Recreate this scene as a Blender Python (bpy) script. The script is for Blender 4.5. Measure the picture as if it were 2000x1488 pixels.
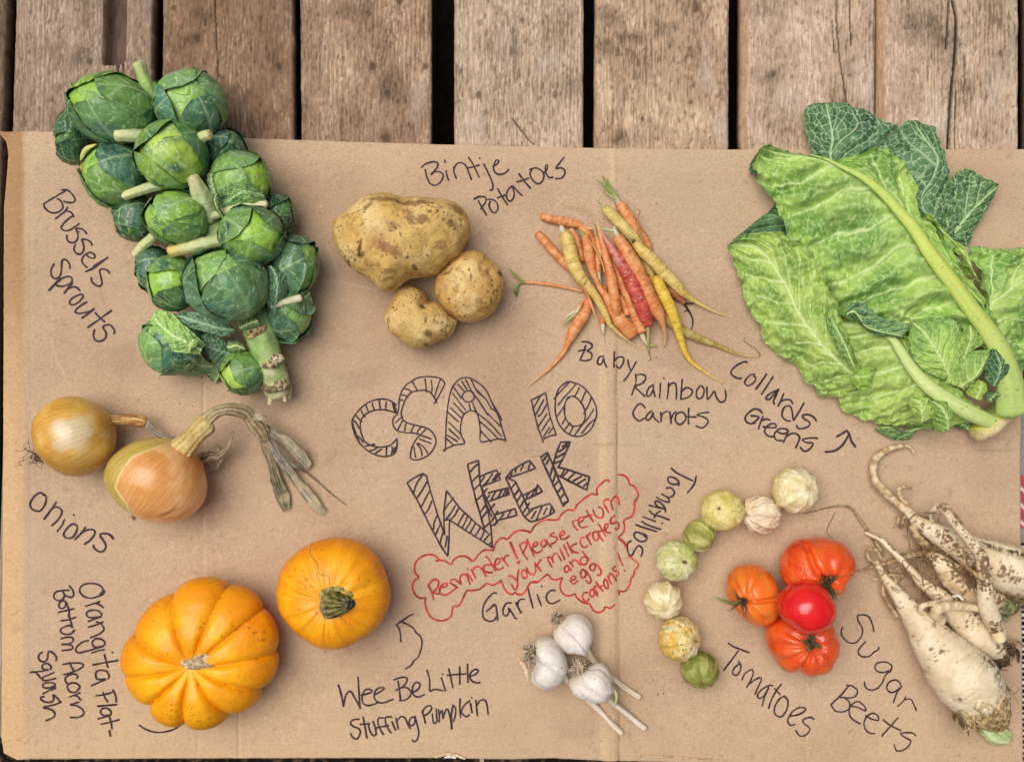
import bpy, math, random
import numpy as np
from mathutils import Vector

for o in list(bpy.data.objects):
    bpy.data.objects.remove(o, do_unlink=True)
scene = bpy.context.scene
COL = scene.collection
S = 0.0005            # metres per photo pixel at the cardboard's surface
H = 2000.0            # camera height in the same pixels (1.0 m)

# ------------------------------------------------------------------ camera, world, sun, exposure
cam_d = bpy.data.cameras.new('camera')
cam = bpy.data.objects.new('camera', cam_d)
COL.objects.link(cam)
cam.location = (0, 0, H * S)
cam_d.sensor_width = 36.0
cam_d.lens = 36.0
cam_d.clip_start = 0.01
cam_d.clip_end = 100.0
scene.camera = cam

SUN_EL, SUN_AZ = math.radians(70), math.radians(-55)    # azimuth from north (+y), negative = left
world = bpy.data.worlds.new('World')
scene.world = world
world.use_nodes = True
wn = world.node_tree
bg = wn.nodes['Background']
sky = wn.nodes.new('ShaderNodeTexSky')
sky.sky_type = 'NISHITA'
sky.sun_disc = False
sky.sun_elevation = SUN_EL
sky.sun_rotation = SUN_AZ
sky.dust_density = 6.0
sky.ozone_density = 0.4
sky.air_density = 0.8
wn.links.new(sky.outputs[0], bg.inputs['Color'])
bg.inputs['Strength'].default_value = 0.062

sun_d = bpy.data.lights.new('sun', 'SUN')
sun = bpy.data.objects.new('sun', sun_d)
COL.objects.link(sun)
sun_d.energy = 1.7
sun_d.angle = math.radians(50)
sun_d.color = (1.0, 0.975, 0.94)
dirv = Vector((math.sin(SUN_AZ) * math.cos(SUN_EL), math.cos(SUN_AZ) * math.cos(SUN_EL), math.sin(SUN_EL)))
sun.rotation_euler = dirv.to_track_quat('Z', 'Y').to_euler()
sun.location = dirv * 3

scene.render.engine = 'CYCLES'
scene.view_settings.view_transform = 'Standard'
scene.view_settings.look = 'None'
scene.view_settings.gamma = 1.0
scene.view_settings.use_curve_mapping = False
scene.view_settings.exposure = 0.42

# ------------------------------------------------------------------ numeric helpers
_rs = np.random.RandomState(7)
_perm = np.tile(_rs.permutation(256), 3)
_grad = _rs.normal(size=(256, 3))
_grad /= np.linalg.norm(_grad, axis=1)[:, None]

def perlin(p):
    p = np.asarray(p, float)
    i = np.floor(p).astype(int)
    f = p - i
    i &= 255
    u = f * f * f * (f * (f * 6 - 15) + 10)
    out = 0
    for dx in (0, 1):
        for dy in (0, 1):
            for dz in (0, 1):
                h = _perm[_perm[_perm[i[..., 0] + dx] + i[..., 1] + dy] + i[..., 2] + dz]
                g = _grad[h]
                d = g[..., 0] * (f[..., 0] - dx) + g[..., 1] * (f[..., 1] - dy) + g[..., 2] * (f[..., 2] - dz)
                w = (u[..., 0] if dx else 1 - u[..., 0]) * (u[..., 1] if dy else 1 - u[..., 1]) * (u[..., 2] if dz else 1 - u[..., 2])
                out = out + w * d
    return out * 1.5

def fbm(p, oct=4, gain=0.5, lac=2.0):
    p = np.asarray(p, float)
    a, s, tot = 1.0, 0, 0
    for k in range(oct):
        s = s + a * perlin(p + 17.3 * k)
        tot += a
        a *= gain
        p = p * lac
    return s / tot * 1.4

def n2(x, y, sc, seed=0, oct=4, gain=0.5):
    x = np.asarray(x, float); y = np.asarray(y, float)
    return fbm(np.stack([x / sc + seed * 3.71, y / sc + seed * 1.37, np.zeros_like(x) + seed * 7.77 + 0.5], -1), oct, gain)

def n3(V, sc, seed=0, oct=4, gain=0.5):
    return fbm(np.asarray(V) / sc + seed * 5.13 + 0.37, oct, gain)

def voro(x, y, seed=0):
    """F1, F2-F1 and cell id on a jittered grid."""
    x = np.asarray(x, float); y = np.asarray(y, float)
    ix, iy = np.floor(x).astype(int), np.floor(y).astype(int)
    f1 = np.full(x.shape, 9.0); f2 = np.full(x.shape, 9.0); cid = np.zeros(x.shape)
    for dx in (-1, 0, 1):
        for dy in (-1, 0, 1):
            cx, cy = ix + dx, iy + dy
            h = _perm[(_perm[(cx + seed * 31) & 255] + cy) & 255]
            jx = _perm[h] / 255.0; jy = _perm[h + 256 & 511] if False else _perm[(h + 101) & 255] / 255.0
            d = np.hypot(cx + jx - x, cy + jy - y)
            new = d < f1
            f2 = np.where(new, f1, np.minimum(f2, d))
            cid = np.where(new, h / 255.0, cid)
            f1 = np.where(new, d, f1)
    return f1, f2 - f1, cid

def sm(a, b, x):
    t = np.clip((x - a) / (b - a), 0, 1)
    return t * t * (3 - 2 * t)

def hexc(h):
    h = h.lstrip('#')
    c = np.array([int(h[i:i + 2], 16) / 255.0 for i in (0, 2, 4)])
    return np.where(c <= 0.04045, c / 12.92, ((c + 0.055) / 1.055) ** 2.4)

def mixc(a, b, t):
    a = np.asarray(a); b = np.asarray(b); t = np.asarray(t)[..., None]
    return a * (1 - t) + b * t

def ramp(t, stops):
    """stops: [(pos, hex)] -> colours"""
    t = np.asarray(t)
    xs = [s[0] for s in stops]
    cs = np.array([hexc(s[1]) for s in stops])
    return np.stack([np.interp(t, xs, cs[:, k]) for k in range(3)], -1)

def fr(x0, y0, s, txt):
    """points read off an enlarged crop -> photo pixels"""
    out = []
    for tok in txt.split():
        v = tok.split(',')
        out.append([x0 + float(v[0]) / s, y0 + float(v[1]) / s] + [float(q) for q in v[2:]])
    return np.array(out)

def wp(px, py, h=0.0):
    """photo pixel at height h (px) -> world, in px units"""
    k = (H - h) / H
    return np.stack([(np.asarray(px, float) - 1000) * k, -(np.asarray(py, float) - 744) * k,
                     np.zeros_like(np.asarray(px, float)) + h], -1)

def catmull(P, n=None, step=None):
    P = np.asarray(P, float)
    if len(P) < 3:
        m = n or max(2, int(np.linalg.norm(P[-1, :2] - P[0, :2]) / (step or 3)) + 1)
        t = np.linspace(0, 1, m)[:, None]
        return P[0] * (1 - t) + P[-1] * t
    Q = np.vstack([2 * P[0] - P[1], P, 2 * P[-1] - P[-2]])
    out = []
    for i in range(1, len(Q) - 2):
        t = np.linspace(0, 1, 14, endpoint=False)[:, None]
        a, b, c, d = Q[i - 1], Q[i], Q[i + 1], Q[i + 2]
        out.append(0.5 * ((2 * b) + (c - a) * t + (2 * a - 5 * b + 4 * c - d) * t ** 2 + (3 * b - a - 3 * c + d) * t ** 3))
    out.append(P[-1:])
    D = np.vstack(out)
    L = np.r_[0, np.cumsum(np.linalg.norm(np.diff(D[:, :min(3, D.shape[1])], axis=0), axis=1))]
    m = n or max(3, int(L[-1] / step) + 1)
    s = np.linspace(0, L[-1], m)
    return np.stack([np.interp(s, L, D[:, k]) for k in range(D.shape[1])], -1)

# ------------------------------------------------------------------ object helpers
def new_mesh(name, V, F, cols=None, mat=None, smooth=True, attrs=None, loc=None):
    V = np.asarray(V, float)
    base = np.zeros(3) if loc is None else np.asarray(loc, float)
    me = bpy.data.meshes.new(name)
    me.from_pydata(((V - base) * S).tolist(), [], F if isinstance(F, list) else F.tolist())
    if cols is not None:
        c = np.ones((len(V), 4)); c[:, :3] = np.clip(cols, 0.002, 1)
        at = me.attributes.new('Col', 'FLOAT_COLOR', 'POINT')
        at.data.foreach_set('color', c.ravel())
    for k, v in (attrs or {}).items():
        at = me.attributes.new(k, 'FLOAT', 'POINT')
        at.data.foreach_set('value', np.asarray(v, float).ravel())
    if smooth:
        me.polygons.foreach_set('use_smooth', [True] * len(me.polygons))
    if mat:
        me.materials.append(mat)
    me.update()
    return me

def props(o, label=None, cat=None, group=None, kind=None):
    if label: o['label'] = label
    if cat: o['category'] = cat
    if group: o['group'] = group
    if kind: o['kind'] = kind
    return o

class Thing:
    """an Empty at the thing's base; parts are children whose meshes are given in world px"""
    def __init__(s, name, base, label=None, cat=None, group=None, kind=None):
        s.base = np.asarray(base, float)
        s.o = bpy.data.objects.new(name, None)
        s.o.empty_display_size = 0.01
        COL.objects.link(s.o)
        s.o.location = s.base * S
        props(s.o, label, cat, group, kind)
    def part(s, name, V, F, cols=None, mat=None, parent=None, smooth=True, label=None, kind=None, attrs=None):
        me = new_mesh(name, V, F, cols, mat, smooth, attrs, s.base)
        o = bpy.data.objects.new(name, me)
        COL.objects.link(o)
        o.parent = parent or s.o
        props(o, label, kind=kind)
        return o

def solo(name, base, V, F, cols, mat, label, cat, group=None, kind=None, smooth=True):
    me = new_mesh(name, V, F, cols, mat, smooth, None, base)
    o = bpy.data.objects.new(name, me)
    COL.objects.link(o)
    o.location = np.asarray(base) * S
    return props(o, label, cat, group, kind)

def merge(*parts):
    """[(V,F,C)] -> one V,F,C"""
    Vs, Fs, Cs, n = [], [], [], 0
    for V, F, C in parts:
        Vs.append(V); Cs.append(C)
        Fs += [[i + n for i in f] for f in (F if isinstance(F, list) else F.tolist())]
        n += len(V)
    return np.vstack(Vs), Fs, np.vstack(Cs)

def gridfaces(nr, nc, wrap=False):
    r = np.arange(nr - 1)[:, None]
    c = np.arange(nc if wrap else nc - 1)[None, :]
    a = r * nc + c; b = r * nc + (c + 1) % nc
    return np.stack([a, b, b + nc, a + nc], -1).reshape(-1, 4)

def tube(path, rad, nseg=14, step=2.5, cap=True, flat=1.0, noise=0.0, nsc=10, rings=0.0, seed=0, rib=0, ribamp=0.0):
    """path Nx3 world px, rad N. returns V,F,s(0..1),ang,len"""
    P = np.c_[np.asarray(path, float), np.asarray(rad, float)]
    Q = catmull(P, step=step)
    C, R = Q[:, :3], np.maximum(Q[:, 3], 0.15)
    T = np.gradient(C, axis=0); T /= np.linalg.norm(T, axis=1)[:, None] + 1e-9
    up = np.array([0, 0, 1.0])
    N = np.cross(T, up); bad = np.linalg.norm(N, axis=1) < 1e-3
    N[bad] = [1, 0, 0]; N /= np.linalg.norm(N, axis=1)[:, None]
    B = np.cross(N, T)
    if cap:
        k = 5
        for end in (0, -1):
            c, r, t = C[end].copy(), R[end], T[end] * (-1 if end == 0 else 1)
            hs = np.sin(np.linspace(0, np.pi / 2, k + 1)[1:]) * r * 0.55
            rs = np.cos(np.linspace(0, np.pi / 2, k + 1)[1:]) * r + 0.02
            cc = c + t * hs[:, None]
            if end == 0:
                C = np.vstack([cc[::-1], C]); R = np.r_[rs[::-1], R]
                N = np.vstack([np.repeat(N[:1], k, 0), N]); B = np.vstack([np.repeat(B[:1], k, 0), B])
            else:
                C = np.vstack([C, cc]); R = np.r_[R, rs]
                N = np.vstack([N, np.repeat(N[-1:], k, 0)]); B = np.vstack([B, np.repeat(B[-1:], k, 0)])
    m = len(C)
    L = np.r_[0, np.cumsum(np.linalg.norm(np.diff(C, axis=0), axis=1))]
    s = L / L[-1]
    a = np.linspace(0, 2 * np.pi, nseg, endpoint=False)
    rr = np.repeat(R[:, None], nseg, 1)
    if noise or rings:
        key = np.stack([np.cos(a)[None] * 3 + 0 * rr, np.sin(a)[None] * 3 + 0 * rr, L[:, None] * 1.0 / nsc + 0 * rr], -1)
        key[..., :2] *= (rr[..., None] / nsc) * 0.4
        rr = rr * (1 + noise * fbm(key + seed * 9.1, 3))
        if rings:
            key2 = np.stack([np.cos(a)[None] * 0.5 + 0 * rr, np.sin(a)[None] * 0.5 + 0 * rr, L[:, None] / 4.0 + 0 * rr], -1)
            q = fbm(key2 + seed * 3.3, 2)
            rr = rr * (1 - rings * sm(0.15, 0.5, q))
    if rib:
        rr = rr * (1 + ribamp * np.cos(rib * a)[None])
    V = C[:, None, :] + rr[..., None] * (np.cos(a)[None, :, None] * N[:, None, :] + flat * np.sin(a)[None, :, None] * B[:, None, :])
    V = V.reshape(-1, 3)
    F = gridfaces(m, nseg, True).tolist()
    F.append(list(range(nseg))[::-1]); F.append([(m - 1) * nseg + i for i in range(nseg)])
    return V, F, np.repeat(s[:, None], nseg, 1).ravel(), np.tile(a, m), np.repeat(L[:, None], nseg, 1).ravel()

def pxpath(txt_pts, h):
    """photo px points (x,y[,r]) at heights h -> world path"""
    P = np.asarray(txt_pts, float)
    hh = np.broadcast_to(np.asarray(h, float), (len(P),))
    return np.stack([(P[:, 0] - 1000) * (H - hh) / H, -(P[:, 1] - 744) * (H - hh) / H, hh], -1)

def blob(outline, height, cz=None, center=None, nth=180, nph=90, pt=1.0, pb=1.0, zmin=0.6, smooth_out=True):
    """a rounded solid whose outline seen from above is the given polygon (photo px).
    returns dict with V grid (nph x nth), F, th, ph, c, r"""
    cz = height * 0.5 if cz is None else cz
    O = np.asarray(outline, float)
    if smooth_out:
        O = catmull(np.vstack([O, O[:1]]), n=400)[:-1]
    W = wp(O[:, 0], O[:, 1], cz)[:, :2]
    c = W.mean(0) if center is None else wp(center[0], center[1], cz)[:2]
    d = W - c
    an = np.arctan2(d[:, 1], d[:, 0]); r = np.hypot(d[:, 0], d[:, 1])
    o = np.argsort(an); an, r = an[o], r[o]
    an = np.r_[an - 2 * np.pi, an, an + 2 * np.pi]; r = np.r_[r, r, r]
    th = np.linspace(-np.pi, np.pi, nth, endpoint=False)
    R = np.interp(th, an, r)
    ph = np.linspace(np.pi / 2, -np.pi / 2, nph)
    PH, TH = np.meshgrid(ph, th, indexing='ij')
    ex = np.where(PH > 0, pt, pb)
    cr = np.sign(np.cos(PH)) * np.abs(np.cos(PH)) ** ex
    X = c[0] + R[None] * cr * np.cos(TH)
    Y = c[1] + R[None] * cr * np.sin(TH)
    Z = cz + np.sin(PH) * np.where(PH > 0, height - cz, cz)
    V = np.stack([X, Y, Z], -1)
    return dict(V=V, F=gridfaces(nph, nth, True), th=TH, ph=PH, c=np.array([c[0], c[1], cz]), R=R, zmin=zmin)

def fin(b):
    V = b['V'].reshape(-1, 3).copy()
    V[:, 2] = np.maximum(V[:, 2], b['zmin'])
    F = b['F'].tolist()
    return V, F

def normals(V, shp):
    G = V.reshape(shp + (3,))
    du = np.gradient(G, axis=1); dv = np.gradient(G, axis=0)
    n = np.cross(dv, du)
    n /= np.linalg.norm(n, axis=-1)[..., None] + 1e-9
    return n

def ellipse(cx, cy, rx, ry, rot=0, n=40, jit=0, seed=0):
    a = np.linspace(0, 2 * np.pi, n, endpoint=False)
    k = 1 + (jit * n2(np.cos(a) * 2, np.sin(a) * 2, 1.0, seed, 3) if jit else 0)
    x, y = rx * k * np.cos(a), ry * k * np.sin(a)
    c, s = math.cos(rot), math.sin(rot)
    return np.stack([cx + c * x - s * y, cy + s * x + c * y], -1)

# ------------------------------------------------------------------ materials
def mat(name, rough=0.5, spec=0.4, var=(), bump=(), sss=0.0, coat=0.0, speck=None, sheen=0.0, trans=0.0):
    """colour comes from the part's own 'Col' attribute, varied by noise; bump = [(scale, metres, detail)]"""
    m = bpy.data.materials.new(name)
    m.use_nodes = True
    nt = m.node_tree; N = nt.nodes; Lk = nt.links
    b = N['Principled BSDF']
    b.inputs['Roughness'].default_value = rough
    b.inputs['Specular IOR Level'].default_value = spec
    b.inputs['Coat Weight'].default_value = coat
    b.inputs['Coat Roughness'].default_value = 0.15
    tc = N.new('ShaderNodeTexCoord')
    at = N.new('ShaderNodeAttribute'); at.attribute_name = 'Col'
    col = at.outputs['Color']
    for sc, lo, hi, stretch in var:
        mp = N.new('ShaderNodeMapping'); mp.inputs['Scale'].default_value = stretch
        Lk.new(tc.outputs['Object'], mp.inputs['Vector'])
        nz = N.new('ShaderNodeTexNoise'); nz.inputs['Scale'].default_value = sc
        nz.inputs['Detail'].default_value = 4; nz.inputs['Roughness'].default_value = 0.65
        Lk.new(mp.outputs[0], nz.inputs['Vector'])
        mr = N.new('ShaderNodeMapRange')
        mr.inputs['From Min'].default_value = 0.3; mr.inputs['From Max'].default_value = 0.7
        mr.inputs['To Min'].default_value = lo; mr.inputs['To Max'].default_value = hi
        Lk.new(nz.outputs['Fac'], mr.inputs['Value'])
        mx = N.new('ShaderNodeVectorMath'); mx.operation = 'SCALE'
        Lk.new(col, mx.inputs[0]); Lk.new(mr.outputs[0], mx.inputs['Scale'])
        col = mx.outputs[0]
    if speck:
        sc, thr, colr, amt = speck
        nz = N.new('ShaderNodeTexNoise'); nz.inputs['Scale'].default_value = sc
        nz.inputs['Detail'].default_value = 2
        Lk.new(tc.outputs['Object'], nz.inputs['Vector'])
        mr = N.new('ShaderNodeMapRange')
        mr.inputs['From Min'].default_value = thr; mr.inputs['From Max'].default_value = thr + 0.06
        mr.inputs['To Max'].default_value = amt
        Lk.new(nz.outputs['Fac'], mr.inputs['Value'])
        mx = N.new('ShaderNodeMix'); mx.data_type = 'RGBA'
        mx.inputs['B'].default_value = (*colr, 1)
        Lk.new(mr.outputs[0], mx.inputs['Factor']); Lk.new(col, mx.inputs['A'])
        col = mx.outputs['Result']
    Lk.new(col, b.inputs['Base Color'])
    if sss:
        b.inputs['Subsurface Weight'].default_value = sss
        b.inputs['Subsurface Radius'].default_value = (0.004, 0.002, 0.001)
        b.inputs['Subsurface Scale'].default_value = 1.0
    prev = None
    for sc, dist, det in bump:
        nz = N.new('ShaderNodeTexNoise'); nz.inputs['Scale'].default_value = sc
        nz.inputs['Detail'].default_value = det
        Lk.new(tc.outputs['Object'], nz.inputs['Vector'])
        bp = N.new('ShaderNodeBump'); bp.inputs['Strength'].default_value = 1.0
        bp.inputs['Distance'].default_value = dist
        Lk.new(nz.outputs['Fac'], bp.inputs['Height'])
        if prev: Lk.new(prev, bp.inputs['Normal'])
        prev = bp.outputs[0]
    if prev: Lk.new(prev, b.inputs['Normal'])
    if trans:
        tr = N.new('ShaderNodeBsdfTranslucent'); Lk.new(col, tr.inputs['Color'])
        ms = N.new('ShaderNodeMixShader'); ms.inputs[0].default_value = trans
        out = N['Material Output']
        Lk.new(b.outputs[0], ms.inputs[1]); Lk.new(tr.outputs[0], ms.inputs[2]); Lk.new(ms.outputs[0], out.inputs['Surface'])
    return m
# ------------------------------------------------------------------ the setting: ground, plank deck, cloths
M_WOOD = mat('weathered_wood', 0.85, 0.2, var=[(1000, .70, 1.26, (1, .10, 1)), (1900, .72, 1.22, (1, .55, 1))], bump=[(1300, .0006, 4)])
M_SOIL = mat('dark_soil', 0.95, 0.1, var=[(60, .5, 1.3, (1, 1, 1))])
M_CARD = mat('kraft_cardboard', 0.9, 0.15, var=[(400, .91, 1.08, (.7, 1.8, 1)), (1000, .74, 1.24, (.7, 1.3, 1)), (14, .96, 1.04, (1, 1, 1))],
             bump=[(1200, .00012, 3), (150, .0004, 2)])
M_INK = mat('marker_ink', 0.7, 0.25, var=[(350, .7, 1.4, (1, 1, 1))])
M_CLOTH = mat('woven_cloth', 0.95, 0.1, var=[(1500, .7, 1.2, (1, 1, 1))], bump=[(2500, .0005, 2)])

def plane(x0, y0, x1, y1, z):
    return np.array([[x0, y0, z], [x1, y0, z], [x1, y1, z], [x0, y1, z]], float)

V = plane(-9000, -9000, 9000, 9000, -420)
g = new_mesh('ground', V, [[0, 1, 2, 3]], np.tile(hexc('#2a231d'), (4, 1)), M_SOIL)
go = bpy.data.objects.new('ground', g); COL.objects.link(go); props(go, kind='structure')

# left/right edge of each plank at y=0 and at y=260 (photo px), hue, seed
PLANKS = [(-245, 13, -252, 5, 'a', 1), (31, 298, 23, 291, 'b', 2), (318, 572, 316, 573, 'c', 3), (586, 842, 588, 842, 'c2', 4),
          (887, 1140, 887, 1139, 'd', 5), (1163, 1424, 1161, 1423, 'e', 6), (1449, 1710, 1448, 1708, 'f', 7),
          (1716, 1990, 1717, 1990, 'f', 8), (2014, 2280, 2014, 2280, 'd', 9)]
PAL = {'a': ('#4d3d30', '#8a745f', '#6d5947'), 'b': ('#73604f', '#b39e8b', '#957f6d'), 'c': ('#624c3a', '#ab8f76', '#876b55'),
       'c2': ('#665140', '#bda288', '#977c65'), 'd': ('#7a6654', '#cdb7a0', '#b09983'), 'e': ('#76604b', '#cdb296', '#ad9278'),
       'f': ('#7a6553', '#d0b8a0', '#b19983')}
KNOTS = {3: [(385, 75, 10), (545, 130, 8)], 4: [(728, 130, 10), (757, 183, 9), (832, 130, 7), (755, 270, 12), (780, 2, 9)],
         5: [(935, 186, 9), (1085, 186, 7), (1020, 40, 6)], 6: [(1361, 15, 11), (1255, 232, 4), (1350, 200, 4)],
         7: [(1660, 147, 4), (1510, 145, 7)], 8: [(1955, 105, 7)], 2: [(175, 120, 7)]}
DARK = {6: [(1190, 95, 45, 24), (1240, 72, 45, 20), (1300, 55, 40, 22), (1190, 30, 40, 25), (1215, 270, 40, 20)],
        4: [(757, 170, 40, 55), (700, 20, 60, 30)], 5: [(1005, 80, 12, 90), (1110, 160, 40, 30)], 3: [(390, 30, 40, 22), (440, 200, 50, 60)],
        2: [(160, 110, 25, 25)], 7: [(1500, 150, 40, 25), (1480, 20, 60, 30)], 8: [(1790, 50, 60, 50), (1860, 90, 30, 60)]}
LIGHT = {6: [(1415, 250, 30, 50), (1385, 150, 25, 60)], 7: [(1540, 200, 40, 45), (1400, 250, 30, 60), (1690, 160, 40, 60)], 5: [(1070, 120, 40, 30), (930, 250, 30, 40)],
         8: [(1830, 230, 40, 60), (1950, 160, 25, 80)], 4: [(815, 200, 25, 60)]}
CRACKS = {8: [([(1861, 0), (1868, 40), (1867, 85), (1864, 130), (1858, 190), (1855, 240), (1852, 295)], 2.6), ([(1854, 0), (1851, 50), (1848, 95)], 1.6),
              ([(1868, 180), (1866, 240), (1866, 295)], 1.3), ([(1885, 110), (1884, 200)], .9)],
          7: [([(1635, 0), (1636, 60), (1640, 110), (1648, 160), (1655, 210)], 1.1), ([(1660, 0), (1663, 90)], .9), ([(1626, 40), (1630, 105)], .8)],
          2: [([(230, 125), (231, 160)], 1.5), ([(241, 125), (240, 150)], 1)], 5: [([(1000, 230), (1030, 270), (1046, 284)], 1.0)],
          3: [([(420, 0), (424, 120), (426, 150)], 1.0)]}

deck = Thing('plank_deck', wp(1000, 744, -70), 'weathered grey brown wooden planks with black gaps, running up the photo under the cardboard', 'deck', None, 'structure')
for (a0, b0, a1, b1, pal, sd) in PLANKS:
    fine = a1 < 1995 and b0 > 0
    ys = np.r_[-420, -200, np.arange(-30, 312, 2.4 if fine else 12), 330, 400, 700, 1000, 1300, 1440, np.arange(1460, 1560, 6), 1800, 2000]
    nx = int((b0 - a0) / (2.2 if fine else 10))
    u = np.linspace(0, 1, nx)
    U, Y = np.meshgrid(u, ys)
    xl = a0 + (a1 - a0) * Y / 260.0; xr = b0 + (b1 - b0) * Y / 260.0
    xl = xl + 1.2 * n2(Y, Y * 0, 30, sd); xr = xr + 1.2 * n2(Y, Y * 0, 30, sd + 20)
    X = xl + (xr - xl) * U
    lo, hi, mid = [hexc(c) * np.array([1.14, 1.15, 1.12]) for c in PAL[pal]]
    # knots bend the grain
    wx = X + 10 * n2(X, Y * 0.12, 60, sd) + 3 * n2(X, Y * .3, 18, sd + 3)
    kn = np.zeros_like(X); kring = np.zeros_like(X)
    for (kx, ky, kr) in KNOTS.get(sd, []):
        d = np.hypot((X - kx), (Y - ky) * 0.75)
        wx = wx + np.sign(X - kx) * kr * 1.1 * np.exp(-(d / (kr * 2.0)) ** 2)
        kn = np.maximum(kn, np.exp(-(d / (kr * 0.75)) ** 4))
        kring = np.maximum(kring, np.exp(-(d / (kr * 1.7)) ** 2) * (.5 + .5 * np.sin(d * 1.4)))
    per = {'b': 7.0, 'd': 8.5, 'a': 8}.get(pal, 7.5)
    ring = np.sin(2 * np.pi * (wx / per + 1.2 * n2(wx, Y * 0, 45, sd + 5, 2)))
    ringw = sm(-.2, .5, n2(X, Y * .25, 90, sd + 8, 2) + (.5 if pal in 'bd' else .1))
    fib = n2(X * 1.0, Y * 0.10, 3.2, sd + 1, 3)
    rough = n2(X, Y * .55, 7, sd + 2, 4)
    blot = n2(X, Y * .6, 70, sd + 4, 4)
    t = .5 + .23 * ring * ringw + .38 * fib + .4 * rough + .62 * blot
    C = np.where((t < .5)[..., None], mixc(lo, mid, sm(-.1, .5, t)), mixc(mid, hi, sm(.5, 1.05, t)))
    Z = -9 + .55 * ring * ringw + 1.0 * rough + .5 * fib
    ln_ = sm(.80, .99, ring) * ringw * sm(-.35, .2, n2(X, Y * .12, 40, sd + 61, 2)); C = mixc(C, lo * .62, .6 * ln_); Z -= .9 * ln_
    pit = sm(.25, .55, n2(X, Y * .35, 6, sd + 12, 3))
    C = mixc(C, lo * .6, .55 * pit); Z -= 1.4 * pit
    for (kx, ky, rx, ry) in DARK.get(sd, []):
        d = np.hypot((X - kx) / rx, (Y - ky) / ry) + .5 * n2(X, Y, 25, sd + 31)
        C = mixc(C, hexc('#3a3029'), (.42 + .3 * n2(X, Y, 6, sd + 71, 3)) * sm(1.1, .1, d))
    for (kx, ky, rx, ry) in LIGHT.get(sd, []):
        d = np.hypot((X - kx) / rx, (Y - ky) / ry) + .7 * n2(X, Y * .5, 20, sd + 41)
        C = mixc(C, hexc('#cfc2b4'), .3 * sm(1.1, .2, d))
    C = mixc(C, lo * .45, .8 * kn); C = mixc(C, lo * .7, .5 * kring); Z -= 1.5 * kn
    for (pl, w) in CRACKS.get(sd, []):
        pl = catmull(np.array(pl, float), n=60)
        cx = np.interp(Y, pl[:, 1], pl[:, 0], left=-999, right=-999) + 1.2 * n2(Y, Y * 0, 9, sd + 51)
        d = np.abs(X - cx)
        k = sm(w * 1.6, w * .5, d)
        C = mixc(C, hexc('#150f0b'), .95 * k); Z -= 7 * k
    if sd == 2:      # the sawn notch in this plank
        nx0, nx1 = 204 - (Y / 125) * 3, 247 - Y / 125 * 4
        yend = 126 - 8 * sm(232, 246, X) + 3 * n2(X, Y * 0, 6, 3)
        k = (sm(nx0 - 1.2, nx0 + 1.2, X) * sm(nx1 + 1.2, nx1 - 1.2, X) * sm(yend + 1.5, yend - 1.5, Y))
        Cn = mixc(hexc('#4a382d'), hexc('#7b6355'), np.clip(.5 + .5 * fib + .4 * blot, 0, 1))
        C = mixc(C, Cn, k); Z -= 34 * k
        e = np.exp(-((Y - 126) / 4.0) ** 2) * sm(203, 206, X) * sm(247, 244, X) * (n2(X, Y, 5, 9) > 0)
        C = mixc(C, hexc('#1b120c'), .8 * e)
    # rounded arrises; pale raw edge along some left edges
    eL, eR = (X - xl), (xr - X)
    Z -= 4 * sm(4, 0, eL) + 4 * sm(4, 0, eR)
    if pal == 'f':
        C = mixc(C, hexc('#b08862'), .6 * sm(14, 9, eL + 2 * n2(X, Y, 14, sd)))
        Z -= 7 * sm(14, 3, eL)
    elif pal in ('e', 'd'):
        C = mixc(C, hexc('#a9825c'), .5 * sm(5, 1, eL))
    W = wp(X, Y, -9.0); W[..., 2] = Z
    # side and underside columns close the section
    zb = -70.0
    Lb = W[:, :1].copy(); Lb[..., 2] = zb; Rb = W[:, -1:].copy(); Rb[..., 2] = zb
    G = np.concatenate([Lb, W, Rb], 1)
    side = np.tile(hexc('#6d5138'), (len(ys), 1, 1)) if pal == 'f' else np.tile(hexc('#4a3a2d'), (len(ys), 1, 1))
    CC = np.concatenate([side, C, side], 1)
    nr, nc = G.shape[:2]
    F = gridfaces(nr, nc, True).tolist()
    F.append(list(range(nc))); F.append([(nr - 1) * nc + i for i in range(nc)][::-1])
    deck.part('plank', G.reshape(-1, 3), [f[::-1] for f in F], CC.reshape(-1, 3), M_WOOD)

# dark mat under the cardboard's near edge, patterned cloth under its right edge
def mat_sheet(name, x0, x1, y0, y1, z, colf, label, cat, step=3.0, th=2.5, sd=0):
    xs, ys = np.arange(x0, x1 + .1, step), np.arange(y0, y1 + .1, step)
    X, Y = np.meshgrid(xs, ys)
    Z = z + 1.2 * n2(X, Y, 6, sd, 3)
    W = wp(X, Y, z); W[..., 2] = Z
    nr, nc = X.shape
    top = W.reshape(-1, 3); bot = top.copy(); bot[:, 2] = z - th
    C = colf(X, Y).reshape(-1, 3)
    F = gridfaces(nr, nc)[:, ::-1].tolist()
    n = nr * nc
    F += [[i + n for i in f[::-1]] for f in gridfaces(nr, nc)[:, ::-1].tolist()]
    ring = list(range(nc)) + [r * nc + nc - 1 for r in range(1, nr)] + [(nr - 1) * nc + c for c in range(nc - 2, -1, -1)] + [r * nc for r in range(nr - 2, 0, -1)]
    for i in range(len(ring)):
        a, b = ring[i], ring[(i + 1) % len(ring)]
        F.append([a, b, b + n, a + n])
    base = wp((x0 + x1) / 2, (y0 + y1) / 2, z - th)
    return solo(name, base, np.vstack([top, bot]), F, np.vstack([C, C]), M_CLOTH, label, cat)

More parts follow.
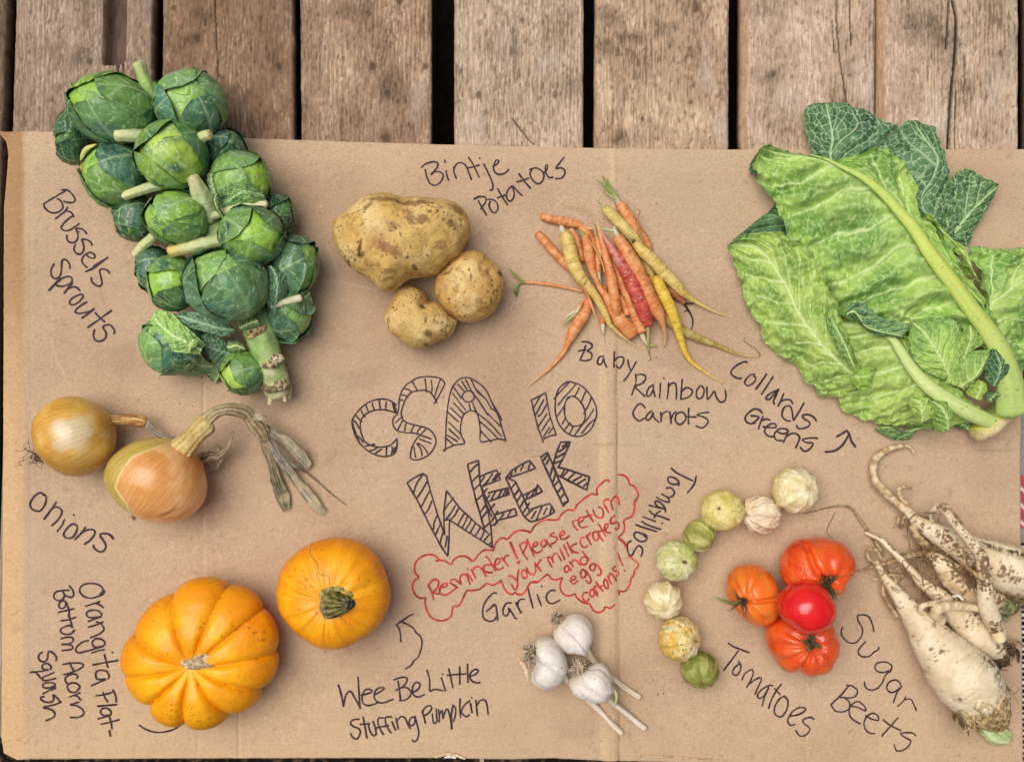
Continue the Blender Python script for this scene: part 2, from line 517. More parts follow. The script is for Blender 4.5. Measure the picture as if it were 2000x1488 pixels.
def rugc(X, Y):
    k = n2(X * .6, Y, 7, 5, 3)
    return mixc(hexc('#17120d'), hexc('#6a5844'), sm(.0, .7, k))
mat_sheet('floor_mat', -120, 938, 1440, 1620, -5.6, rugc, 'dark brown coarse mat showing along the bottom edge of the cardboard, left part', 'mat', 4, 2.2, 3)
mat_sheet('floor_mat', 945, 1245, 1440, 1620, -5.6, rugc, 'short black mat under the bottom edge, between the garlic label and the fold', 'mat', 4, 2.2, 4)

def clothc(X, Y):
    C = np.tile(hexc('#8c8b8d'), X.shape + (1,)) * (1 + .3 * n2(X, Y, 5, 2))[..., None]
    pink = (Y > 926) & (Y < 1032)
    dg = np.abs(((Y - X * .9) / 33.0) % 1 - .5) < .12
    C = np.where(pink[..., None], mixc(hexc('#b24a52'), hexc('#e6dcd8'), dg * 1.0), C)
    blk = Y > 1060
    st = ((Y / 11.0) % 1) < .33
    C = np.where(blk[..., None], mixc(hexc('#1d1b1e'), hexc('#d8d2cc'), st * 1.0), C)
    return C
mat_sheet('patterned_cloth', 1960, 2230, 800, 1500, -5.4, clothc, 'grey, pink and black striped cloth peeping out past the right edge of the cardboard', 'cloth', 3, 2.4, 6)

# ------------------------------------------------------------------ the cardboard sheet and its writing
def foldx(y): return 1200 + (np.asarray(y, float) - 290) * 7 / 1190.0
def hb(x, y):
    """height of the sheet's upper face (px)"""
    x = np.asarray(x, float); y = np.asarray(y, float)
    f = foldx(y)
    z = 3.4 * np.exp(-((x - f + 20) / 12.0) ** 2) * sm(600, 760, y) + 1.4 * np.exp(-((x - f + 4) / 5.0) ** 2) * sm(760, 600, y)
    z = z - 2.4 * np.exp(-((x - f - 1) / 2.6) ** 2) * sm(560, 760, y) - 1.0 * np.exp(-((x - f - 6) / 4.0) ** 2) * sm(760, 600, y)
    z = z - 1.4 * np.exp(-((x - 397 + (y - 730) * .012) / 2.6) ** 2) * sm(690, 760, y) * sm(1180, 1120, y)
    z = z - 1.2 * np.exp(-((x - 466) / 2.2) ** 2) * sm(1370, 1400, y) - .8 * np.exp(-((x - 386) / 3.0) ** 2) * sm(1370, 1410, y)
    z = z - .4 * np.exp(-((y - 816 - (x - 1240) * .03) / 1.4) ** 2) * sm(1150, 1180, x) * sm(1330, 1290, x)
    z = z - .4 * np.exp(-((y - 868) / 1.4) ** 2) * sm(1140, 1170, x) * sm(1270, 1240, x)
    z = z - 1.0 * np.exp(-((y - 880 - (x - 1940) * .02) / 1.4) ** 2) * sm(1880, 1900, x)
    z = z + 2.2 * sm(48, 30, x) * sm(1500, 700, y)          # folded flap along the left edge
    z = z + 5.0 * np.exp(-((x - 0) / 14.0) ** 2 - ((y - 262) / 22.0) ** 2)
    z = z + 2.6 * n2(x, y, 420, 3, 2)
    return z

nxb, nyb = 560, 350
u = np.linspace(0, 1, nxb); v = np.linspace(0, 1, nyb)
U, Vv = np.meshgrid(u, v)
ly = 256 + (1484 - 256) * v
left = np.interp(ly, [256, 264, 275, 300, 400, 860, 1300, 1440, 1470, 1484], [-4, 6, 14, 18, 9, 7, 4, 3, 8, 36]) + .8 * n2(ly, ly * 0, 14, 3)
right = np.interp(ly, [256, 500, 860, 1484], [2006, 2004, 1993, 1998]) + .6 * n2(ly, ly * 0, 14, 4)
X = left[:, None] + (right - left)[:, None] * U
top = np.interp(X, [-5, 12, 60, 470, 840, 1140, 1205, 1450, 1700, 2010], [257, 259, 257, 270, 282, 289, 290, 292.5, 292, 292])
bot = np.interp(X, [-5, 30, 60, 300, 500, 858, 868, 880, 900, 910, 1000, 1080, 1200, 1270, 1400, 2010], [1484, 1484, 1482, 1481, 1480, 1480, 1476, 1474, 1477, 1481, 1482, 1480, 1486, 1486, 1492, 1500])
top = top + .5 * n2(X, X * 0, 12, 7); bot = bot + .6 * n2(X, X * 0, 12, 8)
Y = top + (bot - top) * Vv
Zb = hb(X, Y)
cb = np.tile(hexc('#bda386'), X.shape + (1,))
cb = mixc(cb, hexc('#b2967a'), sm(-.2, .6, n2(X, Y, 260, 11, 3)))
cb = mixc(cb, hexc('#c6a985'), .7 * sm(1150, 1480, Y) * sm(1100, 500, X) + .35 * sm(1250, 1480, Y))
cb = mixc(cb, hexc('#c9ae8e'), .5 * sm(360, 290, Y))
# left flap, browner towards the top
flap = sm(52, 40, X + 2 * n2(X, Y, 60, 2))
cb = mixc(cb, mixc(hexc('#aa835b'), hexc('#d2ae80'), sm(420, 900, Y)), .85 * flap)
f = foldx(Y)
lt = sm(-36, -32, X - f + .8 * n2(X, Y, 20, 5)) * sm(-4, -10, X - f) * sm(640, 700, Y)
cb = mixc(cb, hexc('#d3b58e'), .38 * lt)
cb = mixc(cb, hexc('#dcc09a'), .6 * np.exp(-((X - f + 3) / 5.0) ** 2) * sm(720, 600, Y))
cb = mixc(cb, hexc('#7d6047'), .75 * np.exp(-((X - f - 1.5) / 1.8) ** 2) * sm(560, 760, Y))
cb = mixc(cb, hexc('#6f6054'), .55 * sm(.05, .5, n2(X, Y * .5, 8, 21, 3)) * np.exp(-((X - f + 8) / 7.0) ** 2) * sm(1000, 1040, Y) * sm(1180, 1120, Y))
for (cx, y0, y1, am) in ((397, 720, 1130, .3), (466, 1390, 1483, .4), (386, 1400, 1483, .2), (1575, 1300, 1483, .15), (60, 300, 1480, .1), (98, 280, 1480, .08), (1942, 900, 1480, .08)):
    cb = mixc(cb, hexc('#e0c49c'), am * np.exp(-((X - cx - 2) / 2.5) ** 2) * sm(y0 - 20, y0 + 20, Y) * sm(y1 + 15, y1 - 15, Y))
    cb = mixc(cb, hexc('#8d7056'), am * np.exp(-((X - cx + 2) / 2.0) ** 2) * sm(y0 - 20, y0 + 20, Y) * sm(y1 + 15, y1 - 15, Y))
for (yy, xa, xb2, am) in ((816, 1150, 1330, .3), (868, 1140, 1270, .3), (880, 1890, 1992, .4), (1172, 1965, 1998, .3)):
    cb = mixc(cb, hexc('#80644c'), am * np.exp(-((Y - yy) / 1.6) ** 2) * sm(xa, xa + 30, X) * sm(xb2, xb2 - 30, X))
# mottling, fibres, the faint corrugation showing through
cb = cb * (1 + .05 * n2(X, Y * 2.2, 26, 13, 4) + .015 * np.sin(2 * np.pi * Y / 15.0 + 2 * n2(X, Y, 120, 15)) * sm(-.2, .5, n2(X, Y, 150, 16)))[..., None]
cb = cb * (1 - .10 * sm(.45, .8, n2(X, Y, 45, 17, 4)))[..., None]
cb = mixc(cb, hexc('#8a6d52'), .3 * sm(.52, .68, n2(X, Y, 9, 31, 2) + .25 * n2(X, Y, 150, 32, 2)))
cb = mixc(cb, hexc('#e3cfb2'), .2 * sm(.56, .7, n2(X * .6, Y * 1.5, 10, 33, 2)))
_r = np.random.RandomState(8)
for _i in range(34):                       # scuffs and dents
    _x, _y, _a, _l = _r.uniform(60, 1950), _r.uniform(300, 1470), _r.uniform(0, np.pi), _r.uniform(15, 70)
    _dx, _dy = X - _x, Y - _y
    _t = _dx * np.cos(_a) + _dy * np.sin(_a); _n = -_dx * np.sin(_a) + _dy * np.cos(_a) + .0016 * _r.uniform(-1, 1) * _t ** 2
    cb = mixc(cb, hexc('#e2cdad' if _i % 2 else '#94775a'), _r.uniform(.15, .4) * np.exp(-(_n / 1.8) ** 2) * sm(_l, _l * .4, np.abs(_t)))
for (_x, _y, _rx, _ry) in ((1580, 1318, 14, 22), (1262, 1052, 9, 26), (705, 745, 40, 26), (1330, 690, 60, 40), (240, 700, 50, 40), (1120, 1420, 60, 30), (610, 1320, 50, 40)):
    _d = np.hypot((X - _x) / _rx, (Y - _y) / _ry) + .6 * n2(X, Y, 22, 35, 3)
    cb = mixc(cb, hexc('#8f7a68'), .16 * sm(1.1, .5, _d))
W = wp(X, Y, 0.0); W[..., 2] = Zb
n = nxb * nyb
tp = W.reshape(-1, 3); bt = tp.copy(); bt[:, 2] -= 6.0
F = gridfaces(nyb, nxb)[:, ::-1].tolist()
F += [[i + n for i in q[::-1]] for q in F]
ring = list(range(nxb)) + [r * nxb + nxb - 1 for r in range(1, nyb)] + [(nyb - 1) * nxb + c for c in range(nxb - 2, -1, -1)] + [r * nxb for r in range(nyb - 2, 0, -1)]
F += [[ring[i], ring[(i + 1) % len(ring)], ring[(i + 1) % len(ring)] + n, ring[i] + n] for i in range(len(ring))]
board = Thing('cardboard_sheet', wp(1000, 870, -6.0), 'large flat brown cardboard sheet with creases and marker writing, lying across the planks', 'cardboard')
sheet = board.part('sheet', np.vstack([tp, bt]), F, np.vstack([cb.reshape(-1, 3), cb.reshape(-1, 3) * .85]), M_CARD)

def flap(pts, h, name, cols, label):
    p = np.array(pts, float)
    V, F, s_, a, L = tube(pxpath(p, h), p[:, 2], nseg=14, step=1.5, flat=.35, noise=.25, nsc=8, seed=3)
    board.part(name, V, F, mixc(hexc(cols[0]), hexc(cols[1]), sm(-.3, .3, n3(V, 6, 3, 3))), M_CARD, parent=sheet, label=label)
flap([(850, 1478.5, 1.6), (862, 1474.5, 2.6), (876, 1472.5, 3.0), (892, 1475.5, 2.8), (908, 1481, 1.8)], 2.5, 'torn_edge', ('#c9a67c', '#ead3b0'), 'torn lifted lip of the bottom edge')
flap([(868, 1479, 1.2), (878, 1477.5, 2.2), (890, 1479.5, 1.4)], 2.0, 'torn_edge', ('#cfc6bb', '#f0ebe4'), 'white torn paper inside the lifted lip')
flap([(1240, 1478, .8), (1262, 1475.5, 1.5), (1310, 1477, 1.6), (1360, 1481, 1.3), (1420, 1486, .7)], 1.6, 'crease', ('#a9845e', '#d9b88e'), 'buckled crease along the bottom edge')

_wz = [0]
def stroke(P, w, straight=False, seed=0):
    P = np.asarray(P, float)
    if len(P) == 1:
        P = np.vstack([P, P + [0.8, 0.8]])
    if straight:
        D = np.vstack([np.linspace(P[i], P[i + 1], max(3, int(np.linalg.norm(P[i + 1] - P[i]) / 3)))[(1 if i else 0):] for i in range(len(P) - 1)])
    else:
        D = catmull(P, step=2.0)
    T = np.gradient(D, axis=0); T /= np.linalg.norm(T, axis=1)[:, None] + 1e-9
    # round ends
    e0 = D[0] - T[0] * w * .4; e1 = D[-1] + T[-1] * w * .4
    D = np.vstack([e0, D, e1]); T = np.vstack([T[0], T, T[-1]])
    Nn = np.stack([-T[:, 1], T[:, 0]], -1)
    m = len(D)
    ww = w * .5 * (1 + .34 * n2(np.arange(m) * 2.0, np.zeros(m), 14, seed, 3))
    ww[0] *= .45; ww[-1] *= .45
    D = D + .35 * np.stack([n2(np.arange(m) * 2.0, np.zeros(m), 10, seed + 60, 2), n2(np.arange(m) * 2.0, np.zeros(m), 10, seed + 90, 2)], -1)
    A, B = D + Nn * ww[:, None], D - Nn * ww[:, None]
    _wz[0] = (_wz[0] + 1) % 24
    off = .45 + .03 * _wz[0] + np.linspace(0, .025, m)
    V = []
    for Q in (A, D, B):
        W = wp(Q[:, 0], Q[:, 1], 0.0); W[:, 2] = hb(Q[:, 0], Q[:, 1]) + off
        V.append(W)
    V = np.stack(V, 1).reshape(-1, 3)
    F = gridfaces(m, 3).tolist()
    tone = np.repeat(1.1 + .85 * n2(np.arange(m) * 2.0, np.zeros(m), 18, seed + 30, 2), 3)
    return V, F, tone

INK = {'k': hexc('#35272f'), 'r': hexc('#a3322f')}
def write(label, col, groups, name='handwriting'):
    """groups: [(x0,y0,scale,width,'stroke; stroke; ...')] ; a stroke starting with L has straight legs"""
    parts = []
    for (x0, y0, s, w, txt) in groups:
        for k, st in enumerate(txt.split(';')):
            st = st.strip()
            if not st: continue
            straight = st[0] == 'L'
            P = fr(x0, y0, s, st.lstrip('L '))[:, :2]
            V, F, tone = stroke(P, w, straight, seed=len(parts) + 3 * len(label))
            parts.append((V, F, INK[col][None] * np.clip(tone, .45, 2.3)[:, None]))
    V, F, C = merge(*parts)
    # every ribbon faces up
    for q in F:
        a, b, c = V[q[0]], V[q[1]], V[q[2]]
        if (b[0] - a[0]) * (c[1] - a[1]) - (b[1] - a[1]) * (c[0] - a[0]) < 0: q.reverse()
    board.part(name, V, F, C, M_INK, parent=sheet, label=label)
# ------------------------------------------------------------------ handwriting, stroke by stroke
write('black marker words "Brussels Sprouts" slanting beside the sprout stalk', 'k', [
 (70, 350, 8.755, 3.6, '''500,210 400,265 300,325 200,385 140,420; 445,190 490,182 540,190 610,245 660,310 675,355 650,395 600,405 540,400 480,385;
   370,340 410,360 450,410 465,470 450,515 400,560 330,580 250,570 180,520 145,470 140,420; 550,485 500,555 420,615 340,680; 520,545 570,555 610,575 635,610 648,650;
   615,640 550,690 480,760 438,820 450,860 510,885 580,875 640,840 700,800 742,765; 870,935 845,895 800,860 740,848 690,852 700,890 722,950 720,1010 690,1065 630,1090 570,1075 535,1020 535,960;
   735,900; 960,1130 950,1090 900,1050 850,1035 795,1030 805,1080 822,1140 822,1210 790,1265 740,1285 690,1265 655,1215 660,1160 680,1120;
   870,1290 900,1325 950,1350 1000,1355 1010,1310 985,1275 930,1255 870,1275 820,1320 790,1380 800,1430 850,1490 880,1510; 1235,1340 1130,1405 1010,1480 985,1500'''),
 (70, 490, 7.44, 3.8, '''1045,97 950,170 850,245 725,305; 1070,325 1050,290 990,262 940,275 930,310 950,390 962,460 950,500 910,515 860,490 815,445 808,390;
   497,255 495,210 470,160 430,125 390,140 378,190 375,260 365,330 340,380 290,405 250,385 225,340 230,260 265,195;
   190,570 270,495 360,420; 200,575 280,480 350,415 450,375 515,385 530,430 500,475 420,510 350,515 300,500; 535,465 480,530 415,615; 470,550 540,525 600,535 640,580;
   690,650 660,630 600,650 530,690 490,740 505,780 560,780 630,740 690,665; 740,745 660,790 590,850 570,890 620,910 700,900 780,880 855,835 780,900 670,975;
   1100,868 970,960 850,1045 755,1112; 865,900 920,960 1000,1030; 1135,1200 1145,1160 1110,1105 1070,1070 1010,1080 975,1100 990,1140 1020,1190 1020,1250 970,1300 910,1315 860,1290 835,1230 852,1145''')])
write('black marker words "Bintje Potatoes" above the potatoes', 'k', [
 (800, 290, 6.25, 3.4, '''145,235 200,190 290,165 345,185 335,235 290,290 255,325 310,290 370,290 410,325 400,380 360,430 310,455 265,440; 190,260 210,350 250,435;
   425,145 435,175; 445,275 460,345 478,395; 535,230 545,300 570,370; 545,245 570,200 620,175 670,195 705,250 735,330 755,385; 720,110 780,210 850,355; 715,240 790,225 850,205; 855,120;
   905,190 950,280 1000,390 1018,460 1005,510 980,512; 1015,225 1060,200 1090,160 1060,145 1035,190 1025,250 1045,300 1100,322 1160,305 1210,260;
   785,620 850,592 925,600 930,650 900,700 870,740; 840,640 880,720 940,818; 985,650 970,700 995,760 1040,790 1075,750 1075,690 1040,640 1000,625 955,628;
   1075,495 1120,580 1195,692; 1070,605 1120,590 1170,572; 1250,460 1200,510 1183,570 1195,630 1230,645 1265,610 1275,540 1255,460 1310,520 1375,578;
   1335,312 1390,390 1475,488; 1310,412 1390,390 1455,365; 1490,270 1470,310 1490,370 1540,425 1590,430 1630,380 1635,310 1590,260 1530,242 1465,262;
   1640,300 1675,260 1685,205 1660,215 1660,280 1680,335 1715,360 1750,352; 1885,112 1830,180 1785,245 1850,240 1890,270 1890,320 1850,365 1780,372''')])
write('black marker words "Baby Rainbow Carrots" under the carrots', 'k', [
 (1110, 650, 6.0606, 3.4, '''160,105 230,110 280,140 270,180 220,215 260,230 280,265 265,310 210,330 140,322; 205,150 180,230 135,325; 120,215 170,205 205,205;
   420,280 370,285 345,340 360,378 395,360 415,300 425,350 452,408; 545,225 540,320 540,408; 545,330 590,290 650,290 655,340 630,390 600,420 565,385;
   705,320 715,390 735,440; 805,340 760,420 710,500 655,568; 795,500 800,580 780,650 750,735; 800,505 850,490 905,505 912,550 870,600 790,635 840,690 905,752;
   1005,620 960,640 925,710 935,750 975,730 1005,660 1005,600 1008,680 1025,755; 1090,600 1085,690 1080,770; 1128,535; 1185,590 1180,690 1168,780; 1185,640 1220,600 1265,600 1280,680 1275,785;
   1345,550 1340,660 1330,785; 1340,700 1390,650 1450,665 1465,710 1420,760 1340,785; 1560,625 1520,680 1515,750 1550,780 1595,740 1605,670 1580,625;
   1640,640 1640,720 1650,790 1700,720 1730,690 1750,760 1800,820 1850,800 1865,740 1855,680;
   905,885 870,845 830,845 790,890 762,950 790,1010 840,1040 895,1015; 985,925 940,960 915,1010 945,1030 985,990 1000,940 1010,1000 1070,1058; 1090,940 1095,1000 1095,1050; 1095,1000 1120,950 1170,925;
   1200,930 1210,1010 1215,1070; 1215,1020 1240,960 1275,935; 1330,935 1280,960 1265,1030 1300,1080 1350,1070 1390,1010 1370,950 1330,935; 1425,890 1420,990 1420,1080; 1380,985 1450,995 1510,995;
   1660,940 1590,945 1520,970 1590,990 1650,1030 1640,1080 1580,1125 1510,1100''')])
write('black marker words "Collards Greens" with an arrow, left of the collards', 'k', [
 (1400, 690, 6.6667, 3.8, '''395,118 350,112 270,150 200,210 185,255 220,300 275,325 320,325; 490,270 440,280 385,330 360,380 385,415 430,415 490,370 505,320 480,295;
   645,270 580,370 505,465; 730,305 650,430 580,535; 805,470 740,500 660,550 640,590 680,600 740,540 805,470 760,570 735,620 750,660; 870,525 840,600 795,690; 830,630 880,605 950,605 990,655;
   955,880 900,870 855,830 850,770 880,700 935,680 965,710 985,790 995,865; 1135,645 1070,760 1000,870; 1295,878 1260,830 1200,800 1140,800 1110,820 1150,860 1205,895 1210,930 1160,965 1090,980 1045,965 1042,940;
   590,775 550,735 490,725 420,765 370,830 385,890 440,915 500,905; 445,810 545,830 500,880 450,915; 600,820 570,890 540,980; 580,880 630,855 690,865;
   600,955 680,965 765,965 760,920 710,915 650,950 620,1000 640,1055 690,1082 740,1080; 790,1020 850,1045 910,1035 925,1000 870,980 810,985 760,1030 745,1080 780,1130 850,1135;
   930,1010 900,1080 865,1155; 905,1085 960,1045 1030,1045 1075,1090 1060,1150 1025,1230; 1310,1105 1250,1100 1180,1105 1110,1125 1170,1160 1250,1170 1230,1220 1180,1265 1130,1270 1085,1220'''),
 (1400, 690, 6.6667, 4.6, '1415,1280 1480,1278 1560,1255 1640,1185 1690,1110 1715,1065; 1565,1080 1640,1040 1690,1005 1725,1060 1750,1140 1805,1215')])
write('hollow hatched black marker letters "CSA"', 'k', [
 (670, 720, 6.0606, 3.2, '''630,430 590,395 520,365 430,360 330,385 240,440 160,525 110,610 115,700 150,800 200,880 280,960 370,1010 460,1035 550,1030 610,1000 640,930 640,830;
   625,525 560,500 480,487 400,487 320,510 250,555 210,620 205,700 225,790 260,860 330,905 420,925 510,920 560,905 610,860 640,830; 585,400 600,450 615,525; 600,420 625,470 630,520;
   110,620 130,700 160,790 190,850; 640,840 640,900 610,990; 615,930 600,990; 270,430 285,470 300,510; 345,405 355,450 372,480; 430,370 435,430 445,490; 512,395 508,440 505,480; 585,410 600,470 610,515;
   215,495 235,540 265,572; 155,555 185,590 222,625; 130,610 160,650 200,720; 150,780 200,820 240,870; 260,915 320,905 375,893; 320,970 370,955 410,930; 385,1000 420,975 455,950; 515,930 515,980 510,1025; 580,925 585,960 575,1010'''),
 (670, 720, 6.0606, 2.8, '''1080,412 1100,380 1150,290 1195,200 1195,155 1140,110 1050,95 960,95 880,110 810,150 740,200 690,280 665,370 660,450 645,530 600,580 590,630 605,690 650,735 740,755 830,760 900,775;
   1110,405 1080,340 1030,280 960,255 890,260 820,275 760,330 720,410 695,490 690,550 710,600 760,640 850,665 930,685 1010,710 1070,770 1100,840 1090,910 1040,990 980,1040 890,1075 810,1065 800,1010 820,920 870,830 920,775 980,715;
   820,155 850,205 885,265; 970,120 980,190 985,275; 1045,140 1052,210 1048,300; 1150,130 1115,230 1085,335; 735,235 780,250 815,280; 695,310 730,315 770,340; 670,372 710,372;
   710,568 660,600 620,640; 705,620 675,670 650,720; 745,650 735,690 730,735; 840,675 815,720 808,755; 925,690 890,730 878,760; 920,790 980,805 1040,830; 905,830 980,860 1045,885; 875,885 920,950 935,1030; 890,880 960,930 1000,1000; 840,925 850,990 860,1050'''),
 (670, 720, 6.0606, 2.8, '''1185,965 1210,960 1215,800 1225,600 1245,400 1290,230 1370,130 1450,105 1520,120 1620,180 1700,270 1770,420 1840,570 1890,730 1925,850;
   1880,610 1830,510 1750,380; 1185,968 1310,905 1435,880 1400,790 1390,690 1420,560 1480,505 1540,500 1590,540 1615,640 1625,750 1620,850 1660,865 1760,845 1850,830 1920,850;
   1520,265 1550,310 1540,370 1480,395 1430,370 1410,320 1440,275 1500,260 1530,280; 1405,150 1465,245; 1360,185 1430,260; 1315,225 1400,350; 1450,130 1540,300; 1295,290 1450,490; 1305,400 1435,540;
   1270,460 1405,590; 1230,505 1365,625; 1250,630 1390,770; 1250,710 1380,830; 1230,785 1355,860; 1215,815 1310,905; 1490,420 1510,490; 1530,400 1580,520; 1515,125 1585,265 1680,350 1750,460;
   1545,300 1620,400 1710,545; 1580,250 1640,310; 1750,470 1830,515; 1710,530 1870,685; 1590,525 1740,650 1870,795; 1620,625 1750,740 1830,825; 1635,740 1755,870''')])
write('hollow hatched black marker number "10"', 'k', [
 (1020, 730, 9.918, 3.0, '''L165,515 450,370 540,830 655,1180; L175,520 300,1030 408,1320; 655,1180 520,1205 420,1255; 360,415 290,530 220,660; 415,500 340,640 255,795; 480,575 400,720 320,825 305,800; 475,765 400,890 310,1020;
   535,870 450,990 380,1105; 530,1035 470,1130 405,1225; 600,1040 510,1155;
   690,305 790,210 900,155 1040,185 1170,250 1330,430 1420,620 1440,790 1400,930 1320,1080 1180,1190 1030,1210 900,1165 800,1090 690,930 640,740 640,560 660,400 700,310;
   875,460 930,440 1020,445 1110,520 1190,650 1220,780 1200,900 1150,980 1050,1010 950,1000 860,900 820,760 825,600 870,490 915,465; 900,180 740,340 615,490; 1045,190 930,330 840,420 700,600;
   1105,270 1015,440; 1225,340 1145,540; 1340,440 1290,590 1190,765; 830,600 670,830; 1380,685 1280,850 1140,1010 1010,1195; 840,840 775,970; 930,945 825,1075; 990,1015 915,1160; 1415,870 1290,980 1150,1155''')])
write('hollow hatched black marker word "WEEK"', 'k', [
 (780, 850, 5.0, 3.3, '''L75,465 140,415 230,370 265,395 300,530 370,760 440,970; L75,465 170,620 290,860 395,1060 472,1180 485,1000 490,820 445,825; L440,970 435,850 435,750 445,660 460,540 600,720 750,860 865,950;
   L490,825 650,930 910,1095 890,870 860,740 790,480 772,245 668,280; L668,295 700,440 750,640 830,910; 230,380 170,470 135,565; 270,450 220,540 170,615; 300,540 260,610 220,690; 315,640 290,710 245,775; 375,770 340,850 335,915;
   410,850 380,910 355,970; 430,930 410,1000 395,1070; 465,980 460,1030 445,1090; 530,610 480,670 430,740; 545,685 500,760 445,830; 575,715 540,780 490,830; 630,770 600,820 575,865; 665,790 640,850 610,905; 700,820 680,870 645,920;
   745,850 720,900 690,950; 790,900 760,950 735,985; 830,930 810,980 790,1015; 880,960 850,1000 830,1025; 905,1030 870,1075;
   765,280 720,320 685,365; 770,390 730,430 700,465; 790,470 735,525'''),
 (780, 850, 5.0, 3.6, '''L780,405 860,370 950,340 985,430 800,500 850,620 960,850 900,880; L870,560 950,540 1060,515 1070,575 880,640; L950,770 1040,740 1130,715 1145,780 950,830 930,880; 870,440 830,480 800,500; 910,375 870,430 840,480; 830,400 800,450; 960,370 910,440; 985,370 930,440;
   855,520 800,590 745,640; 880,580 840,640; 940,550 900,620; 1040,530 1010,590; 1060,530 1040,590; 850,670 790,750; 930,670 870,740; 850,745 805,810; 960,740 905,830; 1020,760 980,820; 1090,730 1060,790; 895,840 840,890; 1000,540 960,610; 830,600 850,680 900,790;
   L1040,415 1090,350 1180,290 1270,245 1330,320 1200,370 1060,415 1040,415; 1040,420 1100,550 1200,760 1270,835 1320,835 1420,800 1510,750; L1070,420 1130,450 1210,600 1270,740 1300,725; L1205,585 1290,545 1360,495 1395,548 1290,600 1220,630; L1285,720 1380,690 1470,665 1515,745;
   1145,310 1130,360; 1210,290 1185,345; 1280,255 1260,330; 1100,370 1070,420; 1140,455 1090,520; 1165,530 1115,600; 1190,580 1145,650; 1220,630 1180,700; 1270,660 1205,760; 1270,560 1240,600; 1330,520 1290,590; 1350,485 1330,570; 1300,720 1230,790; 1335,740 1290,810;
   1390,700 1340,820; 1440,710 1410,770; 1490,690 1470,760; 1495,710 1515,745'''),
 (780, 850, 5.0, 4.0, '''L1380,215 1445,165 1500,290 1560,440 1650,640 1600,690 1565,610 1500,480 1390,235; L1500,290 1530,180 1575,65 1670,65 1610,200 1550,310; L1550,310 1660,340 1855,405 1830,535 1550,390; L1500,290 1530,390;
   1445,190 1410,240; 1460,230 1435,280; 1500,300 1470,400; 1520,390 1495,470; 1550,450 1505,500; 1580,510 1550,550; 1610,570 1565,620; 1650,640 1605,665; 1640,80 1590,110; 1640,100 1560,160; 1620,170 1530,220; 1590,240 1515,275;
   1610,340 1580,390; 1650,345 1600,395; 1710,370 1650,425; 1775,400 1700,445; 1815,425 1740,475; 1845,460 1800,495''')])
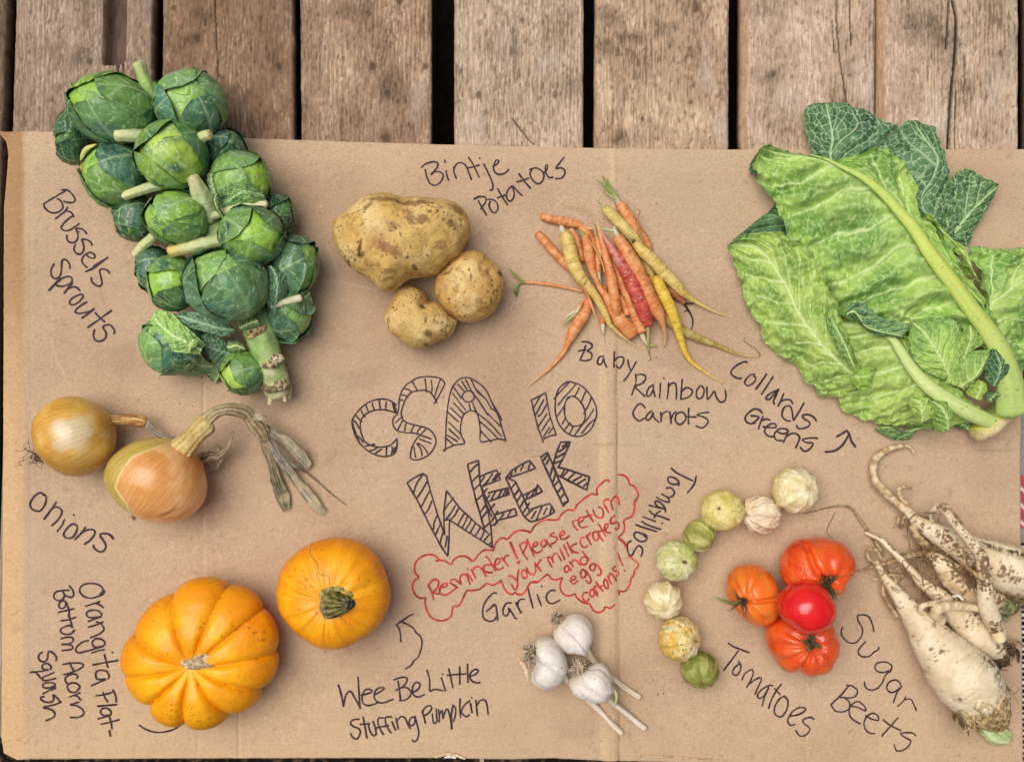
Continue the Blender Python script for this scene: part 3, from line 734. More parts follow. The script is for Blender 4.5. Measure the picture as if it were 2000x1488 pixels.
write('red marker cloud holding "Reminder! Please return your milk crates and egg cartons!"', 'r', [
 (790, 1020, 7.0846, 3.6, '''430,530 480,520 560,530 640,578 680,520 740,475 820,465 870,480 950,535 1000,470 1070,400 1130,378 1230,385; 480,520 440,470 390,445 310,445 230,475 160,545 140,620 145,690 195,755 150,790 115,850 115,920 145,990 210,1045 290,1040;
   290,1040 285,1120 310,1210 350,1290 420,1340 510,1360 590,1340 650,1280 670,1165 740,1155 790,1090 830,1000 868,940 950,940 1040,920 1100,870 1140,840 1220,865 1280,840 1335,800;
   1335,800 1370,890 1430,970 1490,990 1530,965 1560,990 1620,995 1680,940 1710,880 1750,825 1842,825; 1230,385 1260,290 1320,225 1380,215 1420,230 1480,170 1560,115 1640,110 1745,130;
   330,855 370,950 405,1065; 325,885 360,820 430,785 470,820 455,900 400,965 490,990; 490,900 560,890 595,860 570,840 520,860 490,920 495,980 550,1005 620,980 680,930 735,900; 630,830 650,790 700,790 740,820 780,850 765,790 785,730 830,715 870,750 890,810 905,855 ; 735,900 690,870 640,840 635,820;
   865,705 900,750 940,808; 872,645; 925,650 955,710 985,770; 945,660 990,610 1050,620 1095,680 1132,748; 1215,690 1150,690 1100,660 1095,610 1140,585 1200,590; 1128,468 1170,510 1215,590 1258,670;
   1225,590 1290,570 1325,520 1290,495 1255,540 1250,610 1290,650 1340,640 1365,620; 1345,480 1385,540 1435,600; 1370,530 1395,470 1440,452; 1440,735 1490,745 1550,800; 1580,655 1565,750 1562,870 1530,935 1480,855'''),
 (790, 1020, 7.0846, 5.2, '1465,275 1500,360 1560,490; 1575,545 1585,555; 1570,560 1590,540'),
 (1000, 910, 7.6923, 3.6, '''-10,1035 60,975 130,965 220,970 275,995 330,910 420,840 510,805 680,805 740,725 830,660 930,660 980,580 1080,490 1190,420 1280,425 1270,350 1330,265 ; 1340,262 1390,215 1435,205 1460,228;
   1595,128 1680,140 1740,190 1770,275 1830,300 1880,380 1895,450 1840,545 1840,640 1800,750 1680,815 1690,900 1670,1000 1600,1078 1670,1140 1715,1220;
   110,1190 160,1150 215,1145 215,1200 160,1310; 115,1190 165,1305 235,1402; 225,1105 270,1210 330,1345; 310,1215 370,1190 385,1150 345,1140 315,1190 320,1260 370,1300 430,1280 460,1250; 500,1110 450,1120 432,1170 460,1215 510,1180 515,1110 540,1160 590,1215;
   630,995 570,1040 640,1060 680,1090 650,1140 590,1170; 720,1060 785,1020 780,980 740,985 715,1050 740,1095 800,1090 860,1045; 910,850 935,910 985,960; 985,815 930,820 910,860;
   995,860 1060,815 1075,770 1030,770 1000,810 1010,890 1060,925 1130,905; 1120,668 1160,740 1220,835; 1090,765 1150,745 1205,735; 1215,655 1250,740 1310,775 1360,760 1370,690 1340,630 1295,615;
   1400,590 1420,640 1450,690; 1455,495 1400,500 1375,550 1400,620; 1480,520 1495,590 1515,655; 1485,540 1520,480 1570,455 1600,500 1612,580;
   1085,1070 1040,1080 1025,1140 1060,1210 1110,1215 1140,1190; 1110,1040 1150,1110 1190,1180; 1130,1080 1140,1040 1180,1000; 1270,980 1220,1000 1220,1070 1260,1120 1300,1080 1290,990 1320,1060 1365,1115; 1300,865 1350,950 1405,1045; 1270,990 1340,975 1390,950;
   1375,965 1430,920 1440,870 1400,870 1390,930 1420,990 1470,995; 1545,745 1490,780 1480,850 1520,860 1570,840 1610,880 1600,930 1570,955 1550,935;
   780,1190 810,1260 850,1345; 830,1145 870,1240 905,1310; 970,1160 910,1190 875,1230 930,1285 1000,1305; 730,1275 760,1330 790,1400; 720,1240'''),
 (1000, 1050, 7.6923, 3.6, '''530,290 560,370 600,440; 540,300 570,285 600,320 625,380 610,300 640,235 680,240 710,290 745,350; 780,110 815,190 850,275;
   175,480 150,500 145,560 180,605 220,590 225,540 200,490 165,485; 215,455 250,520 310,555 350,530 355,460 340,415; 345,375 390,440 435,495; 375,430 400,370 440,325;
   845,420 800,430 785,480 815,520 850,490 850,425 860,460 890,490; 865,360 895,400 920,440; 890,380 920,335 970,340 1025,410; 1140,350 1130,300 1080,285 1035,310 1030,370 1070,405 1120,380 1135,320; 1055,200 1100,260 1155,330;
   870,650 940,625 955,585 915,575 885,610 885,670 930,690 990,640; 1100,500 1060,475 1030,530 1040,590 1080,600 1110,550 1100,490 1150,560 1185,630 1160,685 1110,640; 1250,400 1210,390 1170,430 1180,480 1220,490 1250,450 1245,395 1300,430 1335,500 1320,555 1280,560;
   1130,820 1080,825 1055,880 1085,940 1130,950 1160,910; 1225,765 1180,790 1165,840 1200,885 1235,850 1225,770 1250,830 1285,870; 1230,730 1250,780 1285,830; 1240,760 1255,720 1300,700; 1255,660 1310,730 1365,795; 1290,745 1355,715;
   1400,615 1375,660 1395,735 1430,755 1440,710 1420,640 1390,610; 1435,570 1460,630 1495,690; 1450,590 1470,530 1500,540 1540,600 1570,650; 1555,425 1520,460 1530,500 1590,500 1600,545 1570,580; 1585,230 1620,320 1665,420; 1690,492;
   1640,20 1700,80 1725,150; 1750,270 1830,330 1900,400 1880,450 1840,490 1830,560 1790,610 1770,700 1710,790 1640,805 1585,790 1615,850;
   1540,1005 1470,1050 1400,1030 1370,1090 1290,1120 1230,1095 1190,1040 1165,990 1090,980 1010,930 960,880 945,840 870,870 800,860 745,810 720,730 735,660 755,600 660,630 590,610 535,550 450,610 380,665 280,670''')])
write('black marker word "Garlic" below the red cloud', 'k', [
 (790, 1020, 7.0846, 3.6, '''1275,980 1230,975 1160,1040 1100,1140 1080,1240 1100,1330 1170,1365 1240,1350 1275,1300; 1130,1230 1190,1185 1250,1135 1275,1210 1290,1355; 1480,1110 1410,1120 1365,1200 1370,1270 1410,1290 1445,1240 1440,1185 1500,1270 1530,1320 1555,1325;
   1540,1105 1575,1180 1615,1250; 1565,1150 1580,1085 1620,1060 1660,1065'''),
 (1000, 1050, 7.6923, 3.5, '240,755 270,880 315,1050; 380,850 405,930 440,1020; 447,725; 650,790 590,790 530,840 515,910 550,970 610,985 670,960 720,935')])
write('black marker word "Onions" slanting below the left onion', 'k', [
 (40, 940, 9.3, 3.8, '''420,250 385,205 320,215 240,280 185,370 175,440 220,510 310,540 380,515 440,420 470,320 450,260 390,215; 645,380 550,520 430,685; 550,520 610,470 690,470 750,530 730,620 660,720 565,800; 800,690 750,800 670,905; 965,605;
   1030,810 980,770 910,790 840,860 785,950 810,1010 880,1030 960,1000 1010,920 1035,840; 1180,830 1110,930 990,1050; 1090,950 1180,890 1290,870 1350,900 1340,970 1270,1060 1165,1140; 1685,1040 1640,980 1560,945 1460,950 1445,985 1490,1050 1540,1130 1550,1200 1500,1265 1430,1270 1350,1220 1325,1160''')])
write('black marker words "Orangita Flat-Bottom Acorn Squash" written downwards, left of the ribbed squash', 'k', [
 (60, 1120, 8.755, 3.7, '''1265,290 1240,345 1150,390 1030,415 930,395 860,340 840,270 880,200 960,170 1050,165 1150,185 1220,235 1230,300 1180,370; 1180,475 1080,510 935,555; 1120,505 1180,530 1240,575; 1205,735 1215,690 1150,630 1050,620 970,650 955,700 1000,745 1100,745 1210,735 1110,765 985,815;
   1235,825 1130,870 990,910; 1125,820 1200,850 1250,920 1245,970 1170,1030 1025,1090; 1250,1230 1275,1180 1220,1120 1130,1105 1070,1140 1060,1200 1110,1250 1255,1230 1100,1280 930,1325 830,1345 775,1310 800,1240 880,1170 990,1135; 1265,1295 1170,1310 1045,1350; 1400,1340;
   660,280 540,285 440,310 395,370 420,430 500,460 560,420 580,360 540,290; 660,205 720,280 735,350 700,400 640,390 580,360; 600,470 530,465 485,520 500,580 550,590 600,550 605,490 630,520;
   740,595 620,625 475,655; 640,550 660,650 670,750 715,890; 775,740 650,780 520,800; 645,690 660,740; 715,915 690,880 600,895 520,945 530,1000 610,1035 700,1015 750,960;
   530,1105 620,1080 710,1085 735,1130 690,1180 610,1200 520,1200 640,1205 715,1230 715,1280 640,1300 545,1310'''),
 (60, 1270, 8.265, 3.7, '''415,155 420,100 370,35 300,5 285,60 270,140 220,175 160,160 130,105 150,50 195,20; 1410,155 1200,190 1010,225; 1195,60 1220,160 1250,265; 1255,450 1270,400 1230,330 1140,310 1070,330 1055,400 1090,460 1220,455 1120,500 985,560;
   1330,630 1370,710 1385,825; 1345,660 1230,695 1060,725; 1170,670 1200,750 1245,825; 1390,870 1240,880 1085,895; 1290,1040 1300,980 1240,930 1160,935 1130,990 1170,1040 1290,1040 1180,1070 1085,1100; 1430,1110 1290,1150 1135,1185; 1275,1070 1300,1160 1315,1260; 1270,1285 1290,1380;
   530,215 680,195 820,200 855,240 780,300 650,350 540,385; 630,185 670,270 715,335; 745,440 770,420 730,375 640,385 570,430 565,490 600,530; 800,575 740,520 650,520 595,570 620,640 680,670 750,650 800,585; 800,675 720,710 625,745; 700,720 760,735 810,795; 780,825 700,850 640,870 760,890 850,960 850,1030 770,1070 650,1075;
   325,300 335,250 280,205 210,215 190,270 230,300 300,300 160,330 0,345; 90,345 130,390 165,440; 380,350 290,390 210,420 200,470 270,475 410,440; 350,575 400,560 380,520 290,510 210,530 205,580 260,600 350,590 410,600 300,640 205,690;
   490,825 430,760 365,700 380,760 360,810 290,830 210,810 165,770 185,740 220,740; 495,825 380,870 210,910 330,945 395,1010 370,1070 250,1125'''),
 (0, 1020, 2.5, 3.4, '680,988 710,1008 760,1023 810,1020 850,1008 885,985')])
write('black marker words "Wee Be Little Stuffing Pumpkin" with a curved arrow to the pumpkin', 'k', [
 (650, 1280, 6.25, 3.5, '''70,355 105,480 130,615; 130,610 160,480 210,430 250,480 300,570 340,640; 308,260 318,420 330,640; 350,480 430,460 480,430 440,405 390,420 360,490 365,570 420,605 490,595 550,570; 510,480 590,430 630,400 570,390 520,430 505,500 540,560 620,575 735,530;
   745,295 830,265 900,270 905,310 870,360 820,400 770,420; 795,310 815,420 825,545; 780,415 860,385 920,400 955,450 930,510 870,545 810,550; 970,450 1040,410 1065,350 1020,325 980,370 970,440 1000,495 1060,500 1115,475;
   1150,175 1180,290 1185,430 1240,410 1345,430; 1325,270 1350,350 1375,430; 1340,225; 1415,160 1440,270 1465,390; 1395,238 1490,230 1620,222; 1550,135 1550,240 1550,345; 1645,105 1645,210 1650,325; 1665,260 1750,220 1775,180 1740,165 1690,200 1670,260 1700,310 1750,330 1800,325;
   320,775 250,780 215,820 250,860 320,890 335,940 310,1000 290,1018 240,990 215,945; 370,745 390,850 415,1005; 335,835 400,830 450,825; 435,830 450,910 490,970 525,960 520,890 490,800; 490,800 520,890 530,960; 620,760 560,760 550,820 580,900 615,960; 535,880 590,865 640,860; 710,745 650,750 640,800 665,870 710,940; 620,860 680,850; 720,800 740,850 765,905; 715,745;
   770,760 785,830 800,895; 780,800 830,745 880,760 910,830 945,890; 1010,740 950,760 930,820 960,855 1000,820 1000,745 1030,840 1050,940 1030,1020 990,1050 970,1025;
   1095,690 1115,760 1130,825; 1090,690 1130,630 1190,610 1205,650 1170,700 1120,730; 1215,710 1220,780 1240,830 1270,800 1265,720 1260,650; 1265,720 1275,800; 1290,660 1300,740 1300,810; 1300,720 1330,670 1345,770 1355,720 1390,650 1420,700 1440,800 1455,890; 1470,600 1450,700 1450,890; 1455,640 1490,620 1500,700 1475,800;
   1555,525 1550,640 1560,755; 1670,550 1610,600 1570,680 1600,730 1640,745 1665,715; 1680,580 1690,640 1700,695; 1695,510; 1745,545 1755,640 1765,730; 1755,610 1800,545 1860,545 1885,620 1895,715'''),
 (750, 1170, 9.917, 3.2, '575,280 480,325 410,375 320,430 240,495; 240,495 290,560 315,660 325,820; 320,435 400,455 500,510 570,560 620,640 700,710 735,800 730,900 690,1050 640,1140 570,1200 520,1280 415,1345; 390,470 405,455')])
write('black marker word "Tomatoes" slanting under the tomatoes', 'k', [
 (1390, 1240, 6.7636, 3.3, '''220,105 290,150 380,185 495,230; 350,205 260,330 160,460; 355,345 385,400 380,460 340,520 300,525 275,490 300,430 360,380; 400,590 430,520 490,470 530,455 550,500 520,590 460,690; 480,655 570,590 640,560 655,590 620,670 575,775;
   810,665 750,665 660,720 605,790 630,835 690,800 760,680 700,810 668,935; 920,645 850,740 790,850 750,965; 830,700 860,735 905,780; 955,800 1005,860 1000,960 940,1060 880,1075 830,1020 840,930 900,840 960,800;
   1035,1070 1140,1050 1230,1000 1235,965 1160,955 1080,1000 1020,1080 1005,1130 1040,1190 1105,1175; 1350,1110 1310,1085 1240,1100 1200,1130 1230,1175 1290,1220 1290,1270 1230,1325 1160,1325 1110,1255''')])
write('black marker words "Sugar Beets" between the tomatoes and the beets', 'k', [
 (1610, 1180, 4.962, 3.1, '''480,265 465,190 430,120 370,100 325,110 330,160 365,220 370,280 340,340 290,375 230,365 175,310 165,260 178,225; 400,360 345,420 330,470 370,505 440,500 480,460 520,440 530,415; 635,655 655,600 620,565 570,555 510,570 490,610 520,650 580,655 630,640 590,690 560,760 510,815 450,830 400,800 392,750;
   750,800 720,745 670,730 620,760 605,810 640,850 690,840 740,800 700,860 670,950; 790,890 760,940 710,985; 780,920 840,920 890,1025; 215,780 270,790 320,830 310,880 260,905 160,900; 240,785 170,870 65,970; 200,905 245,950 240,1010 180,1040 110,1030 65,975;
   260,985 330,1000 400,1030 385,980 330,940 280,960 245,1010 250,1080 300,1130 350,1155; 400,1075 460,1110 525,1120 510,1070 460,1055 410,1090 385,1150 400,1210 440,1245 490,1250; 715,1095 640,1180 555,1275; 570,1115 640,1170 740,1220; 885,1270 860,1245 800,1240 735,1250 780,1285 835,1320 815,1370 760,1410 700,1415 675,1355''')])
write('black marker word "Tomatillos" written upside down along the tomatillos', 'k', [
 (1200, 900, 7.083, 3.6, '''785,100 850,155 950,210 1085,275; 1130,210 1110,300 1060,380 1010,435; 885,340 890,290 840,240 770,220 735,250 760,300 820,325 880,310; 720,375 780,370 825,420 820,470 770,500 720,490 655,455; 580,500 660,545 750,570 760,540 720,490; 705,705 700,650 640,580 580,550 560,580 600,630 700,660; 480,610 580,640 690,660;
   485,690 540,740 640,770 760,815; 635,690 580,730 550,785; 660,860; 395,770 470,800 565,835; 375,835 470,890 640,945; 295,880 400,920 585,975; 430,1050 390,1010 310,985 270,1020 300,1080 380,1115 440,1090 450,1040 410,1010;
   235,1105 190,1130 175,1200 200,1290 240,1305 280,1240 330,1170 380,1200 390,1260 370,1315''')])
# ------------------------------------------------------------------ potatoes
M_POT = mat('potato_skin', 0.62, 0.3, var=[(220, .88, 1.1, (1, 1, 1)), (900, .9, 1.08, (1, 1, 1))], bump=[(500, .0004, 5), (90, .0008, 3)], speck=(650, .66, (.10, .055, .02), .75))
Z_POT = (620, 280, 3.543)
def potato(txt, height, seed, label, dents, scuffs, base='#d3ad64'):
    O = fr(*Z_POT, txt)
    b = blob(O, height, height * .5, nth=260, nph=130, pt=.82, pb=.7)
    V = b['V']; P = V.reshape(-1, 3)
    c = b['c']
    amp = 5.5 * n3(P, 70, seed, 3) + 1.3 * n3(P, 18, seed + 3, 3)
    dv = P - c; dv /= np.linalg.norm(dv, axis=1)[:, None]
    px = P[:, 0] / ((H - height) / H) + 1000; py = 744 - P[:, 1] / ((H - height) / H)
    up = sm(c[2] - 10, c[2] + 20, P[:, 2])
    for (zx, zy, r, d) in dents:
        q = fr(*Z_POT, f'{zx},{zy}')[0]
        amp -= d * np.exp(-(((px - q[0]) ** 2 + (py - q[1]) ** 2) / r ** 2)) * up
    P = P + dv * amp[:, None]
    k1 = n3(P, 55, seed + 9, 4); k2 = n3(P, 22, seed + 11, 5)
    C = mixc(hexc(base), hexc('#e0c283'), sm(-.1, .5, k1))
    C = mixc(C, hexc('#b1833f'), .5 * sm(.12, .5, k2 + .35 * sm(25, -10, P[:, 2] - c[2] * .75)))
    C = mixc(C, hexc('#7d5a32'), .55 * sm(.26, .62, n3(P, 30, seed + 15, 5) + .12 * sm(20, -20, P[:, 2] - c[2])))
    C = mixc(C, hexc('#7a7a3a'), .2 * sm(.2, .6, n3(P, 60, seed + 21, 3)))
    fl = n3(P, 6, seed + 31, 2)
    C = mixc(C, hexc('#4b2f16'), .8 * sm(.46, .56, fl + .35 * n3(P, 40, seed + 33, 2)))
    for (zx, zy, rx, ry, rot, hx, am) in scuffs:
        q = fr(*Z_POT, f'{zx},{zy}')[0]
        dx, dy = px - q[0], py - q[1]
        cs, sn = math.cos(rot), math.sin(rot)
        d = np.hypot((cs * dx + sn * dy) / rx, (-sn * dx + cs * dy) / ry) + .55 * n3(P, 9, seed + 41, 3)
        C = mixc(C, hexc(hx), am * sm(1.2, .45, d) * up)
    b['V'] = P
    V, F = fin(b)
    base_pt = np.array([c[0], c[1], 0])
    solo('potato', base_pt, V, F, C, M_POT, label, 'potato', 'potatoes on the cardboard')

potato('''110,560 130,530 200,480 280,410 360,360 450,345 540,355 600,370 700,370 830,385 940,405 1000,450 1040,520 1058,600 1030,690 990,770 940,810 890,850 820,905 720,925 640,945 580,980 520,1020 450,1025 390,980 330,930 270,890 200,830 150,750 115,650''',
       168, 3, 'largest potato, knobbly and scuffed, above the two small ones',
       [(620, 430, 22, 9), (680, 480, 26, 5), (330, 900, 30, 4), (850, 640, 35, 4), (150, 600, 22, 4), (560, 370, 14, 5)],
       [(480, 715, 32, 13, .5, '#8a5a3a', .75), (390, 640, 18, 26, .3, '#a9774a', .5), (282, 715, 5, 18, .25, '#332016', .85), (290, 760, 12, 8, 0, '#57381f', .7),
        (505, 560, 22, 10, .2, '#7d5431', .6), (650, 500, 10, 22, -.3, '#5c3d22', .65), (730, 520, 14, 10, 0, '#6b4526', .7), (660, 845, 7, 6, .4, '#5b3a2a', .8),
        (930, 540, 18, 10, .3, '#5b3c20', .7), (440, 370, 40, 6, -.1, '#6b4a2a', .7), (650, 380, 40, 6, .1, '#5f3f22', .75), (950, 430, 20, 8, .5, '#65441f', .7),
        (690, 910, 8, 6, .3, '#4a2f1c', .8), (480, 880, 16, 6, -.4, '#6e4a28', .6), (350, 420, 14, 6, -.6, '#6e4a28', .6), (960, 780, 16, 6, -.8, '#4a3018', .7)])
potato('''810,980 830,910 880,850 940,800 1010,750 1100,740 1160,760 1210,810 1260,860 1285,940 1280,1030 1250,1110 1200,1180 1120,1225 1050,1240 980,1225 910,1180 850,1110 815,1040''',
       118, 13, 'round smooth potato with a dark bruise on its right side', [(1200, 880, 10, 6), (1150, 850, 9, 5)],
       [(1265, 885, 5, 8, -.3, '#3a2a26', .9), (1190, 880, 10, 5, .8, '#8a6232', .6), (890, 890, 9, 3, -.4, '#4a2f18', .7), (1120, 1090, 10, 7, .2, '#6a4522', .5), (900, 1170, 12, 8, .6, '#6a4522', .5)], '#c99f5a')
potato('''465,1220 480,1160 500,1110 540,1040 600,1000 670,992 720,1010 755,1050 775,1090 830,1100 880,1150 930,1200 965,1230 950,1290 920,1340 850,1370 790,1405 700,1420 620,1390 540,1340 490,1290''',
       104, 23, 'lumpy heart shaped potato, lowest of the three', [(750, 1130, 18, 7), (870, 1220, 18, 4), (490, 1240, 12, 3)],
       [(725, 1120, 9, 6, .7, '#4b321e', .8), (745, 1225, 4, 9, .1, '#3f2918', .8), (765, 1310, 11, 9, -.4, '#5b3c20', .8), (740, 1390, 7, 4, 0, '#4b321e', .8), (700, 1070, 5, 14, .3, '#7a5a35', .5)], '#cfab68')

# ------------------------------------------------------------------ squash and pumpkin
M_SQ = mat('squash_skin', 0.42, 0.4, var=[(160, .93, 1.06, (1, 1, 1)), (1100, .94, 1.05, (1, 1, 1))], bump=[(420, .00012, 3)], coat=.06)
M_CORK = mat('corky_stem', 0.85, 0.2, var=[(700, .6, 1.25, (1, 1, 1))], bump=[(900, .0006, 4)])
def squash():
    Zs = (0, 1020, 2.5)
    ctr = fr(*Zs, '975,668')[0]
    notch = fr(*Zs, '857,350 1112,318 1277,425 1340,632 1270,803 1122,915 917,967 745,882 622,737 667,542')[:, :2]
    apex = fr(*Zs, '975,270 1208,322 1345,500 1352,720 1225,900 1020,1000 830,988 668,850 598,650 745,400')[:, :2]
    height = 150; cz = 72
    def pol(Q):
        d = Q - ctr[:2]; return np.arctan2(-d[:, 1], d[:, 0]), np.hypot(d[:, 0], d[:, 1])
    na, nr = pol(notch); aa, ar = pol(apex)
    o = np.argsort(na); na, nr = na[o], nr[o]; o = np.argsort(aa); aa, ar = aa[o], ar[o]
    ext = lambda a: np.r_[a - 2 * np.pi, a, a + 2 * np.pi]
    th = np.linspace(-np.pi, np.pi, 400, endpoint=False)
    na3, nr3 = ext(na), np.r_[nr, nr, nr]
    i = np.searchsorted(na3, th, side='right') - 1
    t = (th - na3[i]) / (na3[i + 1] - na3[i])
    base = nr3[i] * (1 - t) + nr3[i + 1] * t
    mid = .5 * (na3[i] + na3[i + 1])
    ap = np.interp(mid, ext(aa), np.r_[ar, ar, ar])
    basem = .5 * (nr3[i] + nr3[i + 1])
    bul = (1 - np.abs(2 * t - 1) ** 2.3) ** .62
    R = base + (ap - basem) * bul
    vall = 1 - (1 - np.abs(2 * t - 1) ** 4)            # 1 in the grooves
    k = (H - cz) / H
    c = wp(ctr[0], ctr[1], cz)
    ph = np.linspace(np.pi / 2, -np.pi / 2, 170)
    PH, TH = np.meshgrid(ph, th, indexing='ij')
    cr = np.abs(np.cos(PH)) ** .78
    rmean = (nr.mean() + ar.mean()) / 2
    blend = sm(.0, .75, cr)
    RR = (rmean * (1 - blend) + R[None] * blend)
    rho = RR * cr
    X = c[0] + rho * k * np.cos(TH); Y = c[1] + rho * k * np.sin(TH)
    Z = cz + np.sin(PH) * np.where(PH > 0, height - cz, cz)
    q = rho / rmean
    Z = Z - np.where(PH > 0, 20 * np.exp(-(q / .28) ** 2), 0)             # sunk around the stem
    Z = Z - np.where(PH > 0, 12 * vall[None] * sm(.05, .35, q) * (1 - .5 * sm(.6, 1, q)), 0)
    V = np.stack([X, Y, Z], -1).reshape(-1, 3)
    V += (1.5 * n3(V, 40, 5, 3))[:, None] * np.array([.4, .4, 1])
    V[:, 2] = np.maximum(V[:, 2], .6)
    k1 = n3(V, 70, 8, 3); vl = np.broadcast_to(vall[None], PH.shape).ravel()
    C = mixc(hexc('#f6a302'), hexc('#ffb90c'), sm(-.4, .4, k1))
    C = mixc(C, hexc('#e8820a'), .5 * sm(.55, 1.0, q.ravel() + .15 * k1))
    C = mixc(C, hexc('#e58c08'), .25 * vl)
    sp = n3(V, 5, 12, 2) + .5 * n3(V, 60, 13, 2)
    C = mixc(C, hexc('#8d4a16'), .75 * sm(.62, .75, sp))
    sc = n3(V * np.array([1, 1, 1]), 3.2, 14, 2) + .55 * n3(V, 35, 15, 2)
    C = mixc(C, hexc('#b4651a'), .6 * sm(.6, .8, sc))
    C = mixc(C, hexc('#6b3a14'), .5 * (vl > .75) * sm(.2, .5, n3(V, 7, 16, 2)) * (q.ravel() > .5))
    t_ = Thing('ribbed_squash', [c[0], c[1], 0], 'deep orange ribbed squash with ten lobes and a corky scar, left of the smooth pumpkin', 'squash')
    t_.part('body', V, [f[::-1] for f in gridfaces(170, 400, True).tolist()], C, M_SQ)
    # corky scar
    O = fr(*Zs, '875,685 890,665 935,655 960,635 995,622 1030,628 1060,645 1072,668 1062,692 1030,705 990,712 940,714 900,705')
    b = blob(O, 142, 126, nth=90, nph=40, pt=.5, pb=.5)
    P = b['V'].reshape(-1, 3)
    P[:, 2] += 4 * n3(P, 9, 3, 3)
    C = mixc(hexc('#a98f68'), hexc('#d8c39d'), sm(-.3, .3, n3(P, 7, 4, 4)))
    C = mixc(C, hexc('#4b3720'), .8 * sm(.25, .5, n3(P, 4, 6, 3)))
    b['V'] = P; V2, F2 = fin(b); t_.part('stem_scar', V2, F2, C, M_CORK)
squash()

def pumpkin():
    Zs = (0, 1020, 2.5)
    O = fr(*Zs, '1350,340 1372,240 1432,158 1530,98 1640,77 1750,97 1840,168 1890,270 1907,365 1882,455 1835,520 1760,570 1665,612 1570,607 1495,568 1420,500 1368,420')
    height = 160; cz = 82
    ctr = fr(*Zs, '1632,350')[0]
    b = blob(O, height, cz, center=ctr, nth=300, nph=150, pt=.85, pb=.75)
    V = b['V']; th, ph = b['th'], b['ph']
    q = np.cos(ph) * (ph > 0) + (ph <= 0)
    rib = n2(np.cos(th) * 4, np.sin(th) * 4, 1.0, 6, 2)
    V[..., 2] -= np.where(ph > 0, 9 * np.exp(-(q / .22) ** 2), 0)
    V[..., 2] += np.where(ph > 0, 4 * rib * sm(.05, .4, q), 0)
    P = V.reshape(-1, 3); P += (2.0 * n3(P, 60, 9, 2))[:, None] * np.array([.5, .5, 1])
    thf, qf = th.ravel(), q.ravel()
    k1 = n3(P, 60, 2, 3)
    rad = n2(np.cos(thf) * 22, np.sin(thf) * 22, 1.0, 12, 3) * sm(.1, .4, qf)
    C = mixc(hexc('#f39c04'), hexc('#fdb012'), sm(-.3, .4, k1 + .6 * rad))
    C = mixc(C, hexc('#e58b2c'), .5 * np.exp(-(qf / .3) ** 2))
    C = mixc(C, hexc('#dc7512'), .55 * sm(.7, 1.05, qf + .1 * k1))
    st = n2(np.cos(thf) * 55, np.sin(thf) * 55, 1.0, 14, 2) + .8 * n2(np.cos(thf) * 30 + qf * 7, np.sin(thf) * 30, 1, 15, 2)
    C = mixc(C, hexc('#ffc352'), .4 * sm(.45, .8, st) * sm(.25, .5, qf))
    sp = n3(P, 6, 22, 2) + .5 * n3(P, 50, 23, 2)
    C = mixc(C, hexc('#b0561a'), .6 * sm(.6, .72, sp))
    # thin scratch from the stem upwards
    scr = catmull(fr(*Zs, '1610,305 1605,265 1560,250 1545,205 1500,170 1490,130'), n=60)
    k = (H - height * .95) / H
    ppx = P[:, 0] / k + 1000; ppy = 744 - P[:, 1] / k
    dmin = np.min(np.hypot(ppx[:, None] - scr[None, :, 0], ppy[:, None] - scr[None, :, 1]), axis=1)
    C = mixc(C, hexc('#7a3d12'), .8 * sm(1.6, .5, dmin) * (P[:, 2] > cz))
    b['V'] = P; VV, F = fin(b)
    t = Thing('smooth_pumpkin', [b['c'][0], b['c'][1], 0], 'small smooth round orange pumpkin with a stubby green stem, above the ribbed squash', 'pumpkin')
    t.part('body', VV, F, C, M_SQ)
    Os = fr(*Zs, '1558,420 1562,385 1580,348 1612,330 1650,328 1688,345 1718,362 1738,392 1722,420 1690,440 1655,456 1612,468 1580,462')
    cs_ = fr(*Zs, '1628,398')[0]
    bs = blob(Os, 184, 148, center=cs_, nth=140, nph=60, pt=.55, pb=.6)
    Ps = bs['V'].reshape(-1, 3)
    kx = Ps[:, 0] / .92 + 1000; ky = 744 - Ps[:, 1] / .92
    tipd = np.hypot(kx - 692, ky - 1177); ang = np.arctan2(ky - 1177, kx - 692)
    ridge = np.cos(ang * 26 + 1.5 * n3(Ps, 14, 3, 2))
    Ps[:, 2] += (1.6 * ridge + 2.0 * n3(Ps, 9, 5, 3)) * (Ps[:, 2] > 140) - 10 * sm(45, 70, tipd)
    Ps[:, 2] = np.maximum(Ps[:, 2], 118)
    C = ramp(np.clip(.5 + .35 * ridge + .5 * n3(Ps, 8, 3, 3), 0, 1), [(0, '#38361c'), (.5, '#6f6a36'), (1, '#a0945c')])
    C = mixc(C, hexc('#a9a07a'), .7 * sm(48, 66, tipd + 8 * n3(Ps, 6, 9, 2)))
    C = mixc(C, hexc('#8f9c94'), .6 * sm(22, 8, tipd)); C = mixc(C, hexc('#191812'), .9 * sm(.15, .4, n3(Ps, 6, 8, 3) + .5 * sm(18, 6, tipd)) * sm(26, 12, tipd))
    bs['V'] = Ps; Vs_, Fs_ = fin(bs); t.part('stem', Vs_, Fs_, C, M_CORK)
    # calyx ridge behind the stem
    p = fr(*Zs, '1565,365 1580,340 1620,325 1665,325 1700,340 1718,360')
    V, F, s, a, L = tube(pxpath(p, 154), np.array([4, 5, 5, 5, 4, 3]), nseg=10, step=1.5, noise=.3, nsc=6)
    t.part('stem_collar', V, F, mixc(hexc('#6d7330'), hexc('#b9b070'), sm(-.3, .3, n3(V, 6, 2, 3))), M_CORK)
pumpkin()

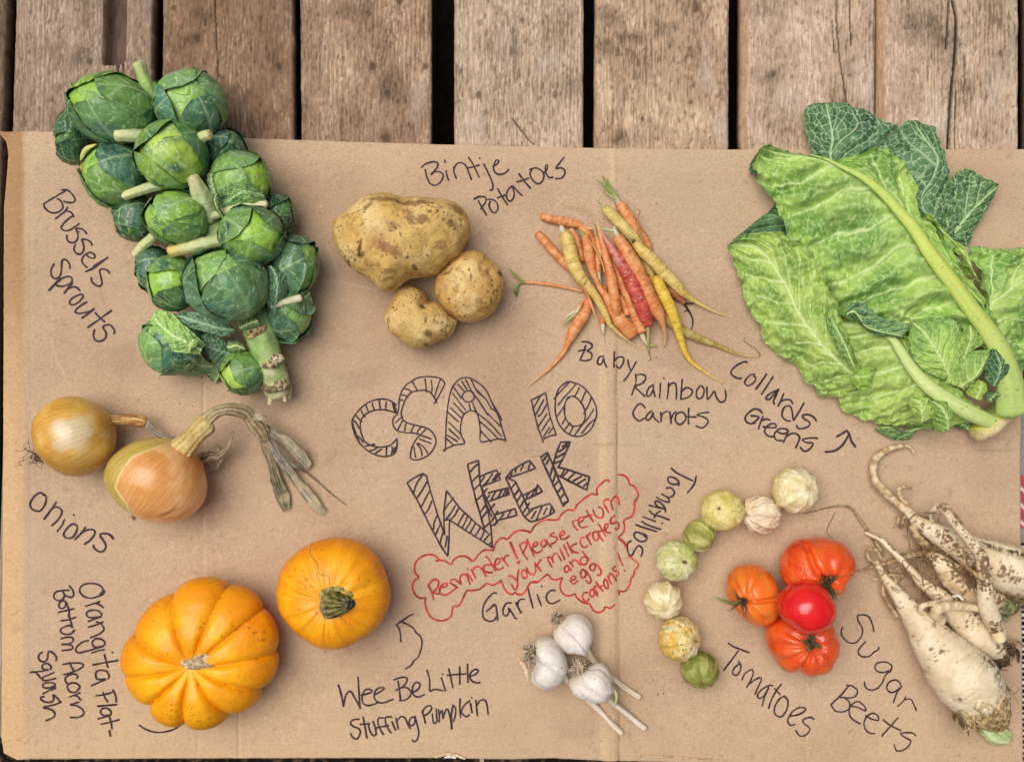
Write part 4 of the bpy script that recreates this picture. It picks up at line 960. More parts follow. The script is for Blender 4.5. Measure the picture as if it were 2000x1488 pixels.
# ------------------------------------------------------------------ onions
M_ON = mat('onion_skin', 0.27, 0.5, var=[(300, .94, 1.05, (1, 1, 1))], bump=[(350, .00012, 3)], coat=.15)
M_DRY = mat('dry_leaf', 0.85, 0.2, var=[(600, .75, 1.2, (1, 1, 1))], bump=[(900, .0004, 3)])
M_ROOT = mat('dry_root', 0.9, 0.1, var=[(800, .6, 1.3, (1, 1, 1))])
ZO = (0, 740, 2.857)
def hair_bundle(center, h, n, length, rad, seed, spread=1.0, dirv=(0, 0), curl=.5, wander=.5):
    """a tuft of fine roots: returns merged tubes, world px"""
    rr = np.random.RandomState(seed)
    parts = []
    c = wp(center[0], center[1], h)
    for i in range(n):
        d = np.array([rr.normal() * spread + dirv[0], rr.normal() * spread - dirv[1], rr.normal() * .35 * spread])
        d /= np.linalg.norm(d)
        p = c + rr.normal(size=3) * np.array([1, 1, .5]) * length * .2
        pts = [p.copy()]
        m = 7; L = length * rr.uniform(.5, 1.2)
        for k in range(m):
            d = d + rr.normal(size=3) * curl * np.array([1, 1, .6]); d /= np.linalg.norm(d)
            p = p + d * L / m; p[2] = np.clip(p[2], 1.2, h + length * .6)
            pts.append(p.copy())
        R = np.linspace(rad, rad * .4, len(pts))
        V, F, s, a, l = tube(np.array(pts), R, nseg=5, step=1.8, cap=False)
        tn = rr.uniform(0, 1)
        parts.append((V, F, np.tile(mixc(np.array([.10, .065, .035]), np.array([.70, .58, .42]), tn), (len(V), 1))))
    return merge(*parts)

def onion(txt, height, axis_from, axis_to, seed, kind, thing):
    O = fr(*ZO, txt)
    b = blob(O, height, height * .5, nth=300, nph=150)
    P = b['V'].reshape(-1, 3)
    P += (1.2 * n3(P, 60, seed, 2))[:, None]
    a0 = wp(*fr(*ZO, axis_from)[0][:2], height * .5); a1 = wp(*fr(*ZO, axis_to)[0][:2], height * .5)
    ax = a1 - a0; Lx = np.linalg.norm(ax); ax /= Lx
    d = P - a0; t = d @ ax / Lx
    q = d - (d @ ax)[:, None] * ax
    e1 = np.cross(ax, [0, 0, 1]); lon = np.arctan2(q[:, 2], q @ e1)
    lw = lon + .05 * n3(P, 60, seed + 2, 2)
    lines = np.abs(((lw * 7.3) % 1) - .5) * 2
    fine = n2(np.cos(lw) * 26, np.sin(lw) * 26 + t * .8, 1.0, seed + 4, 3)
    k = n3(P, 60, seed + 6, 3)
    pxx = P[:, 0] / ((H - height * .8) / H) + 1000; pyy = 744 - P[:, 1] / ((H - height * .8) / H)
    if kind == 'left':
        C = mixc(hexc('#d9a544'), hexc('#e6be66'), sm(-.3, .4, k + .5 * fine))
        C = mixc(C, hexc('#b57c28'), .65 * sm(.05, .5, fine + .6 * n3(P, 40, seed + 8, 3)))
        z = fr(*ZO, '430,300')[0]; dd = np.hypot((pxx - z[0]) / 52, (pyy - z[1]) / 44) + .45 * n3(P, 28, 9, 4)
        C = mixc(C, hexc('#dccaa4'), .8 * sm(1.0, .45, dd))
        C = mixc(C, hexc('#a5652a'), .55 * sm(.80, 1.0, t + .06 * fine))
        C = mixc(C, hexc('#c78a35'), .5 * sm(.25, .1, t) )
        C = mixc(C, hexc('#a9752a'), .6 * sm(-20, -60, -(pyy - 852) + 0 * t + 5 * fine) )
    else:
        C = mixc(hexc('#da9a50'), hexc('#e9b67c'), sm(-.3, .4, k + .4 * fine))
        C = mixc(C, hexc('#cf7f35'), .6 * sm(.05, .5, fine * .7 + .7 * n3(P, 50, seed + 8, 3)))
        C = mixc(C, hexc('#b85c1c'), .6 * sm(.78, .95, t + .05 * fine) * sm(-5, 40, pxx - 330))
        # greener skin on the left with a torn, pale edge
        edge = fr(*ZO, '960,335 860,390 760,430 700,520 665,600 690,640 720,700')[:, :2]
        ex = np.interp(pyy, edge[:, 1], edge[:, 0])
        dl = ex - pxx + 2.5 * n3(P, 10, 5, 3)
        C = mixc(C, mixc(hexc('#b99e3e'), hexc('#cdb765'), sm(-.3, .3, fine)), .9 * sm(0, 2.5, dl))
        C = mixc(C, hexc('#e9dc9d'), .8 * np.exp(-((dl - 1) / 2.2) ** 2))
        P = P + (1.6 * sm(0, 2, dl))[:, None] * ((P - b['c']) / np.linalg.norm(P - b['c'], axis=1)[:, None]) * 0.4
        z = fr(*ZO, '935,745')[0]; dd = np.hypot(((pxx - z[0]) * .94 + (pyy - z[1]) * -.34) / 26, ((pxx - z[0]) * .34 + (pyy - z[1]) * .94) / 5) + .4 * n3(P, 8, 9, 3)
        C = mixc(C, hexc('#8a3f10'), .7 * sm(1.1, .4, dd))
    C = mixc(C, hexc('#8f5f20'), .45 * sm(.16, .02, lines))
    C = mixc(C, hexc('#6e4a22'), .8 * sm(.07, .0, t))
    b['V'] = P; V, F = fin(b)
    thing.part('bulb', V, F, C, M_ON)
    return b

def dry(thing, name, txt, hs, seed, flat=.45, pal=('#6f6350', '#a89a82', '#cfc2a6'), rib=9, parent=None, nseg=28, na=.16):
    p = fr(*ZO, txt)
    path = pxpath(p, hs)
    V, F, s, a, L = tube(path, p[:, 2] / ZO[2] * (.82 if name == 'dry_leaf' else .95), nseg=nseg, step=1.6, flat=flat, noise=na, nsc=12, seed=seed, rib=rib, ribamp=.09)
    V[:, 2] = np.maximum(V[:, 2], .8)
    t = np.clip(.5 + .5 * np.cos(rib * a) * .6 + .7 * n2(np.cos(a) * 5 + L * .02, np.sin(a) * 5, 1.0, seed, 3) + .3 * n3(V, 10, seed, 3), 0, 1)
    C = ramp(t, [(0, pal[0]), (.5, pal[1]), (1, pal[2])])
    thing.part(name, V, F, C, M_DRY, parent=parent)

def ribbon(thing, txt, hs, seed, pal, fray=7, curl=.35):
    """a flat withered leaf: creased, split at its end"""
    p = fr(*ZO, txt)
    Q = catmull(np.c_[pxpath(p, hs), p[:, 2] / ZO[2]], step=1.6)
    C0, W0 = Q[:, :3], Q[:, 3]
    m, nu = len(C0), 21
    T = np.gradient(C0[:, :2], axis=0); T /= np.linalg.norm(T, axis=1)[:, None] + 1e-9
    N = np.stack([-T[:, 1], T[:, 0]], -1)
    u = np.linspace(-1, 1, nu); L = np.arange(m) * 1.6
    U, LL = np.meshgrid(u, L)
    w = W0[:, None] * (1 + .22 * n2(LL, np.sign(U) * 40, 16, seed, 3))
    tw = .5 * n2(LL, LL * 0, 70, seed + 2, 2)
    end = sm(L[-1] - 14, L[-1], LL)
    ext = end * fray * n2(U * 20, U * 0, 5, seed + 3, 3) * 1.6
    XY = C0[:, None, :2] + (U * w)[..., None] * N[:, None] * (1 - .25 * np.abs(tw))[..., None] + ext[..., None] * T[:, None]
    Z = C0[:, 2][:, None] + curl * w * (U ** 2 - .4) + tw * U * w + 1.6 * n2(U * 14, LL * .25, 6, seed + 4, 3) + 1.0 * np.abs(n2(U * 16, LL * .12, 5, seed + 5, 2)) * 2
    Z = np.maximum(Z, .9 + .3 * n2(U * 10, LL, 8, seed, 2))
    st = n2(U * 24, LL * .06, 4, seed + 6, 3)
    Cc = ramp(np.clip(.5 + .9 * st + .4 * n2(U * 8, LL, 14, seed + 7, 3), 0, 1), [(0, pal[0]), (.5, pal[1]), (1, pal[2])])
    Cc = mixc(Cc, hexc('#c7b48a'), .5 * sm(.15, .5, n2(U * 6, LL, 30, seed + 8, 2)))
    top = np.concatenate([XY, Z[..., None]], -1).reshape(-1, 3)
    F = gridfaces(m, nu); n = len(top)
    bot = top - np.array([0, 0, .5]); ring = list(range(nu)) + [r * nu + nu - 1 for r in range(1, m)] + [(m - 1) * nu + c for c in range(nu - 2, -1, -1)] + [r * nu for r in range(m - 2, 0, -1)]
    FF = F.tolist() + [[i + n for i in f[::-1]] for f in F.tolist()] + [[ring[i], ring[(i + 1) % len(ring)], ring[(i + 1) % len(ring)] + n, ring[i] + n] for i in range(len(ring))]
    thing.part('dry_leaf', np.vstack([top, bot]), FF, np.vstack([Cc.reshape(-1, 3)] * 2), M_DRY)

on1 = Thing('onion', wp(144, 852, 0), 'smaller yellow onion with wiry roots, nearest the left edge of the cardboard', 'onion', 'onions on the cardboard')
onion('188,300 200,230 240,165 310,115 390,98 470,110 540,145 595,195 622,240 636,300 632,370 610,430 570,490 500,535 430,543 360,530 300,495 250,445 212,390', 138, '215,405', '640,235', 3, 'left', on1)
dry(on1, 'neck', '600,232,34 660,228,30 730,228,31 790,235,34 808,240,26', [62, 56, 50, 46, 45], 5, flat=.7, pal=('#7b4a20', '#b98545', '#dcc08a'), rib=10, na=.08)
dry(on1, 'dry_leaf', '800,212,14 820,250,22 860,290,20 910,318,16 965,332,10', [46, 44, 34, 26, 20], 6, pal=('#6e675c', '#a39a8c', '#cbc2b0'), rib=5)
V, F, C = hair_bundle(fr(*ZO, '222,420')[0], 62, 44, 27, .85, 4, .7, (-.8, .5), .5); on1.part('roots', V, F, C * .55, M_ROOT)
V, F, C = hair_bundle(fr(*ZO, '195,430')[0], 26, 12, 40, .8, 9, .5, (-1.2, .35), .55); on1.part('roots', V, F, C * .45, M_ROOT)

on2 = Thing('onion', wp(304, 938, 0), 'larger yellow onion with a bent dry neck and splayed withered leaves', 'onion', 'onions on the cardboard')
onion('593,560 600,500 630,440 690,385 760,345 850,328 940,335 1020,365 1080,410 1120,470 1140,540 1148,620 1130,690 1080,750 1010,790 930,803 850,795 780,770 700,715 640,650', 158, '745,765', '1075,375', 13, 'right', on2)
dry(on2, 'neck', '1015,395,72 1055,350,62 1090,310,54 1125,272,58 1150,250,60', [96, 104, 110, 113, 113], 15, flat=.62, pal=('#a07a3c', '#c8ae6c', '#e0d09c'), rib=11, na=.07)
dry(on2, 'dry_stalk', '1130,262,30 1160,225,34 1200,190,32 1260,170,30 1320,172,34 1380,195,38 1420,250,38 1455,290,40 1475,330,30', [112, 118, 118, 110, 98, 84, 70, 58, 48], 16, flat=.55, pal=('#7a6848', '#ab9870', '#d3c39c'), rib=8)
ribbon(on2, '1390,200,18 1430,210,22 1475,218,14 1490,217,6', [84, 82, 78, 76], 19, ('#83735a', '#b0a083', '#d3c7aa'))
ribbon(on2, '1460,320,16 1490,400,20 1520,490,23 1550,580,34 1580,660,38 1600,730,22', [42, 30, 20, 14, 10, 6], 21, ('#4f4a38', '#827a5f', '#b0a683'))
ribbon(on2, '1500,340,14 1550,430,22 1610,510,24 1660,580,26 1710,630,30 1770,710,30 1815,750,20', [44, 34, 24, 16, 12, 8, 5], 22, ('#5a564a', '#8f8977', '#bfb69c'))
ribbon(on2, '1480,270,20 1560,320,26 1620,370,28 1680,430,32 1715,475,24 1720,498,10', [52, 44, 34, 24, 16, 12], 23, ('#66604a', '#99917a', '#c0b89c'))
ribbon(on2, '1500,330,10 1570,420,14 1640,480,14 1690,500,9', [46, 34, 24, 16], 24, ('#4c463a', '#77705f', '#9b947f'))
dry(on2, 'dry_leaf', '1640,490,6 1700,515,6 1770,570,5 1850,640,5 1935,705,3', [10, 8, 5, 3, 2], 25, flat=.5, pal=('#4c4436', '#71674f', '#8f856a'), rib=3, nseg=10)
dry(on2, 'dry_leaf', '1105,450,32 1150,440,40 1180,425,26 1215,430,20 1255,400,18 1285,350,14 1298,290,8', [30, 34, 44, 50, 56, 60, 62], 26, flat=.7, pal=('#6b5a47', '#a8937a', '#d0bfa5'), rib=6, na=.3)
ribbon(on2, '1110,475,22 1160,490,22 1200,500,12 1215,470,14 1232,440,12 1220,385,14 1205,375,8', [22, 20, 24, 34, 44, 52, 54], 27, ('#6b5a47', '#a8937a', '#d0bfa5'))
V, F, C = hair_bundle(fr(*ZO, '750,765')[0], 46, 40, 9, .6, 14, .8, (-.3, .6), .6); on2.part('roots', V, F, C * .6, M_ROOT)

# ------------------------------------------------------------------ garlic
M_GAR = mat('garlic_skin', 0.5, 0.35, var=[(500, .95, 1.04, (1, 1, 1))], bump=[(500, .00012, 3)], sss=.12)
ZG = (980, 1160, 4.959)
def garlic(label, txt, height, rootc, stemdir, seed, stem, stem_h, rootspec, cz=None, lift=0, extra=None):
    O = fr(*ZG, txt)
    cz = cz or height * .5
    b = blob(O, height, cz, nth=220, nph=110, pt=.9, pb=.9)
    V = b['V']; V[..., 2] += 0
    P = V.reshape(-1, 3)
    r0 = wp(*fr(*ZG, rootc)[0][:2], cz); r1 = wp(*fr(*ZG, stemdir)[0][:2], cz)
    ax = (r1 - r0); Lx = np.linalg.norm(ax); ax /= Lx
    d = P - r0; t = d @ ax / Lx; q = d - (d @ ax)[:, None] * ax
    e1 = np.cross(ax, [0, 0, 1]); lon = np.arctan2(q[:, 2], q @ e1)
    clove = np.abs(np.sin(lon * 2.5 + seed)) ** .6
    P = P + ((clove - .7) * 6.0 * np.clip(np.sin(np.clip(t, 0, 1) * np.pi), 0, 1))[:, None] * (q / (np.linalg.norm(q, axis=1)[:, None] + 1e-6))
    P = P + (1.0 * n3(P, 25, seed, 3))[:, None]
    lines = n2(np.cos(lon) * 17 + .6 * t, np.sin(lon) * 17, 1.0, seed + 2, 3)
    C = mixc(hexc('#ded6c9'), hexc('#f0e9dc'), sm(-.4, .4, lines))
    C = mixc(C, hexc('#b096a0'), .5 * sm(.1, .42, lines + .5 * n3(P, 20, seed + 4, 3)))
    C = mixc(C, hexc('#a98fa0'), .4 * sm(.35, .1, clove))
    C = mixc(C, hexc('#d8c9a4'), .6 * sm(.2, .02, t + .05 * lines))
    C = mixc(C, hexc('#6b5560'), .5 * sm(.5, .62, n3(P, 7, seed + 6, 3)))
    b['V'] = P; VV, F = fin(b)
    th = Thing('garlic_bulb', [b['c'][0], b['c'][1], lift], label, 'garlic', 'garlic bulbs on the cardboard')
    th.part('bulb', VV, F, C, M_GAR)
    p = fr(*ZG, stem)
    V, F, s, a, L = tube(pxpath(p, stem_h), p[:, 2] / ZG[2], nseg=26, step=2, noise=.1, nsc=12, seed=seed, rib=7, ribamp=.03)
    C = mixc(hexc('#d0bb9f'), hexc('#ece1d2'), sm(-.3, .3, n2(np.cos(a) * 6, np.sin(a) * 6 + s, 1, seed, 3)))
    C = mixc(C, hexc('#a98f6c'), .55 * sm(.1, .5, n2(np.cos(a) * 7, np.sin(a) * 7 + s * 2, 1, seed + 4, 3)))
    C = mixc(C, hexc('#b89f78'), .7 * sm(.965, 1, s + .02 * n3(V, 3, 3, 2)))
    th.part('stem', V, F, C, M_GAR)
    for (cc, n, ln, dv, hh) in rootspec:
        V, F, C = hair_bundle(fr(*ZG, cc)[0], hh, int(n * 1.5), ln, 1.0, seed + n, .95, dv, .8)
        th.part('roots', V, F, C * 1.15, M_ROOT)
    # root plate under the tuft
    rc = fr(*ZG, rootspec[0][0])[0]
    b2 = blob(ellipse(rc[0] + 4 * (1 if rootspec[0][3][0] < 0 else -1), rc[1], 9, 10, jit=.2, seed=seed), rootspec[0][4] + 4, rootspec[0][4] - 3, nth=40, nph=20)
    b2['V'] = b2['V'].copy(); Vq, Fq = fin(b2); Vq[:, 2] = np.maximum(Vq[:, 2], rootspec[0][4] - 8)
    th.part('root_plate', Vq, Fq, mixc(hexc('#4e3a26'), hexc('#8f7a5a'), sm(-.2, .3, n3(Vq, 5, 2, 2))), M_ROOT)
    return th
garlic('garlic bulb lying highest of the three, smooth white with roots at its upper left',
       '502,370 520,310 560,260 610,225 680,200 750,203 820,240 868,300 888,380 880,450 850,510 830,570 820,600 780,590 720,572 650,572 590,540 540,490 510,430',
       78, '545,270', '840,580', 2, '815,555,44 850,600,34 890,650,28 940,700,26 1000,750,25 1060,800,26 1150,875,27 1240,940,27 1335,1000,26', [38, 32, 24, 17, 11, 8, 6, 6, 6],
       [('535,238', 80, 19, (-.35, -.3), 50)])
garlic('plump garlic bulb on the left of the trio with papery skin peeling at its base',
       '290,800 300,740 318,690 326,635 322,575 312,520 312,470 345,432 400,417 470,425 520,460 570,520 610,590 638,660 635,740 600,810 560,870 500,910 430,922 350,895 295,845',
       92, '265,600', '620,800', 5, '600,790,34 640,840,28 700,905,28 780,975,29 860,1045,29 950,1130,28 1050,1240,28 1160,1345,27', [36, 26, 16, 9, 6, 6, 6, 6],
       [('280,550', 80, 19, (-.4, -.2), 66), ('262,635', 70, 18, (-.4, .3), 62)])
g3 = garlic('garlic bulb on top of crossed stems, split into two cloves with dark roots',
       '645,880 660,820 720,780 790,740 850,710 930,685 990,700 1040,760 1062,830 1070,890 1090,930 1050,960 1030,1020 960,1045 880,1035 800,1005 740,990 680,950',
       98, '745,735', '1045,985', 9, '1015,985,34 1050,1030,27 1110,1080,27 1200,1150,28 1290,1225,28 1385,1300,27', [42, 34, 24, 14, 7, 6],
       [('770,690', 60, 22, (-.2, -.6), 66), ('690,745', 40, 15, (-.6, -.1), 58)], cz=56)
p = fr(*ZG, '1090,930,11 1108,965,14 1112,1010,13 1102,1050,9 1094,1080,4')
V, F, s, a, L = tube(pxpath(p, [58, 56, 50, 44, 40]), p[:, 2] / ZG[2], nseg=12, step=1.5)
g3.part('green_sprout', V, F, ramp(s, [(0, '#d8d7a2'), (.6, '#c8d688'), (1, '#a9c060')]), M_GAR)
p = fr(*ZG, '180,665,14 215,700,20 235,760,16 250,830,8')
V, F, s, a, L = tube(pxpath(p, [40, 48, 44, 34]), p[:, 2] / ZG[2], nseg=14, step=1.5, flat=.35, noise=.3, nsc=6)
bpy.data.objects  # (peeling skin belongs to the left bulb)
left_bulb = [o for o in bpy.data.objects if o.get('label', '').startswith('plump garlic')][0]
me = new_mesh('peeling_skin', V, F, mixc(hexc('#d9b48c'), hexc('#ecd8bf'), sm(-.3, .3, n3(V, 8, 3, 3))), M_GAR, True, None, np.array(left_bulb.location) / S)
po = bpy.data.objects.new('peeling_skin', me); COL.objects.link(po); po.parent = left_bulb

# ------------------------------------------------------------------ tomatillos
M_HUSK = mat('papery_husk', 0.62, 0.3, var=[(350, .93, 1.06, (1, 1, 1)), (1300, .95, 1.05, (1, 1, 1))], bump=[(260, .00035, 3)], sss=.08)
ZT = (1220, 880, 3.1)
def tomatillo(label, cx, cy, rx, ry, rot, seed, pal, axis, mark, height, veins='#6b6238', dirt=0, crum=1.0, stem=None):
    ctr = fr(*ZT, f'{cx},{cy}')[0][:2]
    nf = 10
    a = np.linspace(0, 2 * np.pi, 160, endpoint=False)
    # faceted outline: ribs stand out
    fold = np.abs(((a * nf / (2 * np.pi) + seed * .37) % 1) - .5) * 2
    k = 1 - .035 * crum * (1 - fold) ** 1 + .025 * crum * n2(np.cos(a) * 3, np.sin(a) * 3, 1, seed, 3)
    E = np.stack([rx / ZT[2] * k * np.cos(a), ry / ZT[2] * k * np.sin(a)], -1)
    cs, sn = math.cos(rot), math.sin(rot)
    O = ctr + np.stack([cs * E[:, 0] - sn * E[:, 1], sn * E[:, 0] + cs * E[:, 1]], -1)
    b = blob(O, height, height * .48, nth=240, nph=120, smooth_out=False, center=ctr, pt=.92, pb=.8)
    P = b['V'].reshape(-1, 3); c = b['c']
    # husk axis: from the middle towards the marked point on its surface (photo px offsets)
    q = fr(*ZT, f'{axis[0]},{axis[1]}')[0][:2] - ctr
    r = min(rx, ry) / ZT[2]
    dx, dy = q / r
    dz = math.sqrt(max(.02, 1 - dx * dx - dy * dy))
    ax = np.array([dx, -dy, dz]); ax /= np.linalg.norm(ax)
    D = P - c; D = D / np.array([rx / ZT[2], ry / ZT[2], height * .5]); D /= np.linalg.norm(D, axis=1)[:, None]
    ct = D @ ax
    e1 = np.cross(ax, [0.3, .9, .1]); e1 /= np.linalg.norm(e1); e2 = np.cross(ax, e1)
    lon = np.arctan2(D @ e2, D @ e1) + .12 * n3(P, 16, seed, 2)
    st = np.sqrt(np.clip(1 - ct ** 2, 0, 1))
    fo = np.abs(((lon * nf / (2 * np.pi)) % 1) - .5) * 2                 # 1 between ribs, 0 on a rib
    rib = np.exp(-((1 - fo) / .11) ** 2) * 0 + np.exp(-(fo / .09) ** 2)
    disp = 2.0 * crum * np.exp(-(fo / .3) ** 2) * st + crum * 1.0 * n3(P, 20, seed + 3, 2) + .3 * n3(P, 7, seed + 5, 2)
    disp -= 3.0 * np.exp(-((1 - ct) / .035))
    # angular crumple facets
    f1, f21, cid = voro(lon * 1.6 + 9, ct * 3.0 + seed)
    disp += (crum - .7) * 1.6 * (.5 - f1)
    P = P + D * disp[:, None]
    k1 = n3(P, 20, seed + 7, 3)
    C = mixc(hexc(pal[0]), hexc(pal[1]), sm(-.35, .35, k1))
    C = mixc(C, hexc(pal[2]), .75 * sm(.05, .5, n3(P, 26, seed + 9, 3) + .25 * D[:, 0] * mark[0] - .25 * D[:, 1] * mark[1]))
    C = mixc(C, hexc(veins), .85 * np.exp(-(fo / .06) ** 2) * sm(.1, .4, st) * sm(-.5, .2, n3(P, 14, seed + 11, 2)))
    f1, f21, cid = voro(lon * 4.2 + 3, np.arccos(np.clip(ct, -1, 1)) * 5.5 + seed)
    C = mixc(C, hexc(veins), .6 * sm(.09, .01, f21) * sm(-.2, .25, n3(P, 18, seed + 12, 2)))
    C = mixc(C, hexc('#7d5a2a'), .6 * sm(.5, .7, n3(P, 9, seed + 14, 3) + .2 * sm(0.4, -.2, D[:, 2])))
    C = mixc(C, hexc('#a98a4a'), .6 * np.exp(-((1 - ct) / .012)))
    star = np.exp(-((1 - ct) / .03)) * np.exp(-(np.abs(((lon * 5 / (2 * np.pi)) % 1) - .5) / .09) ** 2)
    C = mixc(C, hexc('#8a6a2c'), .7 * star)
    if dirt:
        C = mixc(C, hexc('#3d2e18'), .85 * sm(.42, .56, n3(P, 5, seed + 21, 3) + .3 * n3(P, 22, seed + 22, 2)))
    b['V'] = P; V, F = fin(b)
    t = Thing('tomatillo', [c[0], c[1], 0], label, 'tomatillo', 'tomatillos set out in an arc')
    t.part('husk', V, F, C, M_HUSK)
    if stem:
        tip = c + ax * np.array([r, r, height * .5]) * .93
        w = np.array([stem[0], -stem[1], 1.2]); w /= np.linalg.norm(w)
        path = np.array([tip - w * 1, tip + w * 3, tip + w * 6 + np.array([1, .5, 0])])
        V, F, s, a2, L = tube(path, np.array([3.0, 2.4, 2.8]) * stem[2], nseg=12, step=.8, noise=.25, nsc=4)
        t.part('stem', V, F, mixc(hexc('#3c2f1a'), hexc('#7a6a38'), s), M_CORK)
CR = ('#cfb889', '#e6d6ac', '#d8c270'); YE = ('#c4ac62', '#dcc885', '#cdb450'); GR = ('#8f9a3a', '#b9bb60', '#a9ad52')
tomatillo('cream tomatillo with a star shaped seam, last at the upper right end of the arc', 1035, 240, 143, 135, .2, 1, ('#dfcd9c', '#f2e6c0', '#d6cd84'), (1080, 218), (-1, -1), 88, '#b39c62')
tomatillo('crumpled pinkish cream tomatillo, squarish, second from the upper right end', 825, 388, 122, 106, .1, 2, ('#e0c9a8', '#f0e0c4', '#d8bc96'), (730, 380), (1, 0), 74, '#8c7248', crum=1.7)
tomatillo('pale yellow tomatillo with a small hooked dark stem', 592, 362, 133, 124, .0, 3, ('#d9c676', '#e8d892', '#ccbf58'), (545, 335), (0, -1), 84, '#7d6f3a', stem=(-.3, -.2, .9))
tomatillo('small green tomatillo tilted sideways so its pointed end faces right', 455, 514, 94, 96, .5, 4, ('#98984a', '#b9b76c', '#cfcc94'), (530, 560), (.4, .5), 66, '#4d5a22', crum=1.3)
tomatillo('pale green tomatillo with a dark stem stub in its middle', 312, 667, 127, 122, .3, 5, ('#c3c282', '#e0dcaa', '#bcc66c'), (337, 650), (1, -1), 82, '#7c8048', stem=(.3, .1, 1.1))
tomatillo('cream tomatillo with a tan star at its centre, above the dirty yellow one', 233, 905, 118, 113, .1, 6, ('#e0cb9a', '#f0e2bc', '#dac282'), (230, 940), (-1, .3), 76, '#8a744a')
tomatillo('yellowish tomatillo speckled with black dirt', 333, 1138, 128, 132, .4, 7, ('#dfca86', '#eee2b0', '#d9a830'), (410, 1125), (-1.6, .3), 84, '#6f5c30', dirt=1, stem=(.6, 0, .6))
tomatillo('green tomatillo with brown base, lowest of the arc', 455, 1325, 113, 108, .2, 8, ('#868a40', '#a3a35a', '#6f7a38'), (450, 1385), (0, -1), 72, '#4b5520', stem=(0, .2, .6))

# ------------------------------------------------------------------ tomatoes
M_TOM = mat('tomato_skin', 0.2, 0.5, var=[(90, .94, 1.05, (1, 1, 1)), (700, .97, 1.03, (1, 1, 1))], bump=[(180, .00012, 2)], sss=.08, coat=.25)
M_CAL = mat('tomato_calyx', 0.75, 0.25, var=[(700, .7, 1.2, (1, 1, 1))])
def tomato(txt, ctr, height, cz, seed, cols, cal, grooves, label, lift=0, wrinkle=0, extra=None, pt=.85):
    O = fr(*ZT, txt)
    c0 = fr(*ZT, ctr)[0][:2]
    b = blob(O, height, cz, center=c0, nth=280, nph=140, pt=pt, pb=.85)
    V = b['V']; P = V.reshape(-1, 3)
    lo = cz - (lift and 0)
    kk = (H - (height + cz) / 2) / H
    px = P[:, 0] / kk + 1000; py = 744 - P[:, 1] / kk
    up = sm(cz - 15, cz + 10, P[:, 2])
    D = P - b['c']; D /= np.linalg.norm(D, axis=1)[:, None]
    disp = 1.2 * n3(P, 50, seed, 2)
    if cal:
        q = fr(*ZT, f'{cal[0]},{cal[1]}')[0][:2]
        dd = np.hypot(px - q[0], py - q[1]); an = np.arctan2(-(py - q[1]), px - q[0])
        disp -= cal[2] * np.exp(-(dd / cal[3]) ** 2) * up
        for (ga, gw, gd, far) in grooves:
            da = (an - math.radians(ga) + np.pi) % (2 * np.pi) - np.pi
            disp -= gd * np.exp(-(da / gw) ** 2) * sm(2, 14, dd) * sm(far, far * .6, dd) * up
    for (pl, w, dp) in (extra or []):
        L = catmull(fr(*ZT, pl), n=60)
        dm = np.min(np.hypot(px[:, None] - L[None, :, 0], py[:, None] - L[None, :, 1]), axis=1)
        disp -= dp * np.exp(-(dm / w) ** 2) * up
    if wrinkle:
        f1, f21, cid = voro(px / 11 + .5 * n3(P, 20, 4), py / 5 + .5 * n3(P, 20, 8), seed)
        z = fr(*ZT, wrinkle)[0]
        wz = np.exp(-(np.hypot(px - z[0], py - z[1]) / 38) ** 2)
        disp += 1.8 * sm(0, .4, f21) * wz
    P = P + D * disp[:, None]
    k1 = n3(P, 50, seed + 4, 3)
    C = mixc(hexc(cols[0]), hexc(cols[1]), sm(-.35, .35, k1))
    if cal:
        C = mixc(C, hexc(cols[2]), .7 * np.exp(-(dd / (cal[3] * 1.6)) ** 2) * up)
        C = mixc(C, hexc('#4a2212'), .85 * np.exp(-(dd / (cal[3] * .62)) ** 4) * up)
        streak = n2(np.cos(an) * 13, np.sin(an) * 13, 1, seed, 3)
        C = mixc(C, hexc(cols[3]), .22 * sm(.1, .5, streak) * sm(8, 24, dd))
    else:
        C = mixc(C, hexc(cols[3]), .35 * sm(.1, .5, n3(P, 25, seed + 8, 3)))
    b['V'] = P; V, F = fin(b)
    if lift:
        V[:, 2] = np.where(V[:, 2] < cz, cz - (cz - V[:, 2]) * (cz - lift) / cz, V[:, 2])
    t = Thing('tomato', [b['c'][0], b['c'][1], lift], label, 'tomato', 'tomatoes on the cardboard')
    t.part('fruit', V, F, C, M_TOM)
    return t, b
